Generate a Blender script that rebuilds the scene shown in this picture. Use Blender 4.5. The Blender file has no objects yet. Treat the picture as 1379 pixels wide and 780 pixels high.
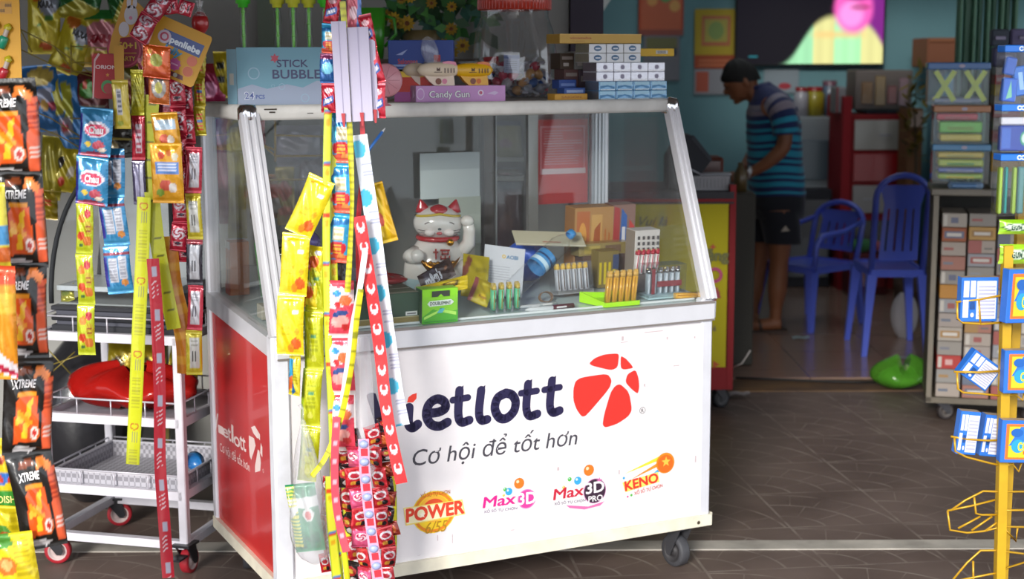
import bpy, math, random
from mathutils import Vector, Matrix
SC = bpy.context.scene
COL = SC.collection
PI = math.pi
V = Vector

# ------------------------------------------------------------------ camera
FPX, IW, IH, CAMH = 2000.0, 1379.0, 780.0, 1.6
PITCH = math.atan(310 / FPX)
ROLL = math.radians(0.2)

def ray(x, y):
    cx = (x - IW / 2) / FPX
    cy = -(y - IH / 2) / FPX
    c, s = math.cos(ROLL), math.sin(ROLL)
    cx, cy = c * cx - s * cy, s * cx + c * cy
    return V((cx, math.cos(PITCH) + cy * math.sin(PITCH), -math.sin(PITCH) + cy * math.cos(PITCH)))

def P(x, y, Y):                      # point seen at a pixel, at depth Y
    d = ray(x, y)
    return V((0, 0, CAMH)) + d * (Y / d.y)

def G(x, y, z=0.0):                  # point seen at a pixel, on the level z
    d = ray(x, y)
    return V((0, 0, CAMH)) + d * ((z - CAMH) / d.z)

def px(Y):                           # metres per pixel at depth Y
    return Y / 2024.0

cam = bpy.data.objects.new('camera', bpy.data.cameras.new('camera'))
COL.objects.link(cam)
cam.data.sensor_width = 36
cam.data.lens = FPX * 36 / IW
cam.location = (0, 0, CAMH)
cam.matrix_world = Matrix.Translation((0, 0, CAMH)) @ Matrix.Rotation(PI / 2 - PITCH, 4, 'X') @ Matrix.Rotation(-ROLL, 4, 'Z')
cam.data.clip_start = 0.05
cam.data.dof.use_dof = True
cam.data.dof.focus_distance = 4.0
cam.data.dof.aperture_fstop = 3.2
SC.camera = cam

# ------------------------------------------------------------------ colour
def lin(c):
    return c / 12.92 if c <= 0.04045 else ((c + 0.055) / 1.055) ** 2.4
_hx = {}
def hx(s):
    if not isinstance(s, str):
        return s
    if s not in _hx:
        t = s.lstrip('#')
        _hx[s] = tuple(lin(int(t[i:i + 2], 16) / 255) for i in (0, 2, 4)) + (1.0,)
    return _hx[s]

# ------------------------------------------------------------------ materials
MATS = {}
def nodes(name):
    m = bpy.data.materials.new(name)
    m.use_nodes = True
    nt = m.node_tree
    return m, nt, nt.nodes['Principled BSDF']

def col_mat(name, rough=.5, metal=0., coat=0., bump=0., bscale=40., spec=.5, var=0., vscale=6., trans=0., sheen=0.):
    m, nt, b = nodes(name)
    N, L = nt.nodes, nt.links
    at = N.new('ShaderNodeAttribute'); at.attribute_name = 'Col'
    src = at.outputs['Color']
    if var:
        tc = N.new('ShaderNodeTexCoord'); ns = N.new('ShaderNodeTexNoise')
        ns.inputs['Scale'].default_value = vscale; ns.inputs['Detail'].default_value = 6
        L.new(tc.outputs['Object'], ns.inputs['Vector'])
        mr = N.new('ShaderNodeMapRange'); mr.inputs['From Min'].default_value = .3; mr.inputs['From Max'].default_value = .7
        mr.inputs['To Min'].default_value = 1 - var; mr.inputs['To Max'].default_value = 1 + var * .3
        L.new(ns.outputs['Fac'], mr.inputs['Value'])
        mx = N.new('ShaderNodeMix'); mx.data_type = 'RGBA'; mx.blend_type = 'MULTIPLY'; mx.inputs[0].default_value = 1
        L.new(src, mx.inputs[6]); L.new(mr.outputs['Result'], mx.inputs[7]); src = mx.outputs[2]
    L.new(src, b.inputs['Base Color'])
    b.inputs['Roughness'].default_value = rough
    b.inputs['Metallic'].default_value = metal
    b.inputs['Coat Weight'].default_value = coat
    b.inputs['Specular IOR Level'].default_value = spec
    b.inputs['Sheen Weight'].default_value = sheen
    if trans:
        b.inputs['Subsurface Weight'].default_value = trans
        b.inputs['Subsurface Radius'].default_value = (.02, .01, .008)
    if bump:
        tc = N.new('ShaderNodeTexCoord'); ns = N.new('ShaderNodeTexNoise')
        ns.inputs['Scale'].default_value = bscale; ns.inputs['Detail'].default_value = 3
        L.new(tc.outputs['Object'], ns.inputs['Vector'])
        bp = N.new('ShaderNodeBump'); bp.inputs['Strength'].default_value = bump; bp.inputs['Distance'].default_value = .004
        L.new(ns.outputs['Fac'], bp.inputs['Height']); L.new(bp.outputs['Normal'], b.inputs['Normal'])
    MATS[name] = m
    return m

col_mat('plastic', .32, coat=.2)
col_mat('matte', .75)
col_mat('card', .5, bump=.05, bscale=60)
col_mat('foil', .27, metal=.28, coat=.45, bump=.55, bscale=38)
col_mat('wrap', .3, metal=.08, coat=.4, bump=.3, bscale=50)
col_mat('paint', .35, coat=.2, var=.10, vscale=5)
col_mat('dirty_paint', .45, var=.16, vscale=14)
col_mat('alu', .3, metal=.22, var=.06, vscale=12)
col_mat('chrome', .12, metal=1.)
col_mat('gold', .22, metal=.9)
col_mat('ceramic', .12, coat=.6, trans=.1)
col_mat('cloth', .85, bump=.25, bscale=25, sheen=.2)
col_mat('skin', .5, trans=.15)
col_mat('rubber', .6, var=.2, vscale=40)
col_mat('wood', .5, var=.3, vscale=9)
col_mat('leafy', .55, trans=.1)
col_mat('print_ink', .4)

def thin_clear(name, tint=(1, 1, 1, 1), ior=1.45, rough=.02, haze=0., hazecol=(.8, .8, .85, 1), fmul=1.0):
    m = bpy.data.materials.new(name); m.use_nodes = True
    nt = m.node_tree; N, L = nt.nodes, nt.links
    for n in list(N):
        N.remove(n)
    out = N.new('ShaderNodeOutputMaterial')
    tr = N.new('ShaderNodeBsdfTransparent'); tr.inputs[0].default_value = tint
    gl = N.new('ShaderNodeBsdfGlossy'); gl.inputs['Roughness'].default_value = rough
    fr = N.new('ShaderNodeLayerWeight'); fr.inputs[0].default_value = .5
    pw = N.new('ShaderNodeMath'); pw.operation = 'POWER'; pw.inputs[1].default_value = 5.0; L.new(fr.outputs['Facing'], pw.inputs[0])
    mul = N.new('ShaderNodeMath'); mul.operation = 'MULTIPLY_ADD'; mul.inputs[1].default_value = .9; mul.inputs[2].default_value = .045 * fmul; mul.use_clamp = True
    L.new(pw.outputs[0], mul.inputs[0])
    mx = N.new('ShaderNodeMixShader')
    L.new(mul.outputs[0], mx.inputs[0]); L.new(tr.outputs[0], mx.inputs[1]); L.new(gl.outputs[0], mx.inputs[2])
    last = mx.outputs[0]
    if haze:
        df = N.new('ShaderNodeBsdfDiffuse'); df.inputs[0].default_value = hazecol
        tc = N.new('ShaderNodeTexCoord'); ns = N.new('ShaderNodeTexNoise'); ns.inputs['Scale'].default_value = 3.0; ns.inputs['Detail'].default_value = 5
        L.new(tc.outputs['Object'], ns.inputs['Vector'])
        mr = N.new('ShaderNodeMapRange'); mr.inputs['From Min'].default_value = .3; mr.inputs['From Max'].default_value = .75
        mr.inputs['To Min'].default_value = haze * .5; mr.inputs['To Max'].default_value = haze * 1.5
        L.new(ns.outputs['Fac'], mr.inputs['Value'])
        m2 = N.new('ShaderNodeMixShader')
        L.new(mr.outputs['Result'], m2.inputs[0]); L.new(last, m2.inputs[1]); L.new(df.outputs[0], m2.inputs[2]); last = m2.outputs[0]
    L.new(last, out.inputs[0])
    MATS[name] = m
    return m
thin_clear('glass', (.975, .985, .98, 1), fmul=.7, haze=.012)
thin_clear('clear_plastic', (.95, .96, .97, 1), ior=1.5, rough=.08, haze=.01, fmul=.45)
thin_clear('jar_plastic', (.95, .96, .97, 1), ior=1.5, rough=.06, haze=.045, fmul=3.0)
thin_clear('film', (.96, .96, .97, 1), ior=1.5, rough=.1, haze=.22, fmul=2.0)
thin_clear('red_film', (.95, .12, .08, 1), ior=1.5, rough=.12, haze=.5, hazecol=(.5, .02, .015, 1), fmul=1.5)
thin_clear('green_film', (.55, .9, .35, 1), ior=1.5, rough=.12, haze=.45, hazecol=(.12, .4, .04, 1), fmul=1.5)

def emit_mat(name, strength):
    m = bpy.data.materials.new(name); m.use_nodes = True
    nt = m.node_tree; b = nt.nodes['Principled BSDF']
    at = nt.nodes.new('ShaderNodeAttribute'); at.attribute_name = 'Col'
    b.inputs['Base Color'].default_value = (0.01, 0.01, 0.01, 1); b.inputs['Roughness'].default_value = .5; b.inputs['Specular IOR Level'].default_value = .1
    nt.links.new(at.outputs['Color'], b.inputs['Emission Color']); b.inputs['Emission Strength'].default_value = strength
    MATS[name] = m
emit_mat('screen', 1.0)

# ------------------------------------------------------------------ art
def inpoly(pts, x, y):
    c = False; j = len(pts) - 1
    for i in range(len(pts)):
        xi, yi = pts[i]; xj, yj = pts[j]
        if (yi > y) != (yj > y) and x < (xj - xi) * (y - yi) / (yj - yi + 1e-12) + xi:
            c = not c
        j = i
    return c

def art(bg, *shapes):
    """flat printed artwork as a function of (u, v)"""
    sh = []
    for s in shapes:
        sh.append(s[:-1] + (hx(s[-1]),))
    b = hx(bg)
    def f(u, v):
        c = b
        for s in sh:
            k = s[0]
            if k == 'r':
                if s[1] <= u <= s[3] and s[2] <= v <= s[4]: c = s[5]
            elif k == 'e':
                if ((u - s[1]) / s[3]) ** 2 + ((v - s[2]) / s[4]) ** 2 <= 1: c = s[5]
            elif k == 'p':
                if inpoly(s[1], u, v): c = s[2]
            elif k == 's':       # stripes: u0 v0 u1 v1 n colour, horizontal lines
                if s[1] <= u <= s[3] and s[2] <= v <= s[4] and int((v - s[2]) / (s[4] - s[2]) * s[5] * 2) % 2 == 0: c = s[6]
            elif k == 'b':       # bars: vertical lines
                if s[1] <= u <= s[3] and s[2] <= v <= s[4] and int((u - s[1]) / (s[3] - s[1]) * s[5] * 2) % 2 == 0: c = s[6]
            elif k == 'w':       # swirl
                du, dv = (u - s[1]) / s[3], (v - s[2]) / s[4]
                r = math.hypot(du, dv)
                if r <= 1 and math.sin(3 * math.atan2(dv, du) + 7 * r) > 0: c = s[5]
        return c
    return f

# ------------------------------------------------------------------ text
_glyph = {}
def glyphs(s, bold=0., shear=0., space=1.0):
    key = (s, bold, shear, space)
    if key not in _glyph:
        cu = bpy.data.curves.new('t', 'FONT'); cu.body = s; cu.size = 1; cu.offset = bold; cu.shear = shear
        cu.space_character = space; cu.resolution_u = 3; cu.fill_mode = 'FRONT'
        o = bpy.data.objects.new('t', cu); COL.objects.link(o)
        dg = bpy.context.evaluated_depsgraph_get()
        me = bpy.data.meshes.new_from_object(o.evaluated_get(dg))
        vs = [(v.co.x, v.co.y) for v in me.vertices]
        fs = [tuple(p.vertices) for p in me.polygons]
        bpy.data.objects.remove(o); bpy.data.curves.remove(cu); bpy.data.meshes.remove(me)
        if not vs:
            vs, fs = [(0, 0), (1, 0), (0, 1)], []
        x0 = min(v[0] for v in vs); x1 = max(v[0] for v in vs)
        _glyph[key] = (vs, fs, x0, x1)
    return _glyph[key]

class Frame:
    """a flat face to print on: origin, right, up; the normal is right x up"""
    def __init__(s, o, x=(1, 0, 0), y=(0, 0, 1)):
        s.o = V(o); s.x = V(x).normalized(); s.y = V(y).normalized(); s.n = s.x.cross(s.y).normalized()
    def p(s, a, b, off=0.):
        return s.o + s.x * a + s.y * b + s.n * off

def cr_path(pts, n=8):
    pts = [V(p) for p in pts]
    if len(pts) == 2:
        return [pts[0].lerp(pts[1], i / n) for i in range(n + 1)]
    q = [pts[0] * 2 - pts[1]] + pts + [pts[-1] * 2 - pts[-2]]
    out = []
    for i in range(1, len(q) - 2):
        a, b, c, d = q[i - 1:i + 3]
        for k in range(n):
            t = k / n
            out.append(.5 * ((2 * b) + (c - a) * t + (2 * a - 5 * b + 4 * c - d) * t * t + (3 * b - a - 3 * c + d) * t ** 3))
    out.append(pts[-1])
    return out

# ------------------------------------------------------------------ mesh builder
class MB:
    def __init__(s, mat='plastic', col='#ffffff'):
        s.v = []; s.f = []; s.c = []; s.m = []; s.sm = []
        s.mat = mat; s.col = col; s.smooth = False; s.M = None
    def vert(s, p):
        s.v.append(s.M @ V(p) if s.M is not None else V(p)); return len(s.v) - 1
    def face(s, idx, col=None, mat=None, smooth=None):
        s.f.append(tuple(idx)); s.c.append(hx(col if col is not None else s.col)); s.m.append(mat or s.mat)
        s.sm.append(s.smooth if smooth is None else smooth)
    def poly(s, pts, col=None, mat=None):
        s.face([s.vert(p) for p in pts], col, mat, False)
    def hexa(s, p, col=None, mat=None, cols=None):
        """8 corners: bottom 0-3 anticlockwise from above, top 4-7"""
        i = [s.vert(q) for q in p]
        Q = ((0, 3, 2, 1), (4, 5, 6, 7), (0, 1, 5, 4), (1, 2, 6, 5), (2, 3, 7, 6), (3, 0, 4, 7))
        for k, q in enumerate(Q):
            s.face([i[j] for j in q], (cols[k] if cols and cols[k] else col), mat, False)
    def box(s, lo, hi, col=None, mat=None, cols=None, bev=0.):
        (a, b, c), (d, e, f) = lo, hi
        if bev <= 0:
            s.hexa([(a, b, c), (d, b, c), (d, e, c), (a, e, c), (a, b, f), (d, b, f), (d, e, f), (a, e, f)], col, mat, cols)
            return
        r = min(bev, abs(d - a) * .45, abs(e - b) * .45, abs(f - c) * .45)
        # chamfered box out of 24 corners
        def cn(x, y, z, ax):
            sx = 1 if x else -1; sy = 1 if y else -1; sz = 1 if z else -1
            p = [d if x else a, e if y else b, f if z else c]
            if ax != 0: p[0] -= sx * r
            if ax != 1: p[1] -= sy * r
            if ax != 2: p[2] -= sz * r
            return s.vert(p)
        g = {(x, y, z, ax): cn(x, y, z, ax) for x in (0, 1) for y in (0, 1) for z in (0, 1) for ax in (0, 1, 2)}
        cc = cols or [None] * 6
        F = s.face
        F([g[0, 0, 0, 2], g[0, 1, 0, 2], g[1, 1, 0, 2], g[1, 0, 0, 2]], cc[0] or col, mat, False)
        F([g[0, 0, 1, 2], g[1, 0, 1, 2], g[1, 1, 1, 2], g[0, 1, 1, 2]], cc[1] or col, mat, False)
        F([g[0, 0, 0, 1], g[1, 0, 0, 1], g[1, 0, 1, 1], g[0, 0, 1, 1]], cc[2] or col, mat, False)
        F([g[1, 0, 0, 0], g[1, 1, 0, 0], g[1, 1, 1, 0], g[1, 0, 1, 0]], cc[3] or col, mat, False)
        F([g[1, 1, 0, 1], g[0, 1, 0, 1], g[0, 1, 1, 1], g[1, 1, 1, 1]], cc[4] or col, mat, False)
        F([g[0, 1, 0, 0], g[0, 0, 0, 0], g[0, 0, 1, 0], g[0, 1, 1, 0]], cc[5] or col, mat, False)
        for x in (0, 1):
            for y in (0, 1):
                q = [g[x, y, 0, 0], g[x, y, 0, 1], g[x, y, 1, 1], g[x, y, 1, 0]]
                F(q if x == y else q[::-1], col, mat, False)
        for x in (0, 1):
            for z in (0, 1):
                q = [g[x, 0, z, 0], g[x, 1, z, 0], g[x, 1, z, 2], g[x, 0, z, 2]]
                F(q if x == z else q[::-1], col, mat, False)
        for y in (0, 1):
            for z in (0, 1):
                q = [g[0, y, z, 1], g[0, y, z, 2], g[1, y, z, 2], g[1, y, z, 1]]
                F(q if y == z else q[::-1], col, mat, False)
        for x in (0, 1):
            for y in (0, 1):
                for z in (0, 1):
                    q = [g[x, y, z, 0], g[x, y, z, 1], g[x, y, z, 2]]
                    F(q if (x + y + z) % 2 else q[::-1], col, mat, False)
    def prism(s, pts, frame, d, col=None, mat=None, side=None):
        """a flat outline given thickness: pts in the frame, front at 0, back at -d"""
        a = [s.vert(frame.p(x, y, 0)) for x, y in pts]; b = [s.vert(frame.p(x, y, -d)) for x, y in pts]
        s.face(a, col, mat, False); s.face(b[::-1], col, mat, False)
        n = len(pts)
        for i in range(n):
            s.face([a[i], b[i], b[(i + 1) % n], a[(i + 1) % n]], side or col, mat, False)
    def rings(s, rings, col=None, mat=None, closed=True, caps=True, smooth=True, cols=None):
        ids = [[s.vert(p) for p in r] for r in rings]
        n = len(rings[0])
        for k in range(len(ids) - 1):
            A, B = ids[k], ids[k + 1]
            for i in range(n if closed else n - 1):
                j = (i + 1) % n
                s.face([A[i], A[j], B[j], B[i]], cols[k] if cols else col, mat, smooth)
        if caps:
            s.face(ids[0][::-1], cols[0] if cols else col, mat, False); s.face(ids[-1], cols[-1] if cols else col, mat, False)
    def tube(s, pts, r, n=8, col=None, mat=None, caps=True, cols=None):
        pts = [V(p) for p in pts]; R = []
        rr = r if isinstance(r, (list, tuple)) else [r] * len(pts)
        up = None
        for i, p in enumerate(pts):
            t = (pts[min(i + 1, len(pts) - 1)] - pts[max(i - 1, 0)]).normalized()
            if up is None:
                up = V((0, 0, 1)) if abs(t.z) < .9 else V((0, 1, 0))
            a = t.cross(up)
            if a.length < 1e-5: a = t.cross(V((1, 0, 0)))
            a.normalize(); b = a.cross(t).normalized(); up = b
            R.append([p + (a * math.cos(-2 * PI * k / n) + b * math.sin(-2 * PI * k / n)) * rr[i] for k in range(n)])
        s.rings(R, col, mat, caps=caps, cols=cols)
    def bar(s, a, b, w, d=None, col=None, mat=None, up=(0, 0, 1)):
        """straight rectangular bar from a to b: w across, d the other way"""
        a, b = V(a), V(b); d = d or w
        t = (b - a).normalized(); u = V(up)
        x = t.cross(u)
        if x.length < 1e-4: x = t.cross(V((0, 1, 0)))
        x.normalize(); y = x.cross(t).normalized()
        q = lambda o: [o - x * w / 2 - y * d / 2, o + x * w / 2 - y * d / 2, o + x * w / 2 + y * d / 2, o - x * w / 2 + y * d / 2]
        A, B = q(a), q(b)
        s.rings([A[::-1], B[::-1]], col, mat, smooth=False)
    def lathe(s, prof, n=24, o=(0, 0, 0), col=None, mat=None, caps=False, cols=None, ax='z', smooth=True, sx=1., sy=1.):
        o = V(o); R = []
        for r, z in prof:
            ring = []
            for k in range(n):
                a = 2 * PI * k / n
                x, y = r * math.cos(a) * sx, r * math.sin(a) * sy
                ring.append(o + (V((x, y, z)) if ax == 'z' else V((x, -z, y)) if ax == 'y' else V((z, x, y))))
            R.append(ring)
        s.rings(R, col, mat, caps=caps, cols=cols, smooth=smooth)
    def ell(s, c, r, col=None, mat=None, n=16, m=10, R=None, colf=None):
        c = V(c); rx, ry, rz = r if isinstance(r, (tuple, list)) else (r, r, r)
        ids = []
        for i in range(m + 1):
            t = PI * i / m; row = []
            for k in range(n):
                a = 2 * PI * k / n
                p = V((rx * math.sin(t) * math.cos(a), ry * math.sin(t) * math.sin(a), -rz * math.cos(t)))
                if R is not None: p = R @ p
                row.append(s.vert(c + p))
            ids.append(row)
        for i in range(m):
            for k in range(n):
                q = [ids[i][k], ids[i][(k + 1) % n], ids[i + 1][(k + 1) % n], ids[i + 1][k]]
                cc = col
                if colf: cc = colf((k + .5) / n, (i + .5) / m)
                s.face(q, cc, mat, True)
    def grid(s, fn, nu, nv, colf=None, mat=None, smooth=True, flip=False, skip=None):
        ids = [[s.vert(fn(i / nu, j / nv)) for i in range(nu + 1)] for j in range(nv + 1)]
        if colf: ca = [[hx(colf(min(max(i / nu, .001), .999), min(max(j / nv, .001), .999))) for i in range(nu + 1)] for j in range(nv + 1)]
        for j in range(nv):
            for i in range(nu):
                if skip and skip((i + .5) / nu, (j + .5) / nv): continue
                q = [ids[j][i], ids[j][i + 1], ids[j + 1][i + 1], ids[j + 1][i]]
                if colf:
                    cs_ = [ca[j][i], ca[j][i + 1], ca[j + 1][i + 1], ca[j + 1][i]]
                    s.face(q[::-1] if flip else q, None, mat, smooth); s.c[-1] = cs_[::-1] if flip else cs_
                else:
                    s.face(q[::-1] if flip else q, None, mat, smooth)
    # printing on flat faces
    def decal(s, pts, fr, layer=1, col=None, mat='print_ink'):
        s.poly([fr.p(x, y, .0005 * layer) for x, y in pts], col, mat)
    def drect(s, x0, y0, x1, y1, fr, layer=1, col=None, mat='print_ink'):
        s.decal([(x0, y0), (x1, y0), (x1, y1), (x0, y1)], fr, layer, col, mat)
    def disc(s, cx, cy, r, fr, layer=1, col=None, mat='print_ink', ry=None, n=28, a0=0., a1=2 * PI, rin=None):
        ry = ry or r
        full = abs(a1 - a0) > 6.28
        A = [a0 + (a1 - a0) * k / n for k in range(n if full else n + 1)]
        if rin is None:
            pts = [(cx + r * math.cos(t), cy + ry * math.sin(t)) for t in A]
            if not full: pts.append((cx, cy))
            s.decal(pts, fr, layer, col, mat)
        else:
            for k in range(n):
                t0 = a0 + (a1 - a0) * k / n; t1 = a0 + (a1 - a0) * (k + 1) / n
                s.decal([(cx + r * math.cos(t0), cy + ry * math.sin(t0)), (cx + r * math.cos(t1), cy + ry * math.sin(t1)),
                         (cx + r * rin * math.cos(t1), cy + ry * rin * math.sin(t1)), (cx + r * rin * math.cos(t0), cy + ry * rin * math.sin(t0))], fr, layer, col, mat)
    def star(s, cx, cy, r, fr, layer=1, col=None, k=.42, rot=0., n=5, mat='print_ink'):
        pts = []
        for i in range(2 * n):
            a = PI / 2 + rot + i * PI / n; q = r if i % 2 == 0 else r * k
            pts.append((cx + q * math.cos(a), cy + q * math.sin(a)))
        s.decal(pts, fr, layer, col, mat)
    def text(s, t, fr, x, y, h, layer=1, col=None, mat='print_ink', bold=0., shear=0., width=None, rot=0., align='c', space=1.0):
        """h = capital height; width forces the printed width"""
        vs, fs, x0, x1 = glyphs(t, .004 if bold <= .008 else 0., shear, space)
        sy = h / .73; sx = sy
        if width: sx = width / (x1 - x0)
        w = (x1 - x0) * sx
        ox = {'c': -w / 2, 'l': 0, 'r': -w}[align]
        c, sn = math.cos(rot), math.sin(rot)
        B = bold * .8
        for ba, bb in (((0, 0), (-B, 0), (B, 0), (0, B), (0, -B), (-B * .7, B * .7), (B * .7, B * .7), (-B * .7, -B * .7), (B * .7, -B * .7)) if bold > .008 else ((0, 0),)):
            ids = []
            for a, b in vs:
                lx = (a + ba - x0) * sx + ox; ly = (b + bb) * sy
                ids.append(s.vert(fr.p(x + c * lx - sn * ly, y + sn * lx + c * ly, .0005 * layer + .00004 * ba / max(B, 1e-6) + .00002 * bb / max(B, 1e-6))))
            for f in fs:
                s.face([ids[i] for i in f], col, mat, False)
    def stroke(s, pts, w, fr, layer, col, n=8):
        p = cr_path([V((a, b, 0)) for a, b in pts], n)
        for i, q in enumerate(p):
            s.disc(q.x, q.y, w / 2, fr, layer + .12 + .12 * (i % 4), col, n=14)
            if i:
                d = q - p[i - 1]; k = V((-d.y, d.x, 0)).normalized() * w / 2
                s.decal([tuple((v).xy) for v in (p[i - 1] - k, q - k, q + k, p[i - 1] + k)], fr, layer, col)
    def text_on(s, t, surf, u, v, hv, wu, col, bold=0.02, shear=0., off=.0012, mat='print_ink', rot=0., asp=1.0, align='c'):
        """text draped on a curved face: centre u v, height hv and width wu in the face's own units"""
        vs, fs, x0, x1 = glyphs(t, bold, shear)
        ids = []
        c, sn = math.cos(rot), math.sin(rot)
        for a, b in vs:
            lx = ((a - x0) / (x1 - x0) - .5) * wu; ly = (b / .73 - .5) * hv
            uu = u + c * lx - sn * ly * asp; vv = v + sn * lx / asp + c * ly
            uu = min(max(uu, 0.002), .998); vv = min(max(vv, 0.002), .998)
            p = surf(uu, vv); e = .02
            du = surf(min(uu + e, 1), vv) - surf(max(uu - e, 0), vv); dv = surf(uu, min(vv + e, 1)) - surf(uu, max(vv - e, 0))
            n = du.cross(dv)
            if n.length > 0: n.normalize()
            ids.append(s.vert(p + n * off))
        for f in fs:
            s.face([ids[i] for i in f], col, mat, False)
    def build(s, name, parent=None, kind=None, world=False, mods=None):
        me = bpy.data.meshes.new(name)
        vs = s.v
        if world and parent is not None:
            inv = parent.matrix_world.inverted(); vs = [inv @ p for p in vs]
        me.from_pydata([tuple(p) for p in vs], [], s.f)
        slots = []
        for k in s.m:
            if k not in slots: slots.append(k)
        for k in slots: me.materials.append(MATS[k])
        ix = {k: i for i, k in enumerate(slots)}
        me.polygons.foreach_set('material_index', [ix[k] for k in s.m])
        me.polygons.foreach_set('use_smooth', s.sm)
        ca = me.color_attributes.new('Col', 'FLOAT_COLOR', 'CORNER')
        buf = []
        for f, c in zip(s.f, s.c):
            if isinstance(c, list):
                for q in c: buf.extend(q)
            else: buf.extend(tuple(c) * len(f))
        ca.data.foreach_set('color', buf)
        me.update()
        o = bpy.data.objects.new(name, me); COL.objects.link(o)
        if parent is not None: o.parent = parent
        if kind: o['kind'] = kind
        return o

# ------------------------------------------------------------------ things
def tag(o, label, cat, group=None, kind=None):
    o['label'] = label; o['category'] = cat
    if group: o['group'] = group
    if kind: o['kind'] = kind
    return o

def thing(name, label, cat, loc=(0, 0, 0), rot=(0, 0, 0), group=None, M=None):
    o = bpy.data.objects.new(name, None); o.empty_display_size = .05
    COL.objects.link(o)
    if M is not None:
        o.matrix_world = M; o.matrix_basis = M
    else:
        o.location = loc; o.rotation_euler = rot
    bpy.context.view_layer.update()
    return tag(o, label, cat, group)

def place(o, loc, rot=(0, 0, 0), M=None):
    if M is not None:
        o.matrix_basis = M
    else:
        o.location = loc; o.rotation_euler = rot
    return o

def struct(mb, name):
    return mb.build(name, kind='structure')

def dup(root, loc=None, rot=None, label=None, M=None, scale=None, group=None):
    r = root.copy(); COL.objects.link(r)
    if M is not None: r.matrix_basis = M
    if loc is not None: r.location = loc
    if rot is not None: r.rotation_euler = rot
    if scale is not None: r.scale = scale
    if label: r['label'] = label
    if group: r['group'] = group
    for ch in list(root.children):
        c = ch.copy(); COL.objects.link(c); c.parent = r
        for g in list(ch.children):
            d = g.copy(); COL.objects.link(d); d.parent = c
    return r

def MX(loc, rz=0., rx=0., ry=0.):
    return Matrix.Translation(V(loc)) @ Matrix.Rotation(rz, 4, 'Z') @ Matrix.Rotation(ry, 4, 'Y') @ Matrix.Rotation(rx, 4, 'X')

# ------------------------------------------------------------------ soft packets
def pillow_surf(w, h, t, seed=0, crimp=.07, wr=.12, sag=0.):
    rnd = random.Random(seed)
    k = [(rnd.uniform(3, 9), rnd.uniform(3, 11), rnd.uniform(0, 6.3), rnd.uniform(.3, 1)) for _ in range(5)]
    def sh(u, v):
        a = max(0., 1 - abs(2 * u - 1) ** 2.6)
        vv = (v - crimp) / (1 - 2 * crimp)
        if vv <= 0 or vv >= 1: b = 0
        else: b = max(0., 1 - abs(2 * vv - 1) ** 2.8)
        e = (a * b) ** .5
        n = sum(q[3] * math.sin(q[0] * u * 2 + q[1] * v * 2 + q[2]) for q in k) / 5
        if b > 0: n += .30 * math.sin(u * 24 + seed) * (math.exp(-vv * 8) + math.exp((vv - 1) * 8))
        return e, n * wr * min(1, e * 3)
    def bend(v): return w * .045 * math.sin(2.6 * v + seed * 1.7)
    def front(u, v):
        e, n = sh(u, v)
        nar = 1 - .09 * e - .04 * math.sin(v * 23 + seed)*(1 if e > 0 else 0)*.3
        cr = .0015 * math.sin(v * h * 2200) if e == 0 else 0
        return V(((u - .5) * w * nar + bend(v), -t * (.5 * e + .4 * n * e) - cr - .0004 + sag * 0, (v - .5) * h))
    def back(u, v):
        e, n = sh(1 - u, v)
        nar = 1 - .09 * e - .04 * math.sin(v * 23 + seed)*(1 if e > 0 else 0)*.3
        cr = .0015 * math.sin(v * h * 2200) if e == 0 else 0
        return V(((u - .5) * w * nar + bend(v), t * (.5 * e + .3 * n * e) - cr + .0004, (v - .5) * h))
    return front, back

def packet(w, h, t, front_art, back_art=None, texts=(), nu=20, nv=28, mat='foil', seed=0, crimp=.07, wr=.8, mb=None, zig=False, back=None):
    """a filled sachet, flat crimped ends, facing -Y, centred on its own origin; texts: (string,u,v,hv,wu,col[,bold,shear,rot])"""
    mb = mb or MB(mat)
    F, B = pillow_surf(w, h, t, seed, crimp, wr)
    mb.grid(F, nu, nv, front_art, mat)
    mb.grid(B, nu, nv, (lambda u, v: (back_art or front_art)(1 - u, v)), mat, flip=True)
    for tx in texts:
        s, u, v, hv, wu, c = tx[:6]
        mb.text_on(s, F, u, v, hv, wu, c, bold=tx[6] if len(tx) > 6 else .02, shear=tx[7] if len(tx) > 7 else 0, rot=tx[8] if len(tx) > 8 else 0, asp=h / w)
    return mb
# ================================================================== the place
def simple_nodes(name, build):
    m, nt, b = nodes(name)
    build(nt.nodes, nt.links, b)
    MATS[name] = m
    return m

def math_n(N, L, op, a, b=None, c=None):
    n = N.new('ShaderNodeMath'); n.operation = op
    for i, x in enumerate((a, b, c)):
        if x is None: continue
        if isinstance(x, (int, float)): n.inputs[i].default_value = x
        else: L.new(x, n.inputs[i])
    return n.outputs[0]

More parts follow.
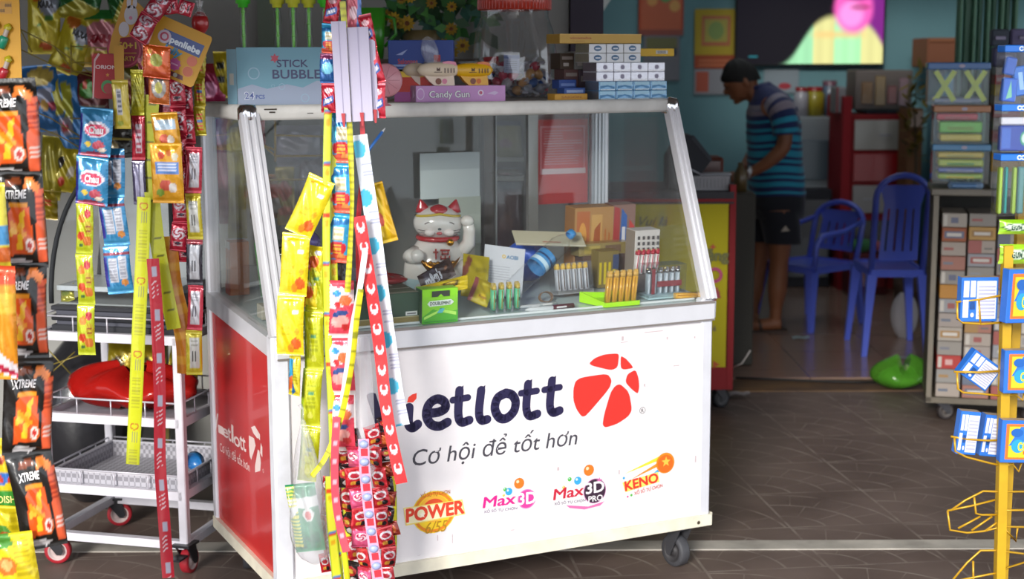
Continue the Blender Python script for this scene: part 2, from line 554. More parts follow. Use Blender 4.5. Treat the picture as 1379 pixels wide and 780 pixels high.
def paver_nodes(N, L, b):
    tc = N.new('ShaderNodeTexCoord'); mp = N.new('ShaderNodeMapping')
    mp.inputs['Rotation'].default_value = (0, 0, math.radians(-7)); mp.inputs['Location'].default_value = (.13, .05, 0)
    mp.inputs['Scale'].default_value = (1 / .4, 1 / .4, 1)
    L.new(tc.outputs['Object'], mp.inputs[0])
    sp = N.new('ShaderNodeSeparateXYZ'); L.new(mp.outputs[0], sp.inputs[0])
    M = lambda *a: math_n(N, L, *a)
    x = M('FRACT', sp.outputs[0]); y = M('FRACT', sp.outputs[1])
    def near(v, c, w): return M('LESS_THAN', M('ABSOLUTE', M('SUBTRACT', v, c)), w)
    d = M('SQRT', M('ADD', M('MULTIPLY', x, x), M('MULTIPLY', y, y)))
    ang = M('DIVIDE', M('ARCTAN2', y, x), PI / 2)
    rings = M('MAXIMUM', M('MAXIMUM', near(d, .33, .012), near(d, .66, .012)), near(d, .97, .012))
    def spokes(n, lo, hi):
        f = M('FRACT', M('MULTIPLY', ang, n))
        s = M('MULTIPLY', M('LESS_THAN', f, .035), M('MULTIPLY', M('GREATER_THAN', d, lo), M('LESS_THAN', d, hi)))
        return s
    sp1 = M('MAXIMUM', spokes(3, .33, .66), spokes(5, .66, .97))
    edge = M('MAXIMUM', M('LESS_THAN', x, .022), M('LESS_THAN', y, .022))
    line = M('MAXIMUM', M('MAXIMUM', rings, sp1), edge)
    nz = N.new('ShaderNodeTexNoise'); nz.inputs['Scale'].default_value = 2.5; nz.inputs['Detail'].default_value = 8
    L.new(tc.outputs['Object'], nz.inputs[0])
    cr = N.new('ShaderNodeValToRGB'); cr.color_ramp.elements[0].color = hx('#574841'); cr.color_ramp.elements[1].color = hx('#75655d')
    cr.color_ramp.elements[0].position = .3; cr.color_ramp.elements[1].position = .72
    L.new(nz.outputs['Fac'], cr.inputs[0])
    n2 = N.new('ShaderNodeTexNoise'); n2.inputs['Scale'].default_value = 9; L.new(tc.outputs['Object'], n2.inputs[0])
    amt = M('MULTIPLY', line, M('MULTIPLY', M('MAXIMUM', M('SUBTRACT', n2.outputs['Fac'], .3), 0.0), 2.0))
    mx = N.new('ShaderNodeMix'); mx.data_type = 'RGBA'; L.new(amt, mx.inputs[0]); L.new(cr.outputs[0], mx.inputs[6]); mx.inputs[7].default_value = hx('#94897f')
    L.new(mx.outputs[2], b.inputs['Base Color'])
    bp = N.new('ShaderNodeBump'); bp.inputs['Strength'].default_value = .4; bp.inputs['Distance'].default_value = .003; bp.invert = True
    L.new(line, bp.inputs['Height']); L.new(bp.outputs[0], b.inputs['Normal'])
    b.inputs['Roughness'].default_value = .55
simple_nodes('pavers', paver_nodes)

def noisy(c0, c1, scale, rough, bump=0., stretch=(1, 1, 1), coat=0.):
    def f(N, L, b):
        tc = N.new('ShaderNodeTexCoord'); mp = N.new('ShaderNodeMapping'); mp.inputs['Scale'].default_value = stretch
        L.new(tc.outputs['Object'], mp.inputs[0])
        nz = N.new('ShaderNodeTexNoise'); nz.inputs['Scale'].default_value = scale; nz.inputs['Detail'].default_value = 6
        L.new(mp.outputs[0], nz.inputs[0])
        cr = N.new('ShaderNodeValToRGB'); cr.color_ramp.elements[0].color = hx(c0); cr.color_ramp.elements[1].color = hx(c1)
        cr.color_ramp.elements[0].position = .32; cr.color_ramp.elements[1].position = .7
        L.new(nz.outputs['Fac'], cr.inputs[0]); L.new(cr.outputs[0], b.inputs['Base Color'])
        b.inputs['Roughness'].default_value = rough; b.inputs['Coat Weight'].default_value = coat
        if bump:
            bp = N.new('ShaderNodeBump'); bp.inputs['Strength'].default_value = bump; bp.inputs['Distance'].default_value = .01
            L.new(nz.outputs['Fac'], bp.inputs['Height']); L.new(bp.outputs[0], b.inputs['Normal'])
    return f
simple_nodes('teal_wall', noisy('#5d8891', '#68949c', 1.3, .7))
simple_nodes('grey_wall', noisy('#8f8f8c', '#a3a29d', 1.1, .7))
simple_nodes('dark_wall', noisy('#3a3333', '#4d4746', 1.5, .8))
simple_nodes('soffit', noisy('#8d8a86', '#a5a29c', 1.1, .85))
simple_nodes('concrete', noisy('#9c978e', '#c4beb3', 7, .8, .3))
simple_nodes('rusty', noisy('#6a3a30', '#9a5a48', 2.3, .8))

def tile_nodes(N, L, b):
    tc = N.new('ShaderNodeTexCoord')
    br = N.new('ShaderNodeTexBrick'); br.offset = 0; br.inputs['Scale'].default_value = 1
    br.inputs['Brick Width'].default_value = .5; br.inputs['Row Height'].default_value = .5; br.inputs['Mortar Size'].default_value = .004
    br.inputs['Color1'].default_value = hx('#8d7468'); br.inputs['Color2'].default_value = hx('#937a6d'); br.inputs['Mortar'].default_value = hx('#6b564c')
    L.new(tc.outputs['Object'], br.inputs[0]); L.new(br.outputs['Color'], b.inputs['Base Color'])
    b.inputs['Roughness'].default_value = .22; b.inputs['Coat Weight'].default_value = .2
simple_nodes('floor_tile', tile_nodes)

def slab(name, lo, hi, mat):
    m = MB(mat); m.box(lo, hi); return struct(m, name)

slab('floor', (-9, -9, -.1), (9, 7.32, 0), 'pavers')
slab('floor', (-.4, 7.32, -.1), (5, 11.4, .012), 'floor_tile')
slab('wall_back', (-.4, 11.25, 0), (5, 11.4, 3.3), 'teal_wall')
slab('wall_right', (4.0, 7.3, 0), (4.2, 11.4, 3.3), 'teal_wall')
slab('wall_left', (-.4, 5.9, 0), (-.25, 11.4, 3.3), 'grey_wall')
slab('wall_front', (-7, 5.75, 0), (.22, 5.9, 3.3), 'grey_wall')
slab('ceiling', (-.4, 7.3, 3.2), (5, 11.4, 3.3), 'soffit')
slab('ceiling', (-7, 2.55, 2.75), (7, 7.3, 2.85), 'soffit')       # the canopy over the pavement
slab('shade_valance', (-7, 2.45, 2.08), (7, 2.55, 2.75), 'soffit')                     # unseen valance, added and sized to shade the upper goods
slab('wall_outer_left', (-7.2, 2.0, 0), (-7, 5.9, 2.8), 'dark_wall')
slab('wall_outer_right', (3.6, 7.3, 0), (7, 7.5, 3.3), 'rusty')
m = MB('concrete'); m.box((-2.5, 4.70, 0), (6, 4.79, .004)); struct(m, 'trim_1')
# brown worn threshold between pavement and shop floor
m = MB('concrete'); m.box((.6, 7.05, 0), (3.6, 7.30, .006)); o = struct(m, 'trim_2')
simple_nodes('threshold', noisy('#4b3a30', '#7a5a35', 4, .7))
o.data.materials[0] = MATS['threshold']
# dark door post and pale ceiling wedge at the shop opening
m = MB('matte', '#3c3644'); m.box((.225, 5.72, 0), (.35, 5.95, 3.2)); struct(m, 'trim_3')
m = MB('matte', '#d6dcda')
a, b_, c = P(786, -330, 8.6), P(960, -330, 8.6), P(786, 58, 8.6)
c2 = P(846, -30, 8.6)
m.prism([(a.x, a.z), (c.x, c.z), (c2.x, c2.z), (b_.x + .1, b_.z)], Frame((0, 8.6, 0)), .12); struct(m, 'trim_4')
# pale green pipe / strip in front of the grey wall, and a darker one
m = MB('matte', '#76806e'); 
for x0, x1, cc in ((350, 372, '#6f7a6c'), (640, 648, '#7c8480')):
    A = P(x0, 0, 5.72); B = P(x1, 0, 5.72); m.box((A.x, 5.70, 0), (B.x, 5.75, 2.75), cc)
struct(m, 'trim_5')
# folding metal gate, pushed open
def fold_gate():
    t = thing('folding_gate', 'green folding metal gate pushed open at the right of the shop', 'gate', (P(1290, 50, 7.4).x, 7.4, 0))
    w = px(7.4)
    for i in range(9):
        m = MB('dirty_paint', '#5f8f74' if i % 2 == 0 else '#4b7a63')
        x = i * 9.2 * w
        wd = 4.6 * w
        if i == 1: wd = 9 * w
        m.box((x, -.02 if i % 2 else -.045, .03), (x + wd, .015, 2.7), bev=.004)
        m.build('slat_panel', t)
    m = MB('dirty_paint', '#6c6a52')
    for i in range(8):
        m.tube([((i + .75) * 9.2 * w, .02, .02), ((i + .75) * 9.2 * w, .02, 2.72)], .006)
    m.build('fold_rods', t)
    m = MB('alu', '#8a8a80'); m.box((-.03, -.06, 2.7), (9.3 * 9.2 * w, .05, 2.74)); m.box((-.03, -.05, 0.0), (9.3 * 9.2 * w, .04, .03)); m.build('gate_track', t)
fold_gate()

# ================================================================== the lottery cart
CA = math.radians(26.0)
CU = V((math.cos(CA), math.sin(CA), 0)); CV = V((-math.sin(CA), math.cos(CA), 0))
CW, CD, CT = 1.40, .68, .24
CO = V((.620, 4.547, 0)) - CU * CW
CM = Matrix.Translation(CO) @ Matrix.Rotation(CA, 4, 'Z')
def cl(x, y, yy=0.):                 # pixel -> (x, z) on the cart's local plane y = yy
    d = ray(x, y); Pp = CO + CV * yy
    t = (Pp.xy @ CV.xy) / (d.xy @ CV.xy)
    q = V((0, 0, CAMH)) + d * t
    return ((q - CO).xy @ CU.xy, q.z)
def cs(x, y, xx=0.):                 # pixel -> (y, z) on the cart's local plane x = xx
    d = ray(x, y); Pp = CO + CU * xx
    t = (Pp.xy @ CU.xy) / (d.xy @ CU.xy)
    q = V((0, 0, CAMH)) + d * t
    return ((q - CO).xy @ CV.xy, q.z)
def cz(x, y, z=.86):                 # pixel -> (x, y) on a level
    q = G(x, y, z)
    return ((q - CO).xy @ CU.xy, (q - CO).xy @ CV.xy)
def cw(x, y, z):                     # cart local -> world matrix location
    return CM @ V((x, y, z))
def shelf_z(y): return .853 + .06 * max(0, y)

cart = thing('lottery_cart', 'white and red wheeled glass display cart with VIETLOTT lettering', 'display cart', M=CM)
WH = '#e9e7ea'
# frame, lower
m = MB('dirty_paint', '#efe8d2')
for a, b in (((-.005, .0, .158), (CW + .004, .0, .158)), ((0, CD, .158), (CW, CD, .158)), ((0, 0, .158), (0, CD, .158)), ((CW, 0, .158), (CW, CD, .158))):
    m.bar(a, b, .03, .036)
fr0 = Frame((0, -.0155, 0))
a = cl(935, 704); m.disc(a[0], a[1], .006, fr0, 1, '#4a4030', n=12)
m.build('base_frame', cart)
# ledge and corner posts
m = MB('alu', '#dfe0e6')
F0 = Frame((0, -.016, 0))
m.bar((0, -.002, .829), (CW, -.002, .829), .028, .052)
m.bar((0, CD, .869), (CW, CD, .869), .028, .052)
m.bar((0.002, 0, .829), (0.002, CD, .871), .03, .052)
m.bar((CW, 0, .829), (CW, CD, .871), .03, .052)
m.bar((0, -.017, .857), (CW, -.017, .857), .004, .008, '#8b8480')
m.bar((0, -.017, .802), (CW, -.017, .802), .004, .005, '#8b8480')
m.build('ledge_rail', cart)
for i, (x, y) in enumerate(((.015, .012), (CW - .015, .012), (.015, CD - .012), (CW - .015, CD - .012))):
    m = MB('dirty_paint' if i == 0 else 'alu', '#e6e7ee')
    w = .026 if i != 0 else .03
    top = .868 if y < .1 else 1.45
    m.box((x - w, y - w + .006, .17), (x + w - .01, y + w - .006, top), bev=.006)
    m.build('corner_post', cart)
# slanted front posts
for sx, w in ((.012, .027), (CW - .012, .020)):
    m = MB('alu', '#e4e4ea')
    b0 = V((sx, -.004, .862)); t0 = V((sx, CT - .005, 1.452))
    for dx, ww, dd in ((0, w * 2, .030), (-w * .45, .006, .040), (w * .35, .006, .040)):
        m.bar(b0 + V((dx, 0, 0)), t0 + V((dx, 0, 0)), ww, dd, up=(0, 1, .4))
    m.build('slanted_post', cart)
# top rail with rounded chrome corners
m = MB('dirty_paint', '#e3e1dc')
zt = 1.455
def rrail(a, b):
    a, b = V(a), V(b)
    t = (b - a).normalized(); x = t.cross(V((0, 0, 1)))
    R = []
    for q in (a, b):
        ring = []
        for k in range(12):
            an = 2 * PI * k / 12
            ring.append(q + x * (.020 * max(-1, min(1, 1.25 * math.cos(an)))) + V((0, 0, .021 * max(-1, min(1, 1.25 * math.sin(an))))))
        R.append(ring)
    m.rings(R[::-1], smooth=True)
rrail((.02, CT, zt), (CW - .02, CT, zt)); rrail((.01, CT, zt), (.01, CD, zt)); rrail((CW - .01, CT, zt), (CW - .01, CD, zt)); rrail((0, CD, zt), (CW, CD, zt))
ft = Frame((0, CT - .0215, 0))
for (x0, y0, x1, y1) in ((357, 144, 374, 146), (364, 148, 372, 150), (415, 150, 423, 151), (278, 146, 280, 152), (290, 144, 292, 151)):
    p0 = cl(x0, y1, CT - .02); p1 = cl(x1, y0, CT - .02)
    if p0[0] > 0: m.drect(p0[0], p0[1], p1[0], p1[1], ft, 1, '#4d453c')
m.build('top_rail', cart)
for x in (0.012, CW - .012):
    m = MB('chrome', '#d8d8dc')
    m.lathe([(.002, -.027), (.026, -.026), (.029, -.015), (.029, .012), (.022, .022), (.002, .025)], 16, (x, CT, zt))
    m.build('corner_cap', cart)
m = MB('matte', '#c9c9c4'); m.box((.015, CT, zt + .008), (CW - .015, CD, zt + .018)); m.build('top_board', cart)
# display shelf
m = MB('plastic', '#c3d3d6')
m.hexa([(.02, .005, .842), (CW - .02, .005, .842), (CW - .02, CD, .882), (.02, CD, .882), (.02, .005, .851), (CW - .02, .005, .851), (CW - .02, CD, .893), (.02, CD, .893)])
m.build('display_shelf', cart)
m = MB('alu', '#e9eef0'); m.bar((.03, .055, .859), (CW - .03, .055, .859), .006, .006); m.build('shelf_track', cart)
# glass panes
m = MB('glass'); sl = Frame((.04, .0, .862), (1, 0, 0), (0, CT, .575)); L_ = math.hypot(CT, .575)
m.prism([(0, 0), (CW - .08, 0), (CW - .08, L_), (0, L_)], sl, .004); m.build('front_pane', cart)
for x in (.004, CW - .008):
    m = MB('glass'); m.hexa([(x, .02, .86), (x + .004, .02, .86), (x + .004, CD - .03, .89), (x, CD - .03, .89), (x, CT + .01, 1.44), (x + .004, CT + .01, 1.44), (x + .004, CD - .03, 1.44), (x, CD - .03, 1.44)])
    m.build('side_pane', cart)
# back: sliding panes in aluminium frames
m = MB('glass'); m.box((.04, CD - .012, .9), (1.12, CD - .008, 1.435)); m.build('sliding_pane', cart)
m = MB('glass'); m.box((1.09, CD - .03, .9), (CW - .03, CD - .026, 1.435)); m.build('sliding_pane', cart)
m = MB('alu', '#aab0b8')
xs0 = cl(717, 200, CD - .01)[0]; xs1 = cl(805, 200, CD - .02)[0]
m.box((xs0 - .016, CD - .02, .89), (xs0 + .02, CD, 1.44), '#969390'); m.box((xs1 - .03, CD - .04, .89), (xs1 + .024, CD - .016, 1.44), bev=.003)
for k in range(3): m.box((xs1 - .02 + k * .014, CD - .046, .89), (xs1 - .013 + k * .014, CD - .03, 1.44), '#d4d9e0')
m.bar((.03, CD - .01, 1.432), (CW - .03, CD - .01, 1.432), .02, .012); m.bar((.03, CD - .01, .897), (CW - .03, CD - .01, .897), .02, .012)
xm = cl(668, 200, CD - .01)[0]
m.box((xm - .002, CD - .02, .89), (xm + .002, CD - .01, 1.44), '#8f9496')
m.build('sliding_frame', cart)
# lower panels -------------------------------------------------------
m = MB('paint', '#f1ecee')
m.box((.03, -.002, .172), (CW - .03, .008, .806))
fp = Frame((0, -.002, 0))
def C2(x, y): return cl(x, y, -.002)
def txt2(s, pA, pB, h, col, layer=1, bold=0., shear=0., frame=fp, conv=None, space=1.0):
    """lettering whose baseline runs between two picture points"""
    conv = conv or C2
    a, b = V(conv(*pA)), V(conv(*pB)); d = b - a
    m.text(s, frame, a.x, a.y, h, layer, col, bold=bold, shear=shear, width=d.length, rot=math.atan2(d.y, d.x), align='l', space=space)
NAVY = '#262048'
s_px = (cl(950, 500)[0] - cl(850, 500)[0]) / 100
# V hidden behind the candy strips, then "ietlott"
mpx = lambda x, y0, y1: abs(cl(x, y0)[1] - cl(x, y1)[1])
hh = mpx(650, 520, 579)
def dl(points, col, layer=1, frame=fp, conv=C2): m.decal([conv(*q) for q in points], frame, layer, col)
txt2('V', (496, 590), (540, 585), hh * 1.02, NAVY, bold=.05, shear=.1)
CR = lambda x, y: C2(520 + x / 2.293, 440 + y / 2.293)
sw = 24 / 2.293 * s_px
for pts, k in (([(68, 248), (66, 296), (78, 310), (94, 300)], 1), ([(132, 266), (160, 262), (180, 250), (176, 230), (154, 222), (130, 238), (121, 270), (134, 298), (160, 306), (186, 294)], .98),
               ([(224, 196), (220, 270), (230, 294), (254, 288)], .95), ([(203, 226), (250, 218)], .72), ([(291, 196), (284, 262), (291, 288), (309, 286)], .95),
               ([(367, 205), (342, 220), (333, 252), (346, 280), (368, 283), (391, 262), (397, 232), (386, 211), (367, 205)], 1),
               ([(436, 178), (430, 250), (440, 276), (464, 270)], .95), ([(414, 206), (463, 199)], .72), ([(510, 168), (503, 242), (512, 266), (533, 260)], .95), ([(486, 196), (534, 188)], .72)):
    m.stroke([CR(*q) for q in pts], sw * k, fp, 1, NAVY)
for q0 in ((224, 196), (436, 178), (510, 168), (291, 196)): m.decal([CR(q0[0] - 9, q0[1] + 6), CR(q0[0] + 11, q0[1] + 6), CR(q0[0] + 13, q0[1] - 16), CR(q0[0] - 10, q0[1] - 2)], fp, 1.2, NAVY)
m.decal([CR(62, 232), CR(66, 216), CR(78, 207), CR(92, 203), CR(91, 220), CR(80, 232)], fp, 1.3, '#e8402f')
txt2('C\u01a1 h\u1ed9i \u0111\u1ec3 t\u1ed1t h\u01a1n', (554, 627), (776, 599), mpx(570, 600, 623) * .97, '#45434c', bold=.004, shear=.18)
RED = '#e8332a'
def rnd_poly(p, it=2):
    for _ in range(it):
        q = []
        for i in range(len(p)):
            a, b = p[i], p[(i + 1) % len(p)]
            q += [(a[0] * .82 + b[0] * .18, a[1] * .82 + b[1] * .18), (a[0] * .18 + b[0] * .82, a[1] * .18 + b[1] * .82)]
        p = q
    return p
for pts in ([(791, 492), (800, 483), (814, 478), (830, 477), (833, 479), (831, 496), (822, 500)],
            [(835, 480), (842, 484), (850, 493), (852, 497), (840, 499), (835, 497)],
            [(855, 499), (859, 510), (860, 522), (858, 532), (850, 526), (841, 516), (844, 505)],
            [(774, 514), (782, 509), (817, 504), (823, 513), (820, 524), (788, 561), (782, 562), (775, 552), (771, 540), (771, 525)],
            [(827, 521), (834, 518), (846, 529), (850, 553), (845, 562), (830, 572), (814, 577), (810, 573), (812, 560), (821, 530)]):
    dl(rnd_poly(pts), RED)
q = C2(864, 554); m.disc(q[0], q[1], .0105, fp, 1, '#3a3438', rin=.86); m.text('R', fp, q[0], q[1] - .006, .012, 1, '#3a3438', bold=.01)
# POWER 6/55
q = C2(582, 689); m.disc(q[0], q[1], .068, fp, 1, '#f6cf2e', ry=.063); m.disc(q[0], q[1], .064, fp, 2, '#e98a26', rin=.86, ry=.06); m.disc(q[0], q[1] + .01, .045, fp, 2, '#f2b53a', ry=.04); m.disc(q[0], q[1] + .012, .034, fp, 3, '#e0522c', ry=.028)
txt2('X\u1ed4 S\u1ed0 T\u1ef0 CH\u1eccN', (564, 670), (604, 664), .012, '#b5651d', 3, bold=.01)
dl([(541, 683), (620, 672), (624, 692), (544, 707)], '#f5dc74', 4)
dl([(542, 684), (619, 674), (622, 691), (545, 705)], '#f8efc4', 5)
txt2('POWER', (545, 702), (622, 690), mpx(580, 680, 698), '#e2452c', 6, bold=.05)
q = C2(566, 692); m.star(q[0], q[1], .011, fp, 7, '#fff6e0')
txt2('6/55', (570, 718), (600, 714), .035, '#b88a20', 6, bold=.0, shear=.3)
# Max 3D
txt2('Max', (648, 684), (692, 678), mpx(670, 668, 683), '#e0218a', 3, bold=.022, shear=.12)
txt2('X\u1ed4 S\u1ed0 T\u1ef0 CH\u1eccN', (649, 691), (694, 686), .0085, '#7a6a86', 3)
for x, y, r, c in ((697, 651, .0165, '#f07a24'), (683, 662, .0115, '#3aa6e0'), (678, 659, .006, '#58b947'), (676, 667, .004, '#f2c230')):
    q = C2(x, y); m.disc(q[0], q[1], r, fp, 3, c); m.disc(q[0] - r * .3, q[1] + r * .35, r * .3, fp, 4, '#ffd9b0' if r > .015 else '#d8f0ff')
q = C2(707, 672); m.disc(q[0], q[1], .030, fp, 3, '#e0409a'); m.disc(q[0], q[1], .030, fp, 4, '#f07fbe', rin=.9)
txt2('3D', (696, 680), (719, 677), mpx(707, 664, 680), '#ffffff', 5, bold=.03)
# Max 3D Pro
dl([(760, 681), (790, 683), (812, 676), (806, 682), (785, 687), (765, 685)], '#e070a8', 1)
txt2('Max', (743, 674), (784, 667), mpx(760, 657, 672), '#c8203c', 3, bold=.022, shear=.12)
txt2('X\u1ed4 S\u1ed0 T\u1ef0 CH\u1eccN', (744, 681), (786, 676), .0085, '#5a4a66', 3)
for x, y, r, c in ((791, 634, .0175, '#f07a24'), (776, 648, .0125, '#3aa6e0'), (765, 646, .0065, '#58b947'), (757, 657, .005, '#f2c230')):
    q = C2(x, y); m.disc(q[0], q[1], r, fp, 3, c); m.disc(q[0] - r * .3, q[1] + r * .35, r * .3, fp, 4, '#ffd9b0' if r > .015 else '#d8f0ff')
q = C2(799, 662); m.disc(q[0], q[1], .037, fp, 2, '#3a2438'); m.disc(q[0], q[1], .039, fp, 1, '#c87ab0')
txt2('3D', (787, 666), (811, 662), mpx(799, 647, 662), '#f6eef2', 5, bold=.03)
txt2('PRO', (790, 677), (809, 674), mpx(799, 667, 675), '#f6eef2', 5, bold=.02)
q = C2(805, 648); m.star(q[0], q[1], .011, fp, 4, '#d06aa8')
# KENO
q = C2(894, 625)
for k, (x0, y0) in enumerate(((838, 640), (842, 650), (850, 662))):
    dl([(x0, y0), (x0 + 6, y0 - 3), (890, 614 + 7 * k), (890, 620 + 7 * k)], ('#f8d838', '#f0922c', '#3aa6e0')[k], 1)
m.disc(q[0], q[1], .033, fp, 3, '#f08a1c'); m.disc(q[0], q[1] - .002, .028, fp, 4, '#ee6a1e'); m.star(q[0] + .002, q[1] + .004, .017, fp, 5, '#f9c04a')
dl([(836, 651), (884, 637), (886, 650), (840, 664)], '#fbe36a', 3)
txt2('KENO', (840, 662), (884, 650), mpx(862, 645, 658), '#e23a2a', 5, bold=.045)
txt2('X\u1ed4 S\u1ed0 T\u1ef0 CH\u1eccN', (852, 668), (890, 657), .011, '#c8402c', 4, bold=.01)
for x, y, r, c in ((838, 645, .004, '#3aa6e0'), (848, 668, .004, '#58b947'), (843, 670, .003, '#e0218a')):
    q = C2(x, y); m.disc(q[0], q[1], r, fp, 3, c)
# scuffs and drip marks
rnd = random.Random(4)
for x, y, w, h in ((840, 462, 10, 2), (838, 457, 3, 6), (910, 494, 8, 2), (909, 505, 6, 1), (914, 512, 5, 1), (907, 588, 7, 1), (750, 632, 3, 5), (832, 637, 2, 6), (688, 714, 5, 2), (867, 520, 2, 4), (870, 522, 5, 1),
                   (585, 748, 18, 3), (562, 747, 4, 1), (587, 724, 1, 8), (607, 725, 1, 12), (898, 457, 2, 4), (935, 456, 2, 3), (880, 448, 25, 1), (935, 620, 2, 9), (775, 699, 8, 1)):
    p0 = C2(x - w / 2, y + h / 2); p1 = C2(x + w / 2, y - h / 2)
    m.drect(p0[0], p0[1], p1[0], p1[1], fp, 1, '#c9b6ba')
m.build('front_panel', cart)
# red side with white lettering
m = MB('paint', '#c81f1f')
m.hexa([(-.002, .03, .172), (.008, .03, .172), (.008, CD - .03, .172), (-.002, CD - .03, .172), (-.002, .03, .806), (.008, .03, .806), (.008, CD - .03, .842), (-.002, CD - .03, .842)])
sp = Frame((-.002, 0, 0), (0, -1, 0), (0, 0, 1))
def S2(x, y):
    q = cs(x, y, -.002); return (-q[0], q[1])
SW = '#f0d9d4'
for t, a, b, h in (('V', (286, 574), (294, 577), 22), ('\u0131', (294, 580), (299, 583), 16), ('e', (299, 584), (306, 588), 17), ('t', (306, 589), (310, 592), 21), ('l', (311, 592), (313, 594), 24), ('o', (314, 596), (322, 601), 19), ('t', (322, 601), (326, 604), 23), ('t', (326, 604), (330, 606), 23)):
    hq = abs(cs(a[0], a[1] - h, 0)[1] - cs(a[0], a[1], 0)[1])
    txt2(t, a, b, hq, SW, 1, bold=.022, frame=sp, conv=S2)
txt2('C\u01a1 h\u1ed9i \u0111\u1ec3 t\u1ed1t h\u01a1n', (295, 604), (335, 633), abs(cs(300, 590, 0)[1] - cs(300, 604, 0)[1]) * .8, SW, 1, frame=sp, conv=S2)
for pts in ([(337, 573), (342, 571), (346, 578), (348, 588), (345, 588), (340, 581)], [(334, 584), (341, 588), (343, 598), (337, 617), (335, 612), (334, 598)],
            [(346, 603), (348, 605), (350, 620), (349, 632), (342, 634), (342, 625)], [(350, 594), (352, 600), (352, 614), (349, 608)], [(346, 578), (349, 583), (349, 591), (347, 588)]):
    dl(pts, SW, 1, sp, S2)
q = S2(353, 632); m.disc(q[0], q[1], .006, sp, 1, SW, rin=.7, n=10)
m.build('side_panel', cart)
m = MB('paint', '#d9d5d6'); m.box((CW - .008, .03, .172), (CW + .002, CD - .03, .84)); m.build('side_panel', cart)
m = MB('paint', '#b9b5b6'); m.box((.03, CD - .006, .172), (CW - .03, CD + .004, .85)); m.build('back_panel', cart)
m = MB('matte', '#8a8480'); m.box((.02, .01, .16), (CW - .02, CD - .01, .168)); m.build('bottom_board', cart)
# casters
def caster(par, x, y, zt_, r, rim, tyre, rz=0., wheel_w=.03, metal='#4a4a4e', brake=False):
    M_ = MX((x, y, 0), rz)
    f = MB('alu', metal); f.M = M_
    f.box((-.035, -.03, zt_ - .008), (.035, .03, zt_))
    for s in (-1, 1):
        f.prism([(-.028, zt_ - .008), (.028, zt_ - .008), (.040, r * 1.0), (.034, r * .75), (.02, r * .75)][::1], Frame((0, s * (wheel_w / 2 + .006) - .002, 0)), .004)
    if brake: f.box((-.075, -.018, r * 1.55), (-.02, .018, r * 1.55 + .006))
    fk = f.build('caster_fork', par)
    w = MB('rubber', tyre); w.M = M_ @ Matrix.Translation((.02, 0, r))
    hw = wheel_w / 2
    w.lathe([(r * .72, -hw), (r * .93, -hw), (r, -hw * .7), (r, hw * .7), (r * .93, hw), (r * .72, hw)], 24, ax='y')
    w.lathe([(.001, -hw * .8), (r * .3, -hw * .95), (r * .32, -hw * .6), (r * .60, -hw * .6), (r * .64, -hw), (r * .72, -hw)], 20, ax='y', col=rim)
    w.lathe([(r * .72, hw), (r * .64, hw), (r * .60, hw * .6), (r * .32, hw * .6), (r * .3, hw * .95), (.001, hw * .8)], 20, ax='y', col=rim)
    w.build('wheel', fk)
for x, y, a in ((.08, .10, .9), (CW - .085, .03, .75), (.08, CD - .06, .3), (CW - .08, CD - .06, .2)):
    caster(cart, x, y, .142, .052, '#3c3a3c', '#47474b', PI / 2 + a - .6, .036)
# ================================================================== on top of the cart
ZT = 1.4735
def rrect(w, h, r, n=5):
    pts = []
    for cx, cy, a0 in ((w / 2 - r, h / 2 - r, 0), (-w / 2 + r, h / 2 - r, PI / 2), (-w / 2 + r, -h / 2 + r, PI), (w / 2 - r, -h / 2 + r, 1.5 * PI)):
        for k in range(n + 1):
            a = a0 + PI / 2 * k / n; pts.append((cx + r * math.cos(a), cy + r * math.sin(a)))
    return pts
def fF(w, h, y=0., x0=0.):            # front frame of a box whose front lies at local y
    return Frame((x0, y, 0))

# bubble box ---------------------------------------------------------
A = G(322, 139, ZT)
t = thing('bubble_box', 'light blue open cardboard box printed STICK BUBBLE on the cart top', 'box', A, (0, 0, .02))
w, h, dp = 134 * px(A.y), 77 * px(A.y), .085
m = MB('card', '#7fb2c6')
m.box((0, 0, 0), (w, .004, h)); m.box((0, dp - .004, 0), (w, dp, h)); m.box((0, .004, 0), (.004, dp - .004, h)); m.box((w - .004, .004, 0), (w, dp - .004, h)); m.box((.004, .004, 0), (w - .004, dp - .004, .004))
f = Frame((0, 0, 0))
cl1 = '#a9b6cf'
m.decal([(0.001, 0.001), (w - .001, 0.001), (w - .001, h * .38), (w * .8, h * .42), (w * .66, h * .3), (w * .5, h * .36), (w * .3, h * .28), (w * .15, h * .36), (.001, h * .28)], f, 1, cl1)
m.text('STICK', f, w * .56, h * .66, h * .13, 2, '#3d4270', bold=.02, width=w * .31)
m.text('BUBBLE', f, w * .6, h * .46, h * .16, 2, '#3d4270', bold=.02, width=w * .48)
m.text('24', f, w * .12, h * .1, h * .13, 2, '#e6ebf6', bold=.06); m.text('24', f, w * .12, h * .105, h * .12, 3, '#4a5ea8', bold=.0)
m.text('PCS', f, w * .23, h * .11, h * .07, 3, '#5468b0', bold=.03)
m.star(w * .385, h * .81, .014, f, 2, '#c84a60', k=.55, n=6)
for cx_, cy_, r in ((.17, .55, .017), (.36, .33, .005), (.68, .12, .012), (.45, .32, .009)):
    m.disc(w * cx_, h * cy_, r, f, 2, '#a8c8dc', rin=.82)
m.disc(w * .95, h * .42, .020, f, 2, '#d8a24a', ry=.026); m.disc(w * .95, h * .62, .016, f, 2, '#dca84e'); m.disc(w * .955, h * .6, .004, f, 3, '#c8541e'); m.disc(w * .93, h * .64, .002, f, 3, '#2a2018')
m.disc(w * .93, h * .2, .006, f, 2, '#a8541e', ry=.003); m.disc(w * .985, h * .2, .006, f, 2, '#a8541e', ry=.003)
m.build('carton', t)
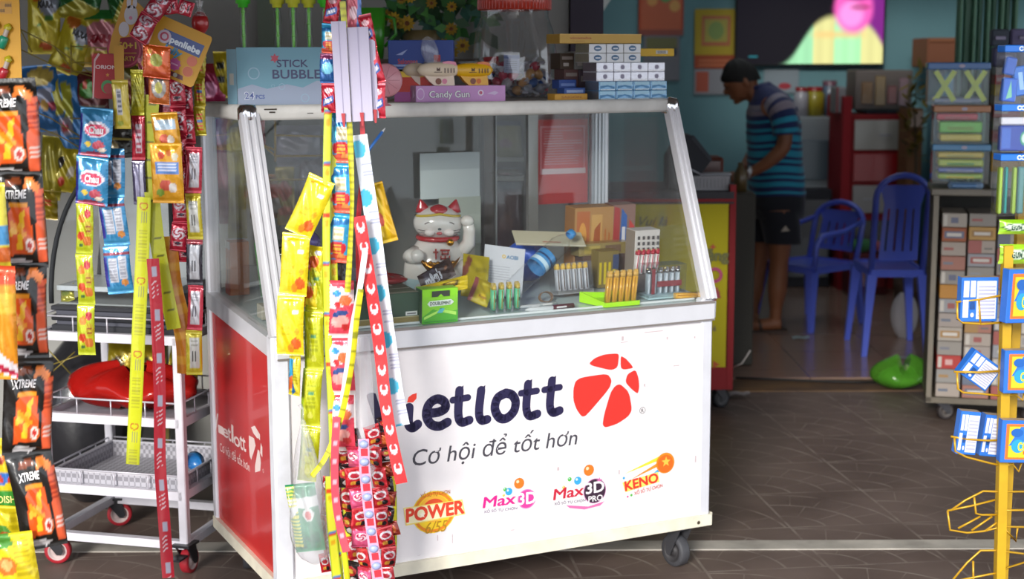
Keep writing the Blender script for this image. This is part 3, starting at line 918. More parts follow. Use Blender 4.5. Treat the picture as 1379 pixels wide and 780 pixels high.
m = MB('card', '#92bdd0'); m.poly([(-.001, .0, 0), (-.03, .012, 0.0), (-.03, .012, h * .97), (-.001, .0, h * .97)])
m.poly([(-.001, .002, h * .97), (-.03, .014, h * .97), (-.03, .014, 0), (-.001, .002, 0)])
fl = Frame((-.03, .0115, 0), (.03, -.012, 0)); m.drect(.008, h * .35, .022, h * .55, fl, 1, '#cfd0c8'); m.build('side_flap', t)
# wands
def wand(cap_col, rod='#6ecb3a', L=.275):
    t = thing('bubble_wand', 'x', 'bubble wand')
    m = MB('clear_plastic')
    prof = []
    R = []
    for k in range(29):
        z = L * k / 28; tw = k * .55
        R.append([V(((.0105 + .0018 * math.cos(3 * (a * PI / 6) - tw)) * math.cos(a * PI / 6), (.0105 + .0018 * math.cos(3 * (a * PI / 6) - tw)) * math.sin(a * PI / 6), z)) for a in range(12)])
    m.rings(R); m.build('tube', t)
    m = MB('plastic', rod); m.lathe([(.0015, .004), (.0045, .006), (.0045, L - .01), (.0015, L)], 10)
    for k in range(8):
        m.lathe([(.0045, L * (k + .5) / 8 - .003), (.0068, L * (k + .5) / 8), (.0045, L * (k + .5) / 8 + .003)], 10)
    m.build('wand_rod', t)
    m = MB('plastic', cap_col); m.lathe([(.0125, L - .006), (.0145, L - .004), (.0148, L + .004), (.021, L + .006), (.022, L + .028), (.018, L + .034), (.001, L + .036)], 18)
    m.build('cap', t)
    return t
g_ = wand('#3fc22c'); y_ = wand('#cfd23a')
iv = t.matrix_world
wl = [(331, '#g', 'bubble wand with green cap standing apart at the left end of the light blue box'), (377, 'y', 'bubble wand with yellow cap, first of the three yellow ones in the light blue box'),
      (398, 'y', 'bubble wand with yellow cap, middle of the three yellow ones in the blue box'), (419, 'y', 'bubble wand with yellow cap, third of the yellow ones in the light blue box'),
      (441, '#g', 'bubble wand with green cap beside the yellow ones, partly behind candy strips')]
for k, (x, c, lab) in enumerate(wl):
    src = g_ if c == '#g' else y_
    q = P(x, 60, A.y + .03 + .02 * (k % 2))
    o = src if k in (0, 1) else dup(src)
    place(o, (q.x, q.y, ZT + .006), (0, 0, .4 * k)); o['label'] = lab; o['group'] = 'bubble wands in the box'

# candy gun box ------------------------------------------------------
A = G(562, 137, ZT)
BG = Matrix.Translation(A) @ Matrix.Rotation(math.radians(17), 4, 'Z')
t = thing('candy_gun_box', 'pink and purple flat carton printed Candy Gun on the cart top', 'box', M=BG)
w, h, dp = 124 * px(A.y) * 1.02, 22 * px(A.y), .13
m = MB('card', '#c493c9'); m.box((0, 0, 0), (w, dp, h), cols=[None, '#b98cc4', '#cf9ad2', None, None, '#b590b2'], bev=.001)
f = Frame((0, 0, 0)); m.text('Candy Gun', f, w * .37, h * .28, h * .42, 3, '#3a2846', bold=.05, width=w * .45); m.text('Candy Gun', f, w * .37, h * .28, h * .42, 4, '#ffffff', bold=.015, width=w * .445)
m.disc(w * .72, h * .55, .009, f, 2, '#ece0f2', rin=.6); m.disc(w * .72, h * .55, .004, f, 3, '#d8402c', rin=.5)
m.decal([(w * .79, h * .5), (w * .88, h * .65), (w * .92, h * .55), (w * .88, h * .4)], f, 2, '#d8c0e2')
m.disc(w * .05, h * .5, .012, f, 2, '#e8d8ee', rin=.85, ry=.017)
fs = Frame((0, dp, 0), (0, -1, 0)); m.disc(dp * .45, h * .5, .02, fs, 2, '#c9649c', ry=.015); m.decal([(dp * .7, h * .2), (dp * .75, h * .8), (dp * .9, h * .4)], fs, 2, '#d9c6de')
m.build('carton', t)
zg = ZT + h
def gun(body, acc, cover, grip, dark, label, lx, ly, rz, s=1.0):
    M = BG @ MX((lx, ly, h), rz) @ Matrix.Scale(s, 4)
    t = thing('candy_gun', label, 'toy', M=M, group='candy guns on the pink box')
    m = MB('plastic', body)
    # rounded body: stacked sections along its length
    R = []
    for k in range(13):
        u = k / 12; x = (u - .5) * .135
        e = (1 - abs(2 * u - 1) ** 3) ** .45 if 0 < u < 1 else .08
        R.append([V((x, .019 * e * math.copysign(abs(math.cos(a)) ** .7, math.cos(a)), .047 + .023 * e * math.copysign(abs(math.sin(a)) ** .7, math.sin(a)))) for a in [2 * PI * i / 16 for i in range(16)]])
    m.rings(R)
    fb = Frame((0, -.0195, 0)); 
    for k in range(4): m.drect(.014 + k * .0095, .038, .017 + k * .0095, .052, fb, 1, dark)
    m.drect(-.018, .0395, .006, .0415, fb, 1, dark); m.decal([(-.010, .044), (.001, .044), (.001, .055), (-.0045, .050), (-.010, .055)], fb, 1, dark)
    m.build('gun_body', t)
    m = MB('plastic', grip)
    fg = Frame((0, -.012, 0))
    m.prism([(-.045, .030), (-.030, .012), (-.015, .0), (.048, .0), (.045, .030)], fg, .024)
    m.disc(-.003, .013, .0095, fg, 1, '#8a4e3a' if body != '#efd9bb' else '#b5735c'); m.disc(.016, .013, .008, fg, 1, acc)
    m.build('grip', t)
    m = MB('plastic', acc); m.prism([(.01, .060), (.055, .060), (.05, .071), (.03, .074), (.012, .071)], Frame((0, -.013, 0)), .026); m.build('trigger_cap', t)
    m = MB('clear_plastic'); m.prism([(-.04, .064), (.01, .064), (.014, .076), (-.044, .073)], Frame((0, -.011, 0)), .022); m.build('top_window', t)
    return t
g1 = gun('#f0dcc0', '#e88aa6', 0, '#f1d9c2', '#5a3a2a', 'cream and pink candy gun with a clear scoop on top', .078, .030, -.02)
m = MB('film')
def sc(u, v):
    a = (u - .5) * 2.6
    r = (.018 + .014 * math.sin(v * PI * .8)) * (1 - .35 * v * v)
    return V((-.022 + r * math.sin(a) - .01 * v, -.006 - r * math.cos(a) * .5 + .006, .07 + .078 * v - .02 * v * abs(u - .45)))
m.grid(sc, 12, 10); m.build('scoop', g1)
gun('#f3b912', '#e0731a', 0, '#eeb010', '#5a3a10', 'yellow candy gun beside the cream one', .186, .032, .05, .97)
gun('#d8c3a8', '#d59aa8', 0, '#d5bca8', '#6a5040', 'cream candy gun lying behind the front cream gun', .045, .075, -.06)

# things behind the guns ----------------------------------------------
def printed_box(name, label, cat, x0, y0, x1, y1, Y, dp, col, marks=(), rz=0., top=None, side=None, group=None, base=None, mat='card', bev=.0015, back_extra=0):
    """carton seen between two picture corners at depth Y; marks are drawn in 0..1 of its front"""
    a = P(x0, y1, Y); w = (x1 - x0) * px(Y) / math.cos(rz); z0 = a.z if base is None else base; h = P(x0, y0, Y).z - z0
    t = thing(name, label, cat, (a.x, a.y, z0), (0, 0, rz), group)
    m = MB(mat, col); m.box((0, 0, 0), (w, dp, h), cols=[None, top, None, side, None, side], bev=bev)
    f = Frame((0, 0, 0))
    draw_marks(m, f, w, h, marks)
    m.build('carton', t)
    return t
def draw_marks(m, f, w, h, marks):
    for i, k in enumerate(marks):
        L = 1 + i
        if k[0] == 'r': m.drect(w * k[1], h * k[2], w * k[3], h * k[4], f, L, k[5])
        elif k[0] == 'e': m.disc(w * k[1], h * k[2], w * k[3], f, L, k[5], ry=h * k[4], n=18)
        elif k[0] == 'p': m.decal([(w * a, h * b) for a, b in k[1]], f, L, k[2])
        elif k[0] == 't': m.text(k[1], f, w * k[2], h * k[3], h * k[4], L, k[6], width=w * k[5], bold=k[7] if len(k) > 7 else .02, shear=k[8] if len(k) > 8 else 0)
        elif k[0] == 'b':
            for q in range(k[5]):
                m.drect(w * (k[1] + (k[3] - k[1]) * q / k[5]), h * k[2], w * (k[1] + (k[3] - k[1]) * (q + .5) / k[5]), h * k[4], f, L, k[6])
        elif k[0] == 's':
            for q in range(k[5]):
                m.drect(w * k[1], h * (k[2] + (k[4] - k[2]) * q / k[5]), w * k[3], h * (k[2] + (k[4] - k[2]) * (q + .5) / k[5]), f, L, k[6])
        elif k[0] == 'k': m.star(w * k[1], h * k[2], w * k[3], f, L, k[4], n=k[5] if len(k) > 5 else 5, k=.6)
printed_box('candy_carton', 'yellow and red carton under the dark blue box on the cart top', 'box', 533, 92, 612, 131, 4.56, .1, '#c9352a', [('r', 0, .75, 1, 1, '#e7bf2c'), ('r', 0, .0, 1, .3, '#9a3a8a')], base=ZT)
printed_box('medicine_carton', 'dark blue carton with red writing behind the candy guns', 'box', 525, 53, 613, 92, 4.56, .09, '#23418f',
            [('r', .03, .05, .75, .14, '#7b93cc'), ('t', 'Salonpas', .3, .28, .16, .3, '#c23a3c'), ('p', [(.12, .55), (.3, .72), (.22, .55)], '#9aa8d6'), ('r', .7, .2, .8, .55, '#b8262c'), ('r', .03, .2, .45, .26, '#8ea2d2')], base=ZT + .0865)
# pink round toy between the strips and the purple box
q = P(521, 107, 4.12)
t = thing('pink_round_fan', 'pink round plastic fan beside the pink candy carton', 'toy', (q.x, q.y, q.z))
m = MB('plastic', '#dc9aa6'); Rr = 23 * px(4.12)
m.lathe([(.001, -.006), (Rr * .9, -.006), (Rr, 0), (Rr * .9, .006), (.001, .006)], 28, ax='y')
for k in range(10):
    a = 2 * PI * k / 10; m.bar((Rr * .15 * math.cos(a), -.0065, Rr * .15 * math.sin(a)), (Rr * .85 * math.cos(a), -.0065, Rr * .85 * math.sin(a)), .0015, .0015, '#c98692')
m.build('fan_disc', t)
m = MB('plastic', '#d68c9a'); m.lathe([(.004, -Rr), (.004, -Rr - .015), (.014, -Rr - .02), (.016, -(q.z - ZT - .001))], 12); m.build('stand', t)

# candy jar ------------------------------------------------------------
q = G(695, 131, ZT)
jx, jy = q.x, q.y + .0
t = thing('candy_jar', 'big clear plastic jar with a red lid, half full of wrapped candies', 'jar', (jx, jy, ZT))
R_ = 57 * px(jy)
m = MB('jar_plastic')
prof = [(.02, .003), (R_ * .92, .002), (R_ * .99, .012), (R_, .06), (R_ * .97, .13), (R_ * .92, .19), (R_ * .83, .222), (R_ * .80, .232), (R_ * .80, .275)]
prof = [(r, z * 1.15) for r, z in prof]
Rg = []
for r, z in prof:
    ring = []
    for k in range(40):
        a = 2 * PI * k / 40; rr = r * (1 + (.018 * math.cos(8 * a) if .01 < z < .21 else 0)); ring.append(V((rr * math.cos(a), rr * math.sin(a), z)))
    Rg.append(ring)
m.rings(Rg, caps=False); m.build('jar_body', t)
m = MB('plastic', '#c8402f'); m.lathe([(R_ * .8, .288), (R_ * .86, .29), (R_ * .86, .340), (R_ * .8, .348), (.001, .348)], 40)
for k in range(60):
    a = 2 * PI * k / 60; c_, s_ = math.cos(a) * R_ * .865, math.sin(a) * R_ * .865
    m.bar((c_, s_, .292), (c_, s_, .338), .002, .002, '#b83627')
m.build('lid', t)
rnd = random.Random(8)
cc = ['#3366b8', '#c7cbd8', '#c93a54', '#e6e2ea', '#2a57ae', '#d84d68', '#b9c3dc', '#d9a05a']
cm_ = {}
def twist_candy(col, name='wrapped_candy'):
    t = MB('wrap', col)
    t.ell((0, 0, 0), (.017, .012, .012), n=12, m=8)
    for s in (-1, 1):
        t.rings([[V((s * .015, .004 * math.cos(a), .004 * math.sin(a))) for a in [PI * k / 4 for k in range(8)]], [V((s * .030, .013 * math.cos(a) * (1 + .3 * math.sin(4 * a)), .004 * math.sin(a))) for a in [PI * k / 4 for k in range(8)]]], col='#e8e8f0', caps=False)
    return t.build(name)
base_c = {}
names_ = {'#3366b8': 'blue', '#c7cbd8': 'silver', '#c93a54': 'red', '#e6e2ea': 'white', '#2a57ae': 'dark blue', '#d84d68': 'pink', '#b9c3dc': 'pale blue', '#d9a05a': 'orange'}
for k in range(64):
    lay = k // 16; a = k * 2.4 + lay; rr = R_ * (.78 if k % 3 else .45) - .012
    c = cc[rnd.randrange(8)]
    z = .024 + lay * .025 + rnd.uniform(-.004, .006)
    if a % 6.28 > 0 and lay == 3 and k % 2: continue
    if c not in base_c:
        o = twist_candy(c); base_c[c] = o
    else:
        o = base_c[c].copy(); COL.objects.link(o)
    o.location = (jx + rr * math.cos(a), jy + rr * math.sin(a), ZT + z); o.rotation_euler = (rnd.uniform(-.6, .6), rnd.uniform(-.9, .9), rnd.uniform(0, 6)); o.scale = (1.35,) * 3
    tag(o, '%s twist-wrapped candy inside the red lidded jar' % names_[c], 'candy', '%s candies in the jar' % names_[c])
o = MB('card', '#b9bfd8'); o.box((-.026, -.002, -.03), (.026, .002, .03), cols=[None, None, '#b9bfdc', None, None, None])
f = Frame((0, -.002, 0)); o.drect(-.026, .018, .026, .03, f, 1, '#7788c0'); 
for k in range(5): o.drect(-.02, -.02 + k * .007, .018, -.018 + k * .007, f, 1, '#8a90a8')
o = tag(o.build('paper_insert'), 'pale blue printed card inside the red lidded jar', 'card'); o.location = (jx - .03 + .02, jy - R_ + .022, ZT + .112); o.rotation_euler = (.2, .03, -.1)
o = MB('card', '#b96a58'); o.box((-.026, -.002, -.028), (.026, .002, .028)); f = Frame((0, -.002, 0)); o.drect(-.026, .014, .026, .028, f, 1, '#b8242c'); o.disc(0.0, -.004, .014, f, 1, '#d89a70'); o.disc(.008, -.015, .008, f, 2, '#e8b53a')
o = tag(o.build('paper_insert'), 'red and orange printed card inside the red lidded jar', 'card'); o.location = (jx - .075, jy - R_ * .55, ZT + .108); o.rotation_euler = (.2, -.05, -.4)

# cigarette packs --------------------------------------------------------
def pack_grid(z0, n, xpx, ycart, face, marks, name, lab, grp, mat='wrap', rows=2, w=.0625, h=.029):
    x0 = None
    src = None
    a = cz(xpx, 134, ZT)
    rown = ('lower', 'upper'); pos = ['leftmost', 'second from left', 'third from left', 'fourth from left']
    for r in range(rows):
        for k in range(n):
            M = CM @ Matrix.Translation((xpx + k * w, ycart, z0 + r * h))
            if src is None:
                t = thing(name, '', 'cigarette pack', M=M)
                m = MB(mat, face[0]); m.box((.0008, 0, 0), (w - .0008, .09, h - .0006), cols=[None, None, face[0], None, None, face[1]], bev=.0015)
                draw_marks(m, Frame((0, 0, 0)), w, h, marks); m.build('carton', t); src = t; o = t
            else:
                o = dup(src, M=M)
            o['label'] = '%s, %s, %s row' % (lab, pos[k], rown[r]); o['group'] = grp
xa = cz(806, 135, ZT)[0]
ya = CT + .02
xb = cl(808, 134, ya)[0]
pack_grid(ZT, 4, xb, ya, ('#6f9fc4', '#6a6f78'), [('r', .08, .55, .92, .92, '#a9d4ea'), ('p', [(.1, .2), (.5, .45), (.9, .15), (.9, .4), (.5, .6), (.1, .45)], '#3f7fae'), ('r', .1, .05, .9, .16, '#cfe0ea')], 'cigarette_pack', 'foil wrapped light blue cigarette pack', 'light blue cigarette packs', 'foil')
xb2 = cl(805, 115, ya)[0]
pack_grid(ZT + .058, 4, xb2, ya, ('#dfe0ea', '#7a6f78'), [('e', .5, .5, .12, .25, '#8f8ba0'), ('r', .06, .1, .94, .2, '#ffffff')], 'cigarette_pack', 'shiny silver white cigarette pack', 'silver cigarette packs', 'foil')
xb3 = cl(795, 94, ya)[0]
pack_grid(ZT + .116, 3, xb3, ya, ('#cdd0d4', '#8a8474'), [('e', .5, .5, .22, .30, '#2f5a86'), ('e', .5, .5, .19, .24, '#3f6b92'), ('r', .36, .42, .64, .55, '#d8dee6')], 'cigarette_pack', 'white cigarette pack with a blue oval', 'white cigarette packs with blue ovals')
# smaller packs at their left, standing back
def cart_box(name, label, cat, x0, y0, x1, y1, yl, dp, col, marks=(), z0=None, side=None, top=None, group=None, rz=0., mat='card', part='carton'):
    a = cl(x0, y1, yl); b = cl(x1, y1, yl); zt_ = cl(x0, y0, yl)[1]
    zb = a[1] if z0 is None else z0
    M = CM @ MX((a[0], yl, zb), rz)
    t = thing(name, label, cat, M=M, group=group)
    w, h = (b[0] - a[0]) / max(.3, math.cos(rz)), zt_ - zb
    m = MB(mat, col); m.box((0, 0, 0), (w, dp, h), cols=[None, top, None, None, None, side], bev=.0012)
    draw_marks(m, Frame((0, 0, 0)), w, h, marks); m.build(part, t)
    t['w'] = w; t['h'] = h
    del t['w'], t['h']
    return t, w, h
cart_box('cigarette_pack', 'orange yellow flat pack lying in front of the brown packs', 'cigarette pack', 749, 127, 793, 134, .30, .05, '#d9a23a', [('t', 'SAIGON', .5, .3, .4, .6, '#b06a2a')], z0=ZT, group='loose packs left of the blue foil packs')
cart_box('cigarette_pack', 'small blue flat pack lying on the orange yellow pack', 'cigarette pack', 762, 119, 790, 126, .325, .05, '#3f62b0', [('r', .1, .3, .9, .7, '#9db4e0')], z0=ZT + .0162, group='loose packs left of the blue foil packs')
cart_box('cigarette_pack', 'small blue pack tilted at the jar side', 'cigarette pack', 755, 108, 778, 119, .37, .05, '#3a5aa8', [('r', .1, .3, .9, .6, '#7a94d0')], z0=ZT + .034, group='loose packs left of the blue foil packs')
for k, (x0, y0, x1, y1, c, lab) in enumerate(((782, 95, 803, 134, '#57474f', 'dark maroon pack standing left of the silver packs'), (776, 70, 793, 94, '#8c8a86', 'grey white pack left of the oval packs, upper tier'),
                                            (757, 72, 775, 94, '#4a3a2c', 'dark brown pack next to the jar under the yellow carton'), (762, 94, 781, 107, '#6a4a48', 'brown red pack left of the dark maroon pack'), )):
    cart_box('cigarette_pack', lab, 'cigarette pack', x0, y0, x1, y1, .40 + .0 * k, .07, c, [('r', .1, .6, .9, .8, '#9a8f88'), ('r', .2, .2, .6, .4, '#b8b0a8')], z0=[ZT, cl(776, 94, .40)[1], cl(757, 94, .40)[1], ZT + .04][k], group='packs standing behind the loose ones')
q0 = cl(752, 68, .27)
t, w, h = cart_box('cigarette_carton', 'long pale yellow carton lying on top of the white oval packs', 'carton', 756, 46, 866, 68, .27, .09, '#c9a24c', [('t', 'vinataba', .25, .48, .22, .26, '#a84a2a'), ('t', 'CLASSIC', .22, .2, .1, .16, '#b0803a'), ('r', 0, .93, 1, 1, '#dcb866')], z0=ZT + .1745, side='#b08a3c', top='#d5b05a')
cart_box('cigarette_carton', 'bright yellow carton with a bar code behind the white oval packs', 'carton', 795, 66, 910, 87, .37, .06, '#d9ae1c', [('r', .78, .3, .92, .75, '#c8c4c0'), ('b', .8, .35, .9, .7, 8, '#6a665f')], z0=ZT + .135)
cart_box('carton_stack_box', 'plain grey carton hidden behind the silver packs', 'carton', 800, 88, 890, 134, .37, .09, '#8a8684', z0=ZT)
# ================================================================== in the display
def on_shelf(x, y):                   # where a base pixel meets the sloping shelf
    yl = .1
    for _ in range(12):
        X, yl2 = cz(x, y, shelf_z(yl)); yl = max(.02, min(.6, yl2))
    return X, yl, shelf_z(yl)
# plain olive gift box
X, yl, z = .40, .06, shelf_z(.04)
a = cl(519, 430, .06); b = cl(564, 430, .06)
t = thing('gift_box', 'dark green and khaki carton with pale lines at the front left of the display', 'box', M=CM @ MX((b[0] - .21, .06, z)))
w, h, dp = .21, cl(540, 394, .06)[1] - z, .20
m = MB('card', '#2f4a38'); m.box((0, 0, 0), (w, dp, h), cols=[None, '#4f5a42', None, None, None, None], bev=.001)
f = Frame((0, 0, 0)); m.drect(0, 0, w, h * .22, f, 1, '#8a7a46'); m.drect(0, h * .22, w, h * .25, f, 2, '#b8b08a'); m.drect(w * .8, h * .27, w * .97, h * .40, f, 2, '#dde0dd'); m.drect(w * .82, h * .31, w * .95, h * .35, f, 3, '#6a6a70')
m.drect(w * .55, h * .27, w * .72, h * .33, f, 2, '#1d3428')
ftp = Frame((0, 0, h), (1, 0, 0), (0, 1, 0))
m.drect(0, 0, w, dp * .1, ftp, 1, '#8a8a78')
m.decal([(w * .45, dp * .25), (w * .62, dp * .25), (w * .68, dp * .32), (w * .62, dp * .39), (w * .45, dp * .39)], ftp, 1, '#33333a'); m.drect(w * .68, dp * .31, w * .98, dp * .33, ftp, 1, '#d5d8cc'); m.drect(w * .4, dp * .62, w * .78, dp * .65, ftp, 1, '#c9cfc0'); m.drect(w * .76, dp * .5, w * .8, dp * .65, ftp, 1, '#c9cfc0')
m.build('carton', t)
hbox = h
# gum pack
t, w, h = cart_box('gum_box', 'bright green DOUBLEMINT gum box at the glass', 'box', 568, 390, 616, 431, .035, .05, '#86cf2c',
    [('p', [(0, 0), (1, 0), (1, .35), (.6, .3), (.3, .42), (0, .2)], '#4fae2a'), ('p', [(.05, .12), (.5, .33), (.95, .2), (.95, .3), (.5, .4), (.05, .2)], '#b7e868'), ('r', .05, .04, .95, .07, '#2f8a2e'),
     ('p', [(.13, .58), (.2, .50), (.8, .52), (.88, .6), (.8, .68), (.2, .66)], '#dfe9e2'), ('t', 'DOUBLEMINT', .5, .54, .1, .58, '#26463a', .03), ('p', [(.4, .3), (.5, .45), (.62, .42), (.55, .3)], '#58b8c8'), ('r', .25, .78, .75, .95, '#3a4038'), ('p', [(.42, .78), (.5, .86), (.58, .78)], '#86cf2c'),
     ('t', 'x', .5, .42, .05, .05, '#2f6a3a')], z0=shelf_z(.03), side='#33503a', top='#9ad84a')
# pouches on top
def pouch(name, label, cat, x, y, yl, z, w, h, th, a, texts=(), rz=0., tilt=70., rx=None, back=None, seed=3, group=None, mat='foil'):
    c = cl(x, y, yl)
    M = CM @ MX((c[0], yl, z if z is not None else c[1]), rz) @ Matrix.Rotation(-math.radians(tilt), 4, 'X') @ (Matrix.Rotation(rx, 4, 'Y') if rx else Matrix.Identity(4))
    m = packet(w, h, th, a, back, texts, nu=14, nv=18, seed=seed, mat=mat)
    o = m.build(name); o.matrix_basis = M
    return tag(o, label, cat, group)
pouch('chocolate_pouch', 'dark brown m&m\'s pouch lying on the green gift box', 'candy pouch', 588, 366, .13, shelf_z(.04) + hbox + .032, .125, .055, .018,
      art('#3d2b29', ('p', [(.05, .1), (.3, .1), (.5, .9), (.1, .9)], '#5a5560'), ('e', .8, .6, .05, .1, '#a06a4a'), ('r', .92, 0, 1, 1, '#54403c')), [("m&m's", .35, .5, .6, .5, '#c9ccd6', .04, 0, .05)], rz=.05, tilt=25, rx=-.42)
pouch('candy_pouch', 'bright yellow pouch lying across the gum box', 'candy pouch', 596, 387, .075, None, .165, .04, .02,
      art('#f0d31c', ('r', .5, .35, .8, .75, '#4a3a1c'), ('r', .52, .42, .78, .68, '#e0b81a'), ('e', .2, .5, .08, .3, '#f6e46a')), [('crispy', .65, .55, .3, .24, '#4a3a1c', .02)], rz=.0, tilt=30, rx=-.16)
pouch('candy_pouch', 'dull yellow pouch standing behind, with a brown stripe', 'candy pouch', 640, 372, .24, None, .085, .14, .02,
      art('#b9a81c', ('p', [(.0, .3), (.35, .9), (.2, 1), (.0, .7)], '#8a4a3a'), ('e', .6, .35, .2, .15, '#cdbb34'), ('r', .5, .6, .9, .7, '#9a8a1a')), [('mi', .6, .35, .12, .3, '#7a5a1a')], tilt=28, rx=.22)
pouch('candy_pouch', 'olive yellow pouch with a pink edge leaning beside the green lighters', 'candy pouch', 648, 393, .16, None, .065, .085, .014,
      art('#b8a420', ('r', 0, 0, .2, 1, '#a85a5c'), ('e', .6, .3, .25, .12, '#e0c02a'), ('r', .4, .75, .9, .85, '#d8c84a')), [('Kopi', .62, .3, .12, .4, '#7a3a1a')], tilt=30, rx=.5)
# white bank card holder, leaning
c = cl(675, 402, .24)
t = thing('folded_card', 'white folded card printed AOBI leaning behind the green lighters', 'card', M=CM @ MX((c[0], .26, shelf_z(.26) + .012), -.15) @ Matrix.Rotation(-.35, 4, 'X') @ Matrix.Rotation(.16, 4, 'Y'))
m = MB('matte', '#b9bcc4'); m.box((-.055, 0, 0), (.075, .0025, .155)); f = Frame((0, 0, 0))
m.text('AOBI', f, .035, .118, .012, 1, '#3c6f96', bold=.03); m.disc(.008, .124, .006, f, 1, '#c8a83a', rin=.5)
for k in range(6): m.drect(-.04, .05 + k * .008, .03, .052 + k * .008, f, 1, '#9a9da6')
m.build('leaflet', t)
# lighters
def lighter(body, top, name='lighter', mat='plastic', h=.078, w=.0125, band=None, dot=None):
    t = thing(name, '', 'lighter')
    m = MB(mat, body)
    m.rings([[V((p[0], p[1], z)) for p in rrect(w, .02, .005)] for z in (0, h * .78)], smooth=True)
    f = Frame((0, -.0101, 0))
    if dot: m.disc(w * .25, h * .38, w * .22, f, 1, dot, ry=h * .08)
    if band: m.drect(-w * .32, h * .05, -w * .02, h * .76, f, 1, band)
    m.build('lighter_body', t)
    m = MB('chrome' if top == 'c' else 'plastic', '#c9c9cc' if top == 'c' else top)
    m.rings([[V((p[0], p[1], z)) for p in rrect(w * .96, .019, .004)] for z in (h * .78, h * .93)]); m.lathe([(.001, -w * .4), (.004, -w * .4), (.004, w * .4), (.001, w * .4)], 12, (0, .002, h * .94), ax='x', col='#b8a878'); m.box((-w * .35, -.009, h * .9), (w * .35, -.002, h), bev=.001)
    m.build('lighter_head', t)
    return t
grn = lighter('#5fbf94', '#b9a24a', band='#8a7a3e', dot='#3a4a34')
c0 = cl(664, 405, .12); c1 = cl(701, 402, .12)
order = ['first', 'second', 'third', 'fourth', 'fifth', 'sixth', 'seventh', 'eighth']
for k in range(8):
    o = grn if k == 0 else dup(grn)
    row = k % 2; i = k // 2
    x = c0[0] + (c1[0] - c0[0]) * (i + .0 + .42 * row) / 3.5
    place(o, None, M=CM @ MX((x, .12 + .026 * row, shelf_z(.12) + .0035)))
    o['label'] = 'green and gold lighter, %s from the left in the %s row of the clear stand' % (order[i], ('front', 'back')[row]); o['group'] = 'green lighters'
t = thing('lighter_stand', 'clear plastic tray under the green and gold lighters', 'tray', M=CM @ MX((c0[0] - .02, .10, shelf_z(.12) - .003)))
m = MB('clear_plastic'); m.box((0, -.005, 0), (.135, .065, .003)); m.box((0, -.007, 0), (.135, -.005, .014)); m.build('tray', t)
# lime tray with gold lighters
c0 = cl(818, 408, .06)
t = thing('lighter_tray', 'lime green plastic tray holding the gold lighters', 'tray', M=CM @ MX((c0[0] - .015, .045, shelf_z(.05)), .0))
m = MB('plastic', '#a9e61e'); wl_ = .118
m.hexa([(0, 0, 0), (wl_, 0, 0), (wl_, .075, 0), (-.035, .095, 0), (0, 0, .010), (wl_, 0, .010), (wl_, .075, .012), (-.035, .095, .012)])
m.box((-.004, -.003, .0), (wl_, .0, .014)); m.hexa([(-.037, .093, 0), (wl_, .075, 0), (wl_, .079, 0), (-.037, .097, 0), (-.037, .093, .032), (wl_, .075, .022), (wl_, .079, .022), (-.037, .097, .032)])
m.hexa([(-.004, 0, 0), (0, 0, 0), (-.035, .095, 0), (-.039, .095, 0), (-.004, 0, .014), (0, 0, .014), (-.035, .095, .032), (-.039, .095, .032)])
m.build('tray', t)
gld = lighter('#d8a43a', '#caa050', mat='wrap', h=.098, w=.0165, band='#b07c22')
for k in range(5):
    o = gld if k == 0 else dup(gld)
    place(o, None, M=CM @ MX((c0[0] + .002 + k * .0225, .066, shelf_z(.06) + .0115), -.12) @ Matrix.Rotation(.06, 4, 'Y'))
    o['label'] = 'gold lighter in the lime tray, %s from the left' % order[k]; o['group'] = 'gold lighters in the lime tray'
# clear boxes of lighters
def clear_box(label, x, y, yl, w, h, dp, rz, tilt, base_col='#b9d6dc', up=0.):
    c = cl(x, y, yl)
    M = CM @ MX((c[0], yl, shelf_z(yl) + .001 + up), rz) @ Matrix.Rotation(tilt, 4, 'X')
    t = thing('lighter_box', label, 'box', M=M)
    m = MB('clear_plastic')
    m.box((0, 0, .004), (w, .001, h)); m.box((0, dp, .004), (w, dp + .001, h)); m.box((0, 0, .004), (.001, dp, h)); m.box((w, 0, .004), (w + .001, dp, h)); m.box((0, 0, h), (w, dp, h + .001)); m.build('clear_case', t)
    m = MB('plastic', base_col); m.box((0, 0, 0), (w, dp, .012)); m.build('base_tray', t)
    return t, M
t, Mb = clear_box('clear plastic box of white and yellow topped lighters, tilted, in the display centre', 752, 396, .20, .128, .098, .05, .03, -.22, '#8d8f94', up=.012)
yl_l = lighter('#c9cbd2', '#e3b520', h=.085, w=.0135, band='#5a4a44')
for k in range(6):
    o = yl_l if k == 0 else dup(yl_l)
    place(o, None, M=Mb @ MX((.014 + k * .0202, .022, .0125)))
    o['label'] = 'white lighter with yellow top, %s from the left in the clear tilted box' % order[k]; o['group'] = 'yellow topped lighters'
t, Mb = clear_box('clear plastic box with pale blue base and slim silver lighters near the right post', 873, 401, .09, .135, .105, .06, .0, 0., '#b4d2da')
sl_l = lighter('#a9b4be', 'c', h=.085, w=.0125, band='#e6ecf2'); 
for k in range(6):
    o = sl_l if k == 0 else dup(sl_l)
    place(o, None, M=Mb @ MX((.014 + k * .0212, .028, .0125)))
    o['label'] = 'slim silver lighter, %s from the left in the clear box beside the gold ones' % order[k]; o['group'] = 'silver lighters in the clear box'
o = MB('card', '#8c2c33'); o.box((0, 0, 0), (.012, .001, .08)); o.box((.02, .0, .022), (.11, .001, .04)); o = tag(o.build('red_insert'), 'dark red printed slip inside the clear box of silver lighters', 'card'); o.matrix_basis = Mb @ MX((.018, .012, .014))
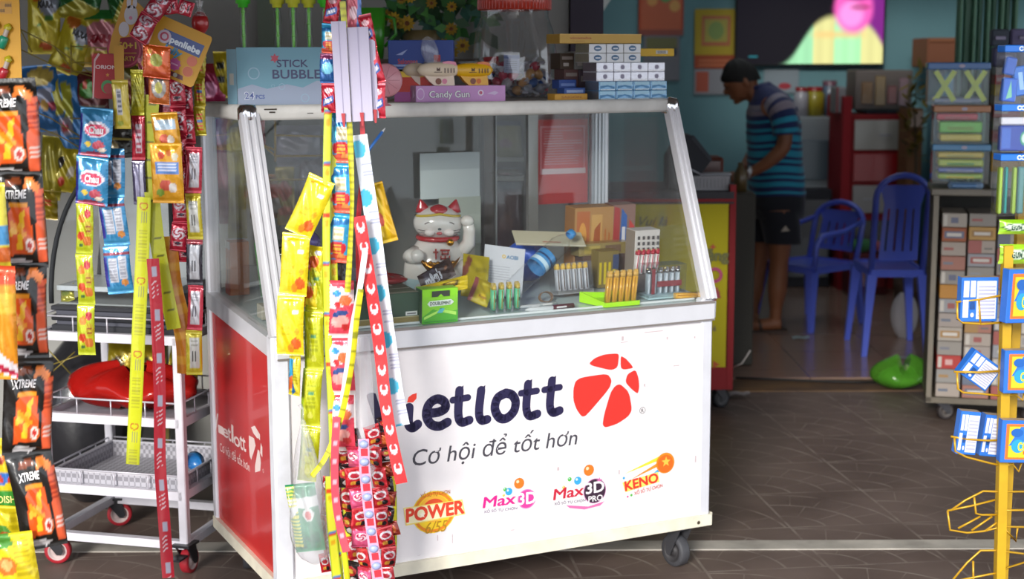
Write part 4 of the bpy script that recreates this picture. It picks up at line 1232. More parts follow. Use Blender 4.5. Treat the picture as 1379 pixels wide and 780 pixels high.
# white box with dark dots and red-white lighters
t, w, h = cart_box('dotted_box', 'white carton with rows of dark squares behind the silver lighters', 'box', 853, 312, 886, 372, .27, .06, '#c9c5c2',
    [('r', .1 + .18 * i, .84 - .1 * j, .2 + .18 * i, .9 - .1 * j, '#4a4748') for i in range(5) for j in range(4)] + [('r', .05, .40, .95, .47, '#6a2c30')], z0=shelf_z(.27), side='#8d8278')
rw = lighter('#d8d2d2', '#b0283a', h=.078, w=.0115, band='#b8324a')
c0 = cl(856, 360, .22)
for k in range(5):
    o = rw if k == 0 else dup(rw)
    place(o, None, M=CM @ MX((c0[0] + .002 + k * .018, .225, shelf_z(.22) + .056)) @ Matrix.Rotation(.1, 4, 'Y'))
    o['label'] = 'red and white lighter, %s from the left before the dotted white carton' % order[k]; o['group'] = 'red and white lighters'
t = thing('riser_box', 'grey brown carton under the red and white lighters', 'box', M=CM @ MX((c0[0] - .012, .205, shelf_z(.205)))); m = MB('card', '#6a5f5c'); m.box((0, 0, 0), (.105, .045, .055), bev=.002); m.build('carton', t)
# display cards
t, w, h = cart_box('playing_card_box', 'orange and gold printed display carton below the white stile', 'box', 772, 281, 824, 350, .42, .07, '#b08450',
    [('r', .05, .1, .38, .95, '#b5683a'), ('e', .2, .6, .1, .2, '#d89a4a'), ('r', .42, .05, .7, .9, '#c79c5c'), ('p', [(.45, .3), (.65, .5), (.65, .8), (.5, .7)], '#a0542c'), ('r', .76, .0, .8, .7, '#b06a34'), ('r', .86, .0, .9, .65, '#b06a34'), ('e', .62, .15, .05, .05, '#f0d070')], z0=shelf_z(.42), side='#9c6c3c')
t, w, h = cart_box('playing_card_box', 'blue and red printed display carton beside the orange and gold one', 'box', 823, 277, 853, 350, .42, .06, '#8a6a60',
    [('p', [(0, .2), (.3, .2), (.3, .95), (.05, .98)], '#a83c3c'), ('p', [(.3, .3), (.6, .25), (.62, .85), (.38, .95)], '#2f5fa8'), ('r', .4, .5, .55, .7, '#d9d9e0'), ('p', [(.7, .3), (.95, .25), (.95, .7), (.72, .8)], '#c23a34')], z0=shelf_z(.44), side='#6a4a44')
# yellow stick things and dim small goods in the middle
cart_box('sachet_box', 'small open carton of yellow sticks between the clear boxes', 'box', 805, 340, 832, 372, .30, .05, '#7a6a3a', [('b', .05, .1, .95, .7, 4, '#c9b428'), ('r', .7, .5, 1, .9, '#3a4668')], z0=shelf_z(.30))
cart_box('goods_tray', 'clear topped tray of mixed goods in the middle of the display', 'tray', 780, 330, 850, 345, .35, .055, '#8f7f4e', [('r', .1, .2, .4, .8, '#a8964e'), ('r', .5, .2, .8, .8, '#6a5340')], z0=cl(780, 346, .36)[1], mat='wrap')
cart_box('goods_riser', 'dull brown carton beneath the tray of mixed goods', 'box', 785, 346, 852, 372, .35, .06, '#5e4a42', z0=shelf_z(.36))
# blue bag + cream envelope
c = cl(716, 345, .45)
t = thing('blue_bag', 'creased royal blue plastic bag at the back of the display', 'bag', M=CM @ MX((c[0], .48, shelf_z(.48))))
m = MB('wrap', '#2350b4')
def bb(u, v):
    a = 2 * PI * u; r = math.sin(PI * min(max(v, .02), .98)) ** .5
    n = .12 * math.sin(5 * a + 6 * v) + .08 * math.sin(9 * a - 4 * v)
    return V((.085 * r * math.cos(a) * (1 + n), .06 * r * math.sin(a) * (1 + n), .003 + .13 * v * (1 + .15 * math.cos(a + 2.2))))
m.grid(bb, 26, 14); m.build('bag_body', t)
c = cl(742, 322, .36)
t = thing('envelope', 'cream paper envelope lying on the blue bag', 'envelope', M=CM @ MX((c[0], .36, c[1]), -.1) @ Matrix.Rotation(-1.05, 4, 'X') @ Matrix.Rotation(.12, 4, 'Y'))
m = MB('matte', '#b8b29a'); m.box((-.12, 0, -.035), (.11, .003, .04)); f = Frame((0, 0, 0)); m.drect(-.12, -.035, .11, -.031, f, 1, '#dcd8c8'); m.drect(-.03, -.02, .03, -.016, f, 1, '#a04a3a'); m.build('paper', t)
# bottle lying
c = cl(692, 391, .24)
Mb = CM @ MX((c[0], .24, shelf_z(.24) + .036), .0) @ Matrix.Rotation(math.radians(58), 4, 'Y') @ Matrix.Rotation(-.25, 4, 'X')
t = thing('water_bottle', 'clear plastic water bottle with a blue label leaning on the lighter box', 'bottle', M=Mb)
m = MB('clear_plastic')
pr = []
for k in range(25):
    z = .0 + .012 * k * .75; pr.append((.031 + (.0015 if k % 3 == 0 else 0), z))
pr = [(.001, 0), (.026, -.002)] + pr + [(.024, .245), (.013, .262), (.013, .275)]
m.lathe(pr, 24); m.build('bottle_body', t)
m = MB('wrap', '#3f86c0'); m.lathe([(.0335, .105), (.0335, .165)], 24, smooth=True); m.lathe([(.0338, .115), (.0338, .13)], 24, col='#bcd8ea'); m.lathe([(.0339, .14), (.0339, .147)], 24, col='#22406e'); m.build('label_sleeve', t)
m = MB('plastic', '#3c8ccc'); m.lathe([(.014, .272), (.015, .274), (.015, .29), (.001, .292)], 20); m.build('cap', t)
# coil of brown twine, pens
q = cl(733, 386, .2)
t = thing('twine_coil', 'small coil of brown twine beneath the leaning bottle', 'twine', M=CM @ MX((q[0], .19, shelf_z(.19) + .012), 0) @ Matrix.Rotation(1.2, 4, 'X'))
m = MB('cloth', '#6b5442')
for k in range(5): m.tube([(.022 * math.cos(a) , .016 * math.sin(a), .003 * k - .006) for a in [2 * PI * i / 20 for i in range(21)]], .0018, 6)
m.build('coil', t)
def pen(label, x, y, yl, ang, cols, L=.14, r=.0045, name='pen'):
    q = cl(x, y, yl)
    t = thing(name, label, 'pen', M=CM @ MX((q[0], yl, shelf_z(yl) + r + .0005), ang))
    m = MB('plastic', cols[0]); m.lathe([(.001, -L / 2), (r * .6, -L / 2 + .008), (r, -L / 2 + .016), (r, .01), (r, .01)], 12, ax='x', col=cols[0]); m.build('barrel', t)
    m = MB('plastic', cols[1]); m.lathe([(r * 1.15, .01), (r * 1.2, L / 2 - .002), (.001, L / 2)], 12, ax='x'); m.drect(.02, -.002, .055, .003, Frame((0, -r * 1.2, 0)), 1, '#d8d8da'); m.build('cap', t)
    return t
pen('maroon capped marker lying at the glass beside the green lighters', 740, 398, .075, .06, ('#c9ced2', '#5e2430'), .17, .007, 'marker_pen')
pen('white pen lying just behind the maroon capped marker', 722, 392, .13, .12, ('#c2c6ca', '#aeb4b8'), .15)
# gold lighter lying near the right post
q = cl(930, 402, .03)
o = dup(gld, M=CM @ MX((q[0] - .03, .075, shelf_z(.07) + .011), -.15) @ Matrix.Rotation(PI / 2, 4, 'Y')); o['label'] = 'gold lighter lying on its side by the right slanted post'; o['group'] = 'loose lighters'
# red crumpled thing
q = cl(520, 366, .2)
t = thing('red_pouch', 'crumpled red pouch lying on the green gift box, left of the cat figurine', 'pouch', M=CM @ MX((q[0] + .005, .2, shelf_z(.04) + hbox + .002)))
m = MB('foil', '#b5262c'); m.grid(lambda u, v: V((.055 * math.cos(2 * PI * u) * math.sin(PI * v) ** .6 * (1 + .15 * math.sin(7 * u * PI)), .035 * math.sin(2 * PI * u) * math.sin(PI * v) ** .6, .038 * v * (1 - .2 * math.sin(9 * u)))), 20, 8); m.build('pouch_body', t)

# lucky cat ------------------------------------------------------------------
c = cl(588, 362, .44)
CS = (cl(636, 330, .42)[0] - cl(540, 330, .42)[0])       # overall width
t = thing('lucky_cat', 'white porcelain beckoning cat figurine with red ears and collar', 'figurine', M=CM @ MX((c[0], .44, shelf_z(.44)), -.32))
zc = shelf_z(.44); H_ = cl(588, 266, .42)[1] - zc
k_ = H_ / .30
m = MB('ceramic', '#ddd9d4'); m.M = Matrix.Scale(k_, 4)
def blob(prof, sx=1, sy=.8, n=28):
    m.lathe(prof, n, sx=sx, sy=sy)
def bcol(u, v):
    return '#a9cdd6' if v < .34 + .04 * math.sin(u * 40) else '#ddd9d4'
m.lathe([(.001, 0), (.085, .0), (.100, .02), (.108, .05), (.104, .09), (.085, .13), (.062, .165), (.052, .18)], 32, sy=.78, cols=['#a9b9c2', '#a8cbd6', '#b9d4da', '#dfdbd6', '#dfdbd6', '#dfdbd6', '#dfdbd6'])
# arm raised at its side, arm bent, feet
m.tube([(.07, -.01, .12), (.098, -.02, .16), (.098, -.025, .20), (.092, -.035, .225)], [.024, .022, .019, .017], 14)
m.ell((.090, -.038, .232), (.021, .018, .019))
m.tube([(-.07, -.02, .13), (-.088, -.045, .12), (-.07, -.075, .125)], [.024, .024, .02], 14)
m.ell((-.068, -.078, .128), (.022, .018, .022))
m.ell((-.045, -.075, .02), (.034, .03, .022)); m.ell((.085, -.06, .088), (.030, .036, .028))
m.build('cat_body', t)
b = t.children[0]
m = MB('ceramic', '#dcd8d4'); m.M = Matrix.Scale(k_, 4)
m.ell((0, -.01, .222), (.078, .062, .056), n=28, m=16)
for s in (-1, 1):
    m.ell((s * .03, -.064, .2), (.017, .01, .012), '#e6dcd8')
    for j in range(3): m.tube([(s * .04, -.067, .205 - .006 * j), (s * .066, -.056, .208 - .010 * j)], .0008, 4, '#5a5a64')
    m.tube([(s * (.018 + .007 * i), -.0665 + .0012 * i, .226 + .006 * math.sin(i / 4 * PI)) for i in range(5)], .0016, 6, '#4a3c40')
m.ell((0, -.073, .212), (.006, .004, .004), '#4f5a5c'); m.ell((0, -.070, .198), (.009, .004, .005), '#c4545a')
m.build('head', t)
for s in (-1, 1):
    m = MB('ceramic', '#b02a35'); m.M = Matrix.Scale(k_, 4)
    m.rings([[V((s * .045 + .027 * (1 - q) * math.cos(a) + s * .012 * q, -.012 + .016 * (1 - q * .8) * math.sin(a), .256 + .044 * q ** .8)) for a in [2 * PI * i / 14 for i in range(14)]] for q in (0, .25, .5, .75, .92)])
    m.build('ear', t)
m = MB('ceramic', '#b22c36'); m.M = Matrix.Scale(k_, 4); m.ell((0, -.03, .262), (.030, .028, .022)); m.tube([(.07 * math.cos(a), .055 * math.sin(a) - .01, .258 - .012 * abs(math.cos(a))) for a in [PI * (1 + i / 10) for i in range(11)]], .004, 8, '#c9b13a'); m.build('cap_tuft', t)
m = MB('ceramic', '#b0252c'); m.M = Matrix.Scale(k_, 4); m.tube([(.062 * math.cos(a), .052 * math.sin(a) - .005, .175) for a in [2 * PI * i / 28 for i in range(29)]], .0085, 8); m.build('collar', t)
m = MB('gold', '#c8902a'); m.M = Matrix.Scale(k_, 4); m.ell((.035, -.06, .168), (.012, .011, .012)); m.build('bell', t)
m = MB('gold', '#b07a34'); m.M = Matrix.Scale(k_, 4)
m.grid(lambda u, v: V(((u - .5) * .13, -.079 - .022 * math.sin(PI * u) - .006 * math.sin(PI * v), .082 + .045 * (2 * abs(u - .5)) ** 2 - .034 * v * math.sin(PI * u) ** .6 + .02 * math.sin(PI * u))), 18, 6)
for i in range(8): m.ell((-.042 + i * .012, -.101 + .0009 * (i - 3.5) ** 2, .106 + .003 * (i % 2)), (.008, .006, .007), '#c08a3a', n=10, m=6)
m.build('gold_ingot', t)
m = MB('ceramic', '#a83a34'); f = Frame((0, -.0975 * k_, 0))
q = Frame((0.01 * k_, -.089 * k_, .137 * k_), (1, 0, 0), (0, .45, 1))
for bx0, by0, bx1, by1 in ((-.024, -.016, -.019, .016), (-.03, .004, -.014, .008), (-.008, .010, .022, .014), (-.004, -.002, .018, .002), (-.004, -.002, 0, .008), (.014, -.002, .018, .008), (-.008, -.017, .022, -.013), (-.008, -.017, -.004, -.006), (.018, -.017, .022, -.006), (.005, -.017, .009, -.006)):
    m.box((0, 0, 0), (.0001, .0001, .0001)); m.prism([(bx0, by0), (bx1, by0), (bx1, by1), (bx0, by1)], q, .012)
m.build('red_character', t)
m = MB('plastic', '#c45a78'); m.M = Matrix.Scale(k_, 4); m.ell((.098, -.09, .093), (.009, .005, .009)); m.build('paw_mark', t)

# papers on the rear glass, poster board, pen on the front glass
for x0, y0, x1, y1, c, lab, dy in ((567, 206, 647, 268, '#c6d0d0', 'pale grey sheet of paper, the upper one on the rear glass', .0), (592, 266, 648, 330, '#bcc4b8', 'pale greenish sheet of paper below the grey one behind the cat', .002)):
    yl = CD - .04 - dy
    a = cl(x0, y1, yl); b = cl(x1, y1, yl); c_ = cl(x0, y0, yl)
    m = MB('matte', c); m.box((a[0], yl, a[1]), (b[0], yl + .0012, c_[1])); m.poly([(a[0], yl - .0004, a[1] + (c_[1] - a[1]) * .63), (b[0], yl - .0004, a[1] + (c_[1] - a[1]) * .63), (b[0], yl - .0004, c_[1]), (a[0], yl - .0004, c_[1])], '#b6c0c2' if dy == 0 else '#b4bcb0')
    o = m.build('paper_sheet'); o.matrix_basis = CM.copy(); tag(o, lab, 'paper')
yl = CD + .03
a = cl(724, 276, yl); b = cl(792, 276, yl); c_ = cl(724, 153, yl)
t = thing('notice_board', 'red notice board with a pink framed text sheet behind the rear glass', 'board', M=CM @ MX((a[0], yl, a[1])))
w, h = b[0] - a[0], c_[1] - a[1]
m = MB('matte', '#cf1c20'); m.box((0, 0, 0), (w, .006, h)); f = Frame((0, 0, 0)); m.drect(0, h * .93, w, h, f, 1, '#6a2a2a'); m.build('board', t)
m = MB('matte', '#c8646c'); m.drect(w * .06, h * .33, w * .94, h * .86, f, 2, '#e8808a'); m.drect(w * .09, h * .36, w * .91, h * .84, f, 3, '#d42a34')
m.drect(w * .09, h * .33, w * .95, h * .39, f, 4, '#e8ccd2')
rr = random.Random(2)
for k in range(14):
    if k == 5: m.drect(w * .12, h * (.80 - k * .028), w * .88, h * (.812 - k * .028), f, 4, '#e0a8ac'); continue
    xe = .5 if k in (1, 2, 3) else rr.uniform(.7, .88)
    m.drect(w * .14, h * (.80 - k * .028), w * xe, h * (.811 - k * .028), f, 4, '#d98a90')
m.build('text_sheet', t)
q = V((.0, 0)); yl = .17
c = cl(507, 192, yl)
t = thing('blue_pen', 'blue and white pen stuck upright on the front glass', 'pen', M=CM @ MX((c[0] , .185, c[1]), .0) @ Matrix.Rotation(-.39, 4, 'X') @ Matrix.Rotation(-.75, 4, 'Y').inverted())
m = MB('plastic', '#c9ccd2'); m.lathe([(.001, .055), (.003, .045), (.0042, .04), (.0042, -.04), (.001, -.042)], 12, (0, -.012, 0), cols=['#d8dade', '#d8dade', '#2f6fc0', '#d8dade'][:4]); m.lathe([(.0045, .0), (.0046, .032)], 12, (0, -.012, 0), col='#2a68bc'); m.build('barrel', t)

# left corner of the display ---------------------------------------------------
def side_box(name, label, cat, X, y0, z0, w, dp, h, col, marks=(), fmarks=(), rz=0., mat='card', tilt=0.):
    t = thing(name, label, cat, M=CM @ MX((X, y0, z0), rz) @ Matrix.Rotation(tilt, 4, 'X'))
    m = MB(mat, col); m.box((0, 0, 0), (w, dp, h), bev=.0015)
    draw_marks(m, Frame((0, dp, 0), (0, -1, 0)), dp, h, marks); draw_marks(m, Frame((0, 0, 0)), w, h, fmarks)
    m.build('carton', t); return t
yz = (.60, 0); yz1 = cs(311, 415, .04)
side_box('sweets_carton', 'orange brown carton with a white flap in the left corner of the display', 'box', .04, yz1[0], shelf_z(yz1[0]), .06, max(.05, yz[0] - yz1[0]), .165, '#b5642c',
         [('r', 0, .86, 1, 1, '#c9c6c0'), ('e', .5, .45, .3, .25, '#c98a4a'), ('p', [(.4, .1), (.6, .1), (.55, .7), (.45, .7)], '#7a3420'), ('r', 0, 0, 1, .2, '#a03a24')])
side_box('goods_box', 'olive green bottle shaped pack with pale label at the left glass', 'box', .10, .30, shelf_z(.30), .05, .06, .15, '#6d6c58', [('r', .1, .2, .9, .6, '#b0aa8a'), ('r', .1, .8, .9, .86, '#d8d8d0')], mat='wrap')
side_box('goods_box', 'small white tag box beside the purple pouch in the left corner', 'box', .035, .24, shelf_z(.24), .04, .05, .04, '#b3ae9c', mat='card')
for k, (X, y0, c, lab) in enumerate(((.10, .12, '#54407a', 'shiny purple pouch at the left glass, front one'), (.17, .22, '#5e4a90', 'shiny purple pouch behind the front purple one'))):
    t = thing('purple_pouch', lab, 'pouch', M=CM @ MX((X, y0, shelf_z(y0)), .3 * k), group='purple pouches')
    m = MB('foil', c); m.grid(lambda u, v: V((.06 * math.cos(2 * PI * u) * math.sin(PI * v) ** .5 * (1 + .12 * math.sin(5 * u * PI + k)), .05 * math.sin(2 * PI * u) * math.sin(PI * v) ** .5, .085 * v * (1 - .15 * math.sin(8 * u)))), 22, 10); m.build('pouch_body', t)
for k, (X, y0, z0, w, dp, h, c, lab) in enumerate(((.16, .40, shelf_z(.40), .16, .1, .085, '#6c6a74', 'grey carton, lower one of the two at the left of the display'), (.17, .41, shelf_z(.40) + .086, .14, .08, .06, '#777680', 'grey carton, upper one of the two at the left of the display'), (.30, .30, shelf_z(.30), .10, .12, .12, '#565662', 'dark grey carton between candy strips and cat'))):
    side_box('goods_box', lab, 'box', X, y0, z0, w, dp, h, c, [('r', .1, .3, .9, .4, '#8a8894')], [('r', .1, .6, .7, .66, '#8e8d98'), ('r', .1, .3, .5, .34, '#8e8d98')], mat='wrap')
t = thing('glitter_ball', 'purple glittery ball on top of the grey cartons', 'ball', M=CM @ MX((.25, .45, shelf_z(.4) + .146)))
m = MB('foil', '#5a4690'); m.ell((0, 0, .034), .034, n=20, m=12, colf=lambda u, v: '#8f86d0' if (int(u * 20) * 7 + int(v * 12) * 5) % 6 == 0 else '#4f3f88'); m.build('ball', t)
t = thing('wire_spring_ring', 'silver grey plastic disc leaning above the grey cartons', 'disc', M=CM @ MX((.19, .50, shelf_z(.4) + .150)) @ Matrix.Rotation(.2, 4, 'X'))
m = MB('chrome', '#9a98a0'); m.lathe([(.03, 0), (.048, .002), (.05, .005), (.048, .008), (.03, .006)], 28, ); m.build('ring', t)
t = thing('green_straw_cup', 'cup of green and white straws at the left back of the display', 'straws', M=CM @ MX((.13, .52, shelf_z(.52))))
m = MB('clear_plastic'); m.lathe([(.02, 0), (.026, .09)], 18); m.build('cup', t)
for k in range(7):
    m = MB('plastic', '#3f9a4a' if k % 2 else '#b9bdb8'); a = k * .9; m.tube([(.01 * math.cos(a), .01 * math.sin(a), .004), (.03 * math.cos(a), .03 * math.sin(a), .17)], .003, 8); m.build('straw', t)

# everything standing on the sloping shelf leans with it
SL = Matrix.Rotation(math.atan(.0618), 4, 'X')
CI = CM.inverted()
bpy.context.view_layer.update()
for o in list(COL.objects):
    if o.parent or 'label' not in o.keys() or o is cart: continue
    L_ = CI @ o.matrix_world; p_ = L_.translation
    if .02 < p_.x < CW and 0 <= p_.y < .62 and .848 < p_.z < .95 and 'pouch' not in o.name and 'pen' not in o.name:
        T_ = Matrix.Translation(p_ ); up_ = .0 if p_.y > .1 else 0
        base = Matrix.Translation((p_.x, p_.y, p_.z))
        o.matrix_basis = CM @ Matrix.Translation((0, 0, .001)) @ base @ SL @ base.inverted() @ L_
# ================================================================== hanging sweets
class Path:
    def __init__(s, pts):
        s.p = pts; s.l = [0]
        for a, b in zip(pts, pts[1:]): s.l.append(s.l[-1] + (b - a).length)
        s.L = s.l[-1]
    def at(s, d):
        d = min(max(d, 0), s.L)
        for i in range(1, len(s.l)):
            if s.l[i] >= d - 1e-9:
                t = (d - s.l[i - 1]) / max(1e-9, s.l[i] - s.l[i - 1])
                return s.p[i - 1].lerp(s.p[i], t), (s.p[i] - s.p[i - 1]).normalized()
        return s.p[-1], (s.p[-1] - s.p[-2]).normalized()

def ppath(pix, Y, n=8):
    return Path(cr_path([P(q[0], q[1], Y + (q[2] if len(q) > 2 else 0)) for q in pix], n))

def tape(name, label, cat, pix, wpx, Y, artf, period, mat='wrap', twist=0., tw0=0., bulge=.0, group=None, texts=(), seg=.006, nu=6, thick=.0009, icon=None):
    """a hanging printed ribbon; artf(u, v): u across, v along one repeat"""
    pa = ppath(pix, Y); w = wpx * px(Y)
    n = max(4, int(pa.L / seg))
    org = pa.at(0)[0]
    def fr_(d):
        c, t = pa.at(d)
        a = tw0 + twist * math.sin(d * 9.0)
        x = V((1, 0, 0)); x = (x - t * x.dot(t)).normalized(); y = t.cross(x) * -1
        if y.y < 0: y = -y
        X = x * math.cos(a) + y * math.sin(a); N = X.cross(-t).normalized()
        return c - org, X, N
    fr = [fr_(pa.L * i / n) for i in range(n + 1)]
    def sf(u, v, side=0.):
        f = v * n; i = min(int(f), n - 1); t = f - i
        c = fr[i][0].lerp(fr[i + 1][0], t); X = fr[i][1].lerp(fr[i + 1][1], t); N = fr[i][2].lerp(fr[i + 1][2], t)
        return c + X * ((u - .5) * w) + N * (bulge * (1 - (2 * u - 1) ** 2) + side)
    m = MB(mat)
    cf = lambda u, v: artf(u, (v * pa.L / period) % 1.0)
    m.grid(lambda u, v: sf(u, 1 - v, thick / 2), nu, n, lambda u, v: cf(u, 1 - v), mat)
    m.grid(lambda u, v: sf(u, 1 - v, -thick / 2), nu, n, lambda u, v: cf(1 - u, 1 - v), mat, flip=True)
    for tx in texts:      # (string, u, vlocal, length fraction of period, height fraction of width, colour, vertical?)
        k = 0
        while (k + tx[2]) * period < pa.L - period * tx[3] / 2:
            v0 = (k + tx[2]) * period / pa.L
            s, u0, _, ln, hw, col = tx[:6]
            vs, fs, x0, x1 = glyphs(s, .03)
            ids = []
            for a, b in vs:
                al = ((a - x0) / (x1 - x0) - .5) * ln * period / pa.L; ac = (b / .73 - .5) * hw
                if len(tx) > 6 and tx[6]: uu, vv = u0 + al * pa.L / w, v0 - ac * w / pa.L
                else: uu, vv = u0 + ac, v0 + al
                ids.append(m.vert(sf(min(max(uu, 0), 1), min(max(vv, 0), 1), thick / 2 + .0008)))
            for f in fs: m.face([ids[i] for i in f], col, 'print_ink', False)
            k += 1
    o = m.build(name); o.location = org
    return tag(o, label, cat, group)

_pk = {}
def sachet_mesh(key, w, h, th, a, b=None, texts=(), seed=1, mat='foil', nu=22, nv=34, crimp=.07):
    k = (key, round(w, 4), round(h, 4), seed)
    if k not in _pk:
        o = packet(w, h, th, a, b, texts, nu=nu, nv=nv, seed=seed, mat=mat, crimp=crimp).build('sachet')
        _pk[k] = o.data; bpy.data.objects.remove(o)
    return _pk[k]
def orient(pos, t, yaw=0., roll=0.):
    """packet matrix: hangs along t (pointing down), turned about its own length"""
    z = -t.normalized(); x = V((1, 0, 0)); x = (x - z * x.dot(z)).normalized(); y = z.cross(x)
    M = Matrix((x, y, z)).transposed().to_4x4()
    return Matrix.Translation(pos) @ M @ Matrix.Rotation(yaw, 4, 'Z') @ Matrix.Rotation(roll, 4, 'X')
def chain(name, label, cat, pix, Y, kinds, w, h, th=.012, group=None, yaw=0., jig=.25, seed=0, overlap=1.0, mat='foil', part='sachet', wob=0.):
    """joined sachets: kinds = list of (key, art, back, texts) used in turn; w h in pixels"""
    pa = ppath(pix, Y); s = px(Y); w *= s; h *= s
    n = max(1, round(pa.L / (h * overlap)))
    hh = pa.L / n
    rnd = random.Random(seed)
    c0 = pa.at(0)[0]
    t = thing(name, label, cat, c0, group=group)
    for k in range(n):
        c, tg = pa.at((k + .5) * hh); a, _ = pa.at(k * hh); b, _ = pa.at((k + 1) * hh)
        kd = kinds[k % len(kinds)]
        me = sachet_mesh(kd[0], w, hh * 1.0, th, kd[1], kd[2] if len(kd) > 2 else None, kd[3] if len(kd) > 3 else (), seed=k % 3, mat=mat)
        o = bpy.data.objects.new(part, me); COL.objects.link(o); o.parent = t
        tilt = (b - a).normalized()
        o.matrix_basis = Matrix.Translation(-c0) @ orient(a.lerp(b, .5) + V((rnd.uniform(-wob, wob), rnd.uniform(-wob, wob), 0)), (tilt + V((rnd.uniform(-wob, wob) * 30, 0, 0))).normalized(), yaw + rnd.uniform(-jig, jig))
    return t
def bag(name, label, cat, x, y, Y, wp, hp, th, a, texts=(), rot=0., yaw=0., pitch=0., back=None, seed=1, group=None, mat='foil', nu=28, nv=40, crimp=.06, wr=.9):
    """single filled bag centred at a pixel; rot turns it in the picture plane (radians, clockwise)"""
    s = px(Y)
    m = packet(wp * s, hp * s, th, a, back, texts, nu=nu, nv=nv, seed=seed, mat=mat, crimp=crimp, wr=wr)
    o = m.build(name)
    o.matrix_basis = Matrix.Translation(P(x, y, Y)) @ Matrix.Rotation(rot, 4, 'Y') @ Matrix.Rotation(yaw, 4, 'Z') @ Matrix.Rotation(pitch, 4, 'X')
    return tag(o, label, cat, group)

# -------------------------------------------------- artwork
A_JEL = art('#efd818', ('p', [(0, 0), (.35, 0), (.15, .5), (.3, 1), (0, 1)], '#f6e640'), ('e', .75, .2, .2, .1, '#e0641e'), ('e', .55, .12, .12, .07, '#f09a28'), ('e', .25, .88, .08, .02, '#e8a020'), ('r', .62, .68, .84, .74, '#d9dde8'), ('e', .8, .4, .1, .05, '#f0b01e'), ('s', .2, .3, .5, .55, 6, '#d6bc10'))
A_YG = art('#c9cf1c', ('s', .25, .3, .75, .75, 9, '#a9b014'), ('e', .5, .86, .3, .05, '#e0e24a'), ('r', 0, 0, .12, 1, '#8fa818'), ('e', .5, .18, .15, .06, '#e8e860'), ('r', .35, .55, .65, .6, '#5f9a6a'))
A_BLUF = art('#39a8d8', ('r', 0, .0, 1, .16, '#e8624a'), ('e', .5, .3, .45, .14, '#d8303a'), ('s', .3, .2, .7, .38, 4, '#f2b23c'), ('r', .25, .45, .8, .72, '#e9e2cc'), ('s', .3, .47, .75, .70, 6, '#c9b98a'), ('p', [(0, .72), (1, .80), (1, .9), (0, .84)], '#1f6fae'), ('e', .7, .14, .2, .05, '#f09a50'))
A_PINK = art('#e8485c', ('p', [(0, .5), (1, .6), (1, .84), (0, .9)], '#f3dfe0'), ('e', .45, .3, .38, .12, '#f0a8a0'), ('e', .65, .66, .28, .09, '#e9703a'), ('e', .3, .78, .2, .05, '#3f9ad8'), ('p', [(.1, .36), (.8, .42), (.7, .50), (.15, .46)], '#2f4a8a'), ('e', .7, .2, .2, .06, '#c9302f'), ('r', 0, 0, 1, .08, '#f6e8e6'), ('e', .3, .58, .12, .06, '#e2242e'))
A_REDW = art('#c8243a', ('p', [(.1, .2), (.9, .35), (.85, .6), (.1, .45)], '#3a5fae'), ('p', [(.2, .28), (.8, .4), (.75, .52), (.2, .40)], '#e8e4ee'), ('e', .5, .75, .3, .08, '#e8b8c0'), ('r', 0, .92, 1, 1, '#e06a78'), ('e', .4, .12, .3, .05, '#8f1426'))
A_SWIRL = art('#b8203a', ('e', .5, .62, .45, .2, '#d9ccd4'), ('w', .5, .62, .42, .18, '#a01c34'), ('s', .2, .2, .8, .38, 3, '#d8c8ce'), ('e', .5, .28, .2, .05, '#3a3040'))
A_WBACK = art('#b83246', ('r', .22, .12, .85, .88, '#b9b6bd'), ('b', .35, .3, .7, .55, 6, '#55525c'), ('s', .3, .62, .75, .82, 4, '#8f8d96'))
A_YBACK = art('#b9a92a', ('r', .22, .16, .85, .84, '#b3b3ae'), ('b', .35, .3, .7, .55, 6, '#4a4a48'), ('s', .3, .62, .75, .80, 4, '#8a8a80'))
A_KBACK = art('#33303a', ('r', .22, .12, .85, .88, '#b1b2b8'), ('b', .35, .3, .7, .55, 6, '#333'), ('s', .3, .62, .75, .82, 4, '#888'), ('r', .0, .9, 1, 1, '#8a1f30')) if False else art('#33303a', ('r', .22, .12, .85, .88, '#b1b2b8'), ('b', .35, .3, .7, .55, 6, '#333338'), ('r', .0, .9, 1, 1, '#8a1f30'))
A_ORB = art('#e0a018', ('r', .12, .5, .9, .68, '#5b86c8'), ('s', .2, .53, .84, .65, 2, '#d8dcec'), ('e', .45, .3, .22, .10, '#c9503a'), ('e', .68, .26, .14, .08, '#d9cfc4'), ('e', .35, .8, .12, .06, '#c8421e'), ('e', .6, .84, .1, .05, '#d8702a'), ('e', .25, .18, .14, .06, '#7a9a2a'), ('e', .8, .78, .1, .07, '#d0c8b0'))
A_CHAU = art('#2f7fae', ('r', 0, 0, .08, 1, '#2a2a86'), ('e', .52, .56, .40, .17, '#d8d2dc'), ('e', .5, .545, .34, .13, '#c8385a'), ('e', .28, .26, .1, .06, '#d9b83a'), ('e', .62, .24, .2, .09, '#b84a5a'), ('e', .75, .14, .12, .05, '#e0d0c0'), ('p', [(.05, .06), (.5, .12), (.95, .05), (.95, 0), (.05, 0)], '#8f3048'), ('r', .0, .86, 1, 1, '#3a8cba'))
A_CHAUB = art('#2d7cab', ('r', 0, 0, .12, .78, '#34308c'), ('r', .14, .24, .5, .76, '#b3b6c0'), ('r', .58, .3, .9, .78, '#b3b6c0'), ('s', .18, .28, .46, .72, 8, '#8d909c'), ('s', .62, .34, .86, .74, 8, '#8d909c'), ('e', .75, .24, .14, .07, '#b8762e'), ('r', 0, .82, 1, .87, '#7a2236'), ('r', 0, 0, 1, .17, '#3a8ab8'))
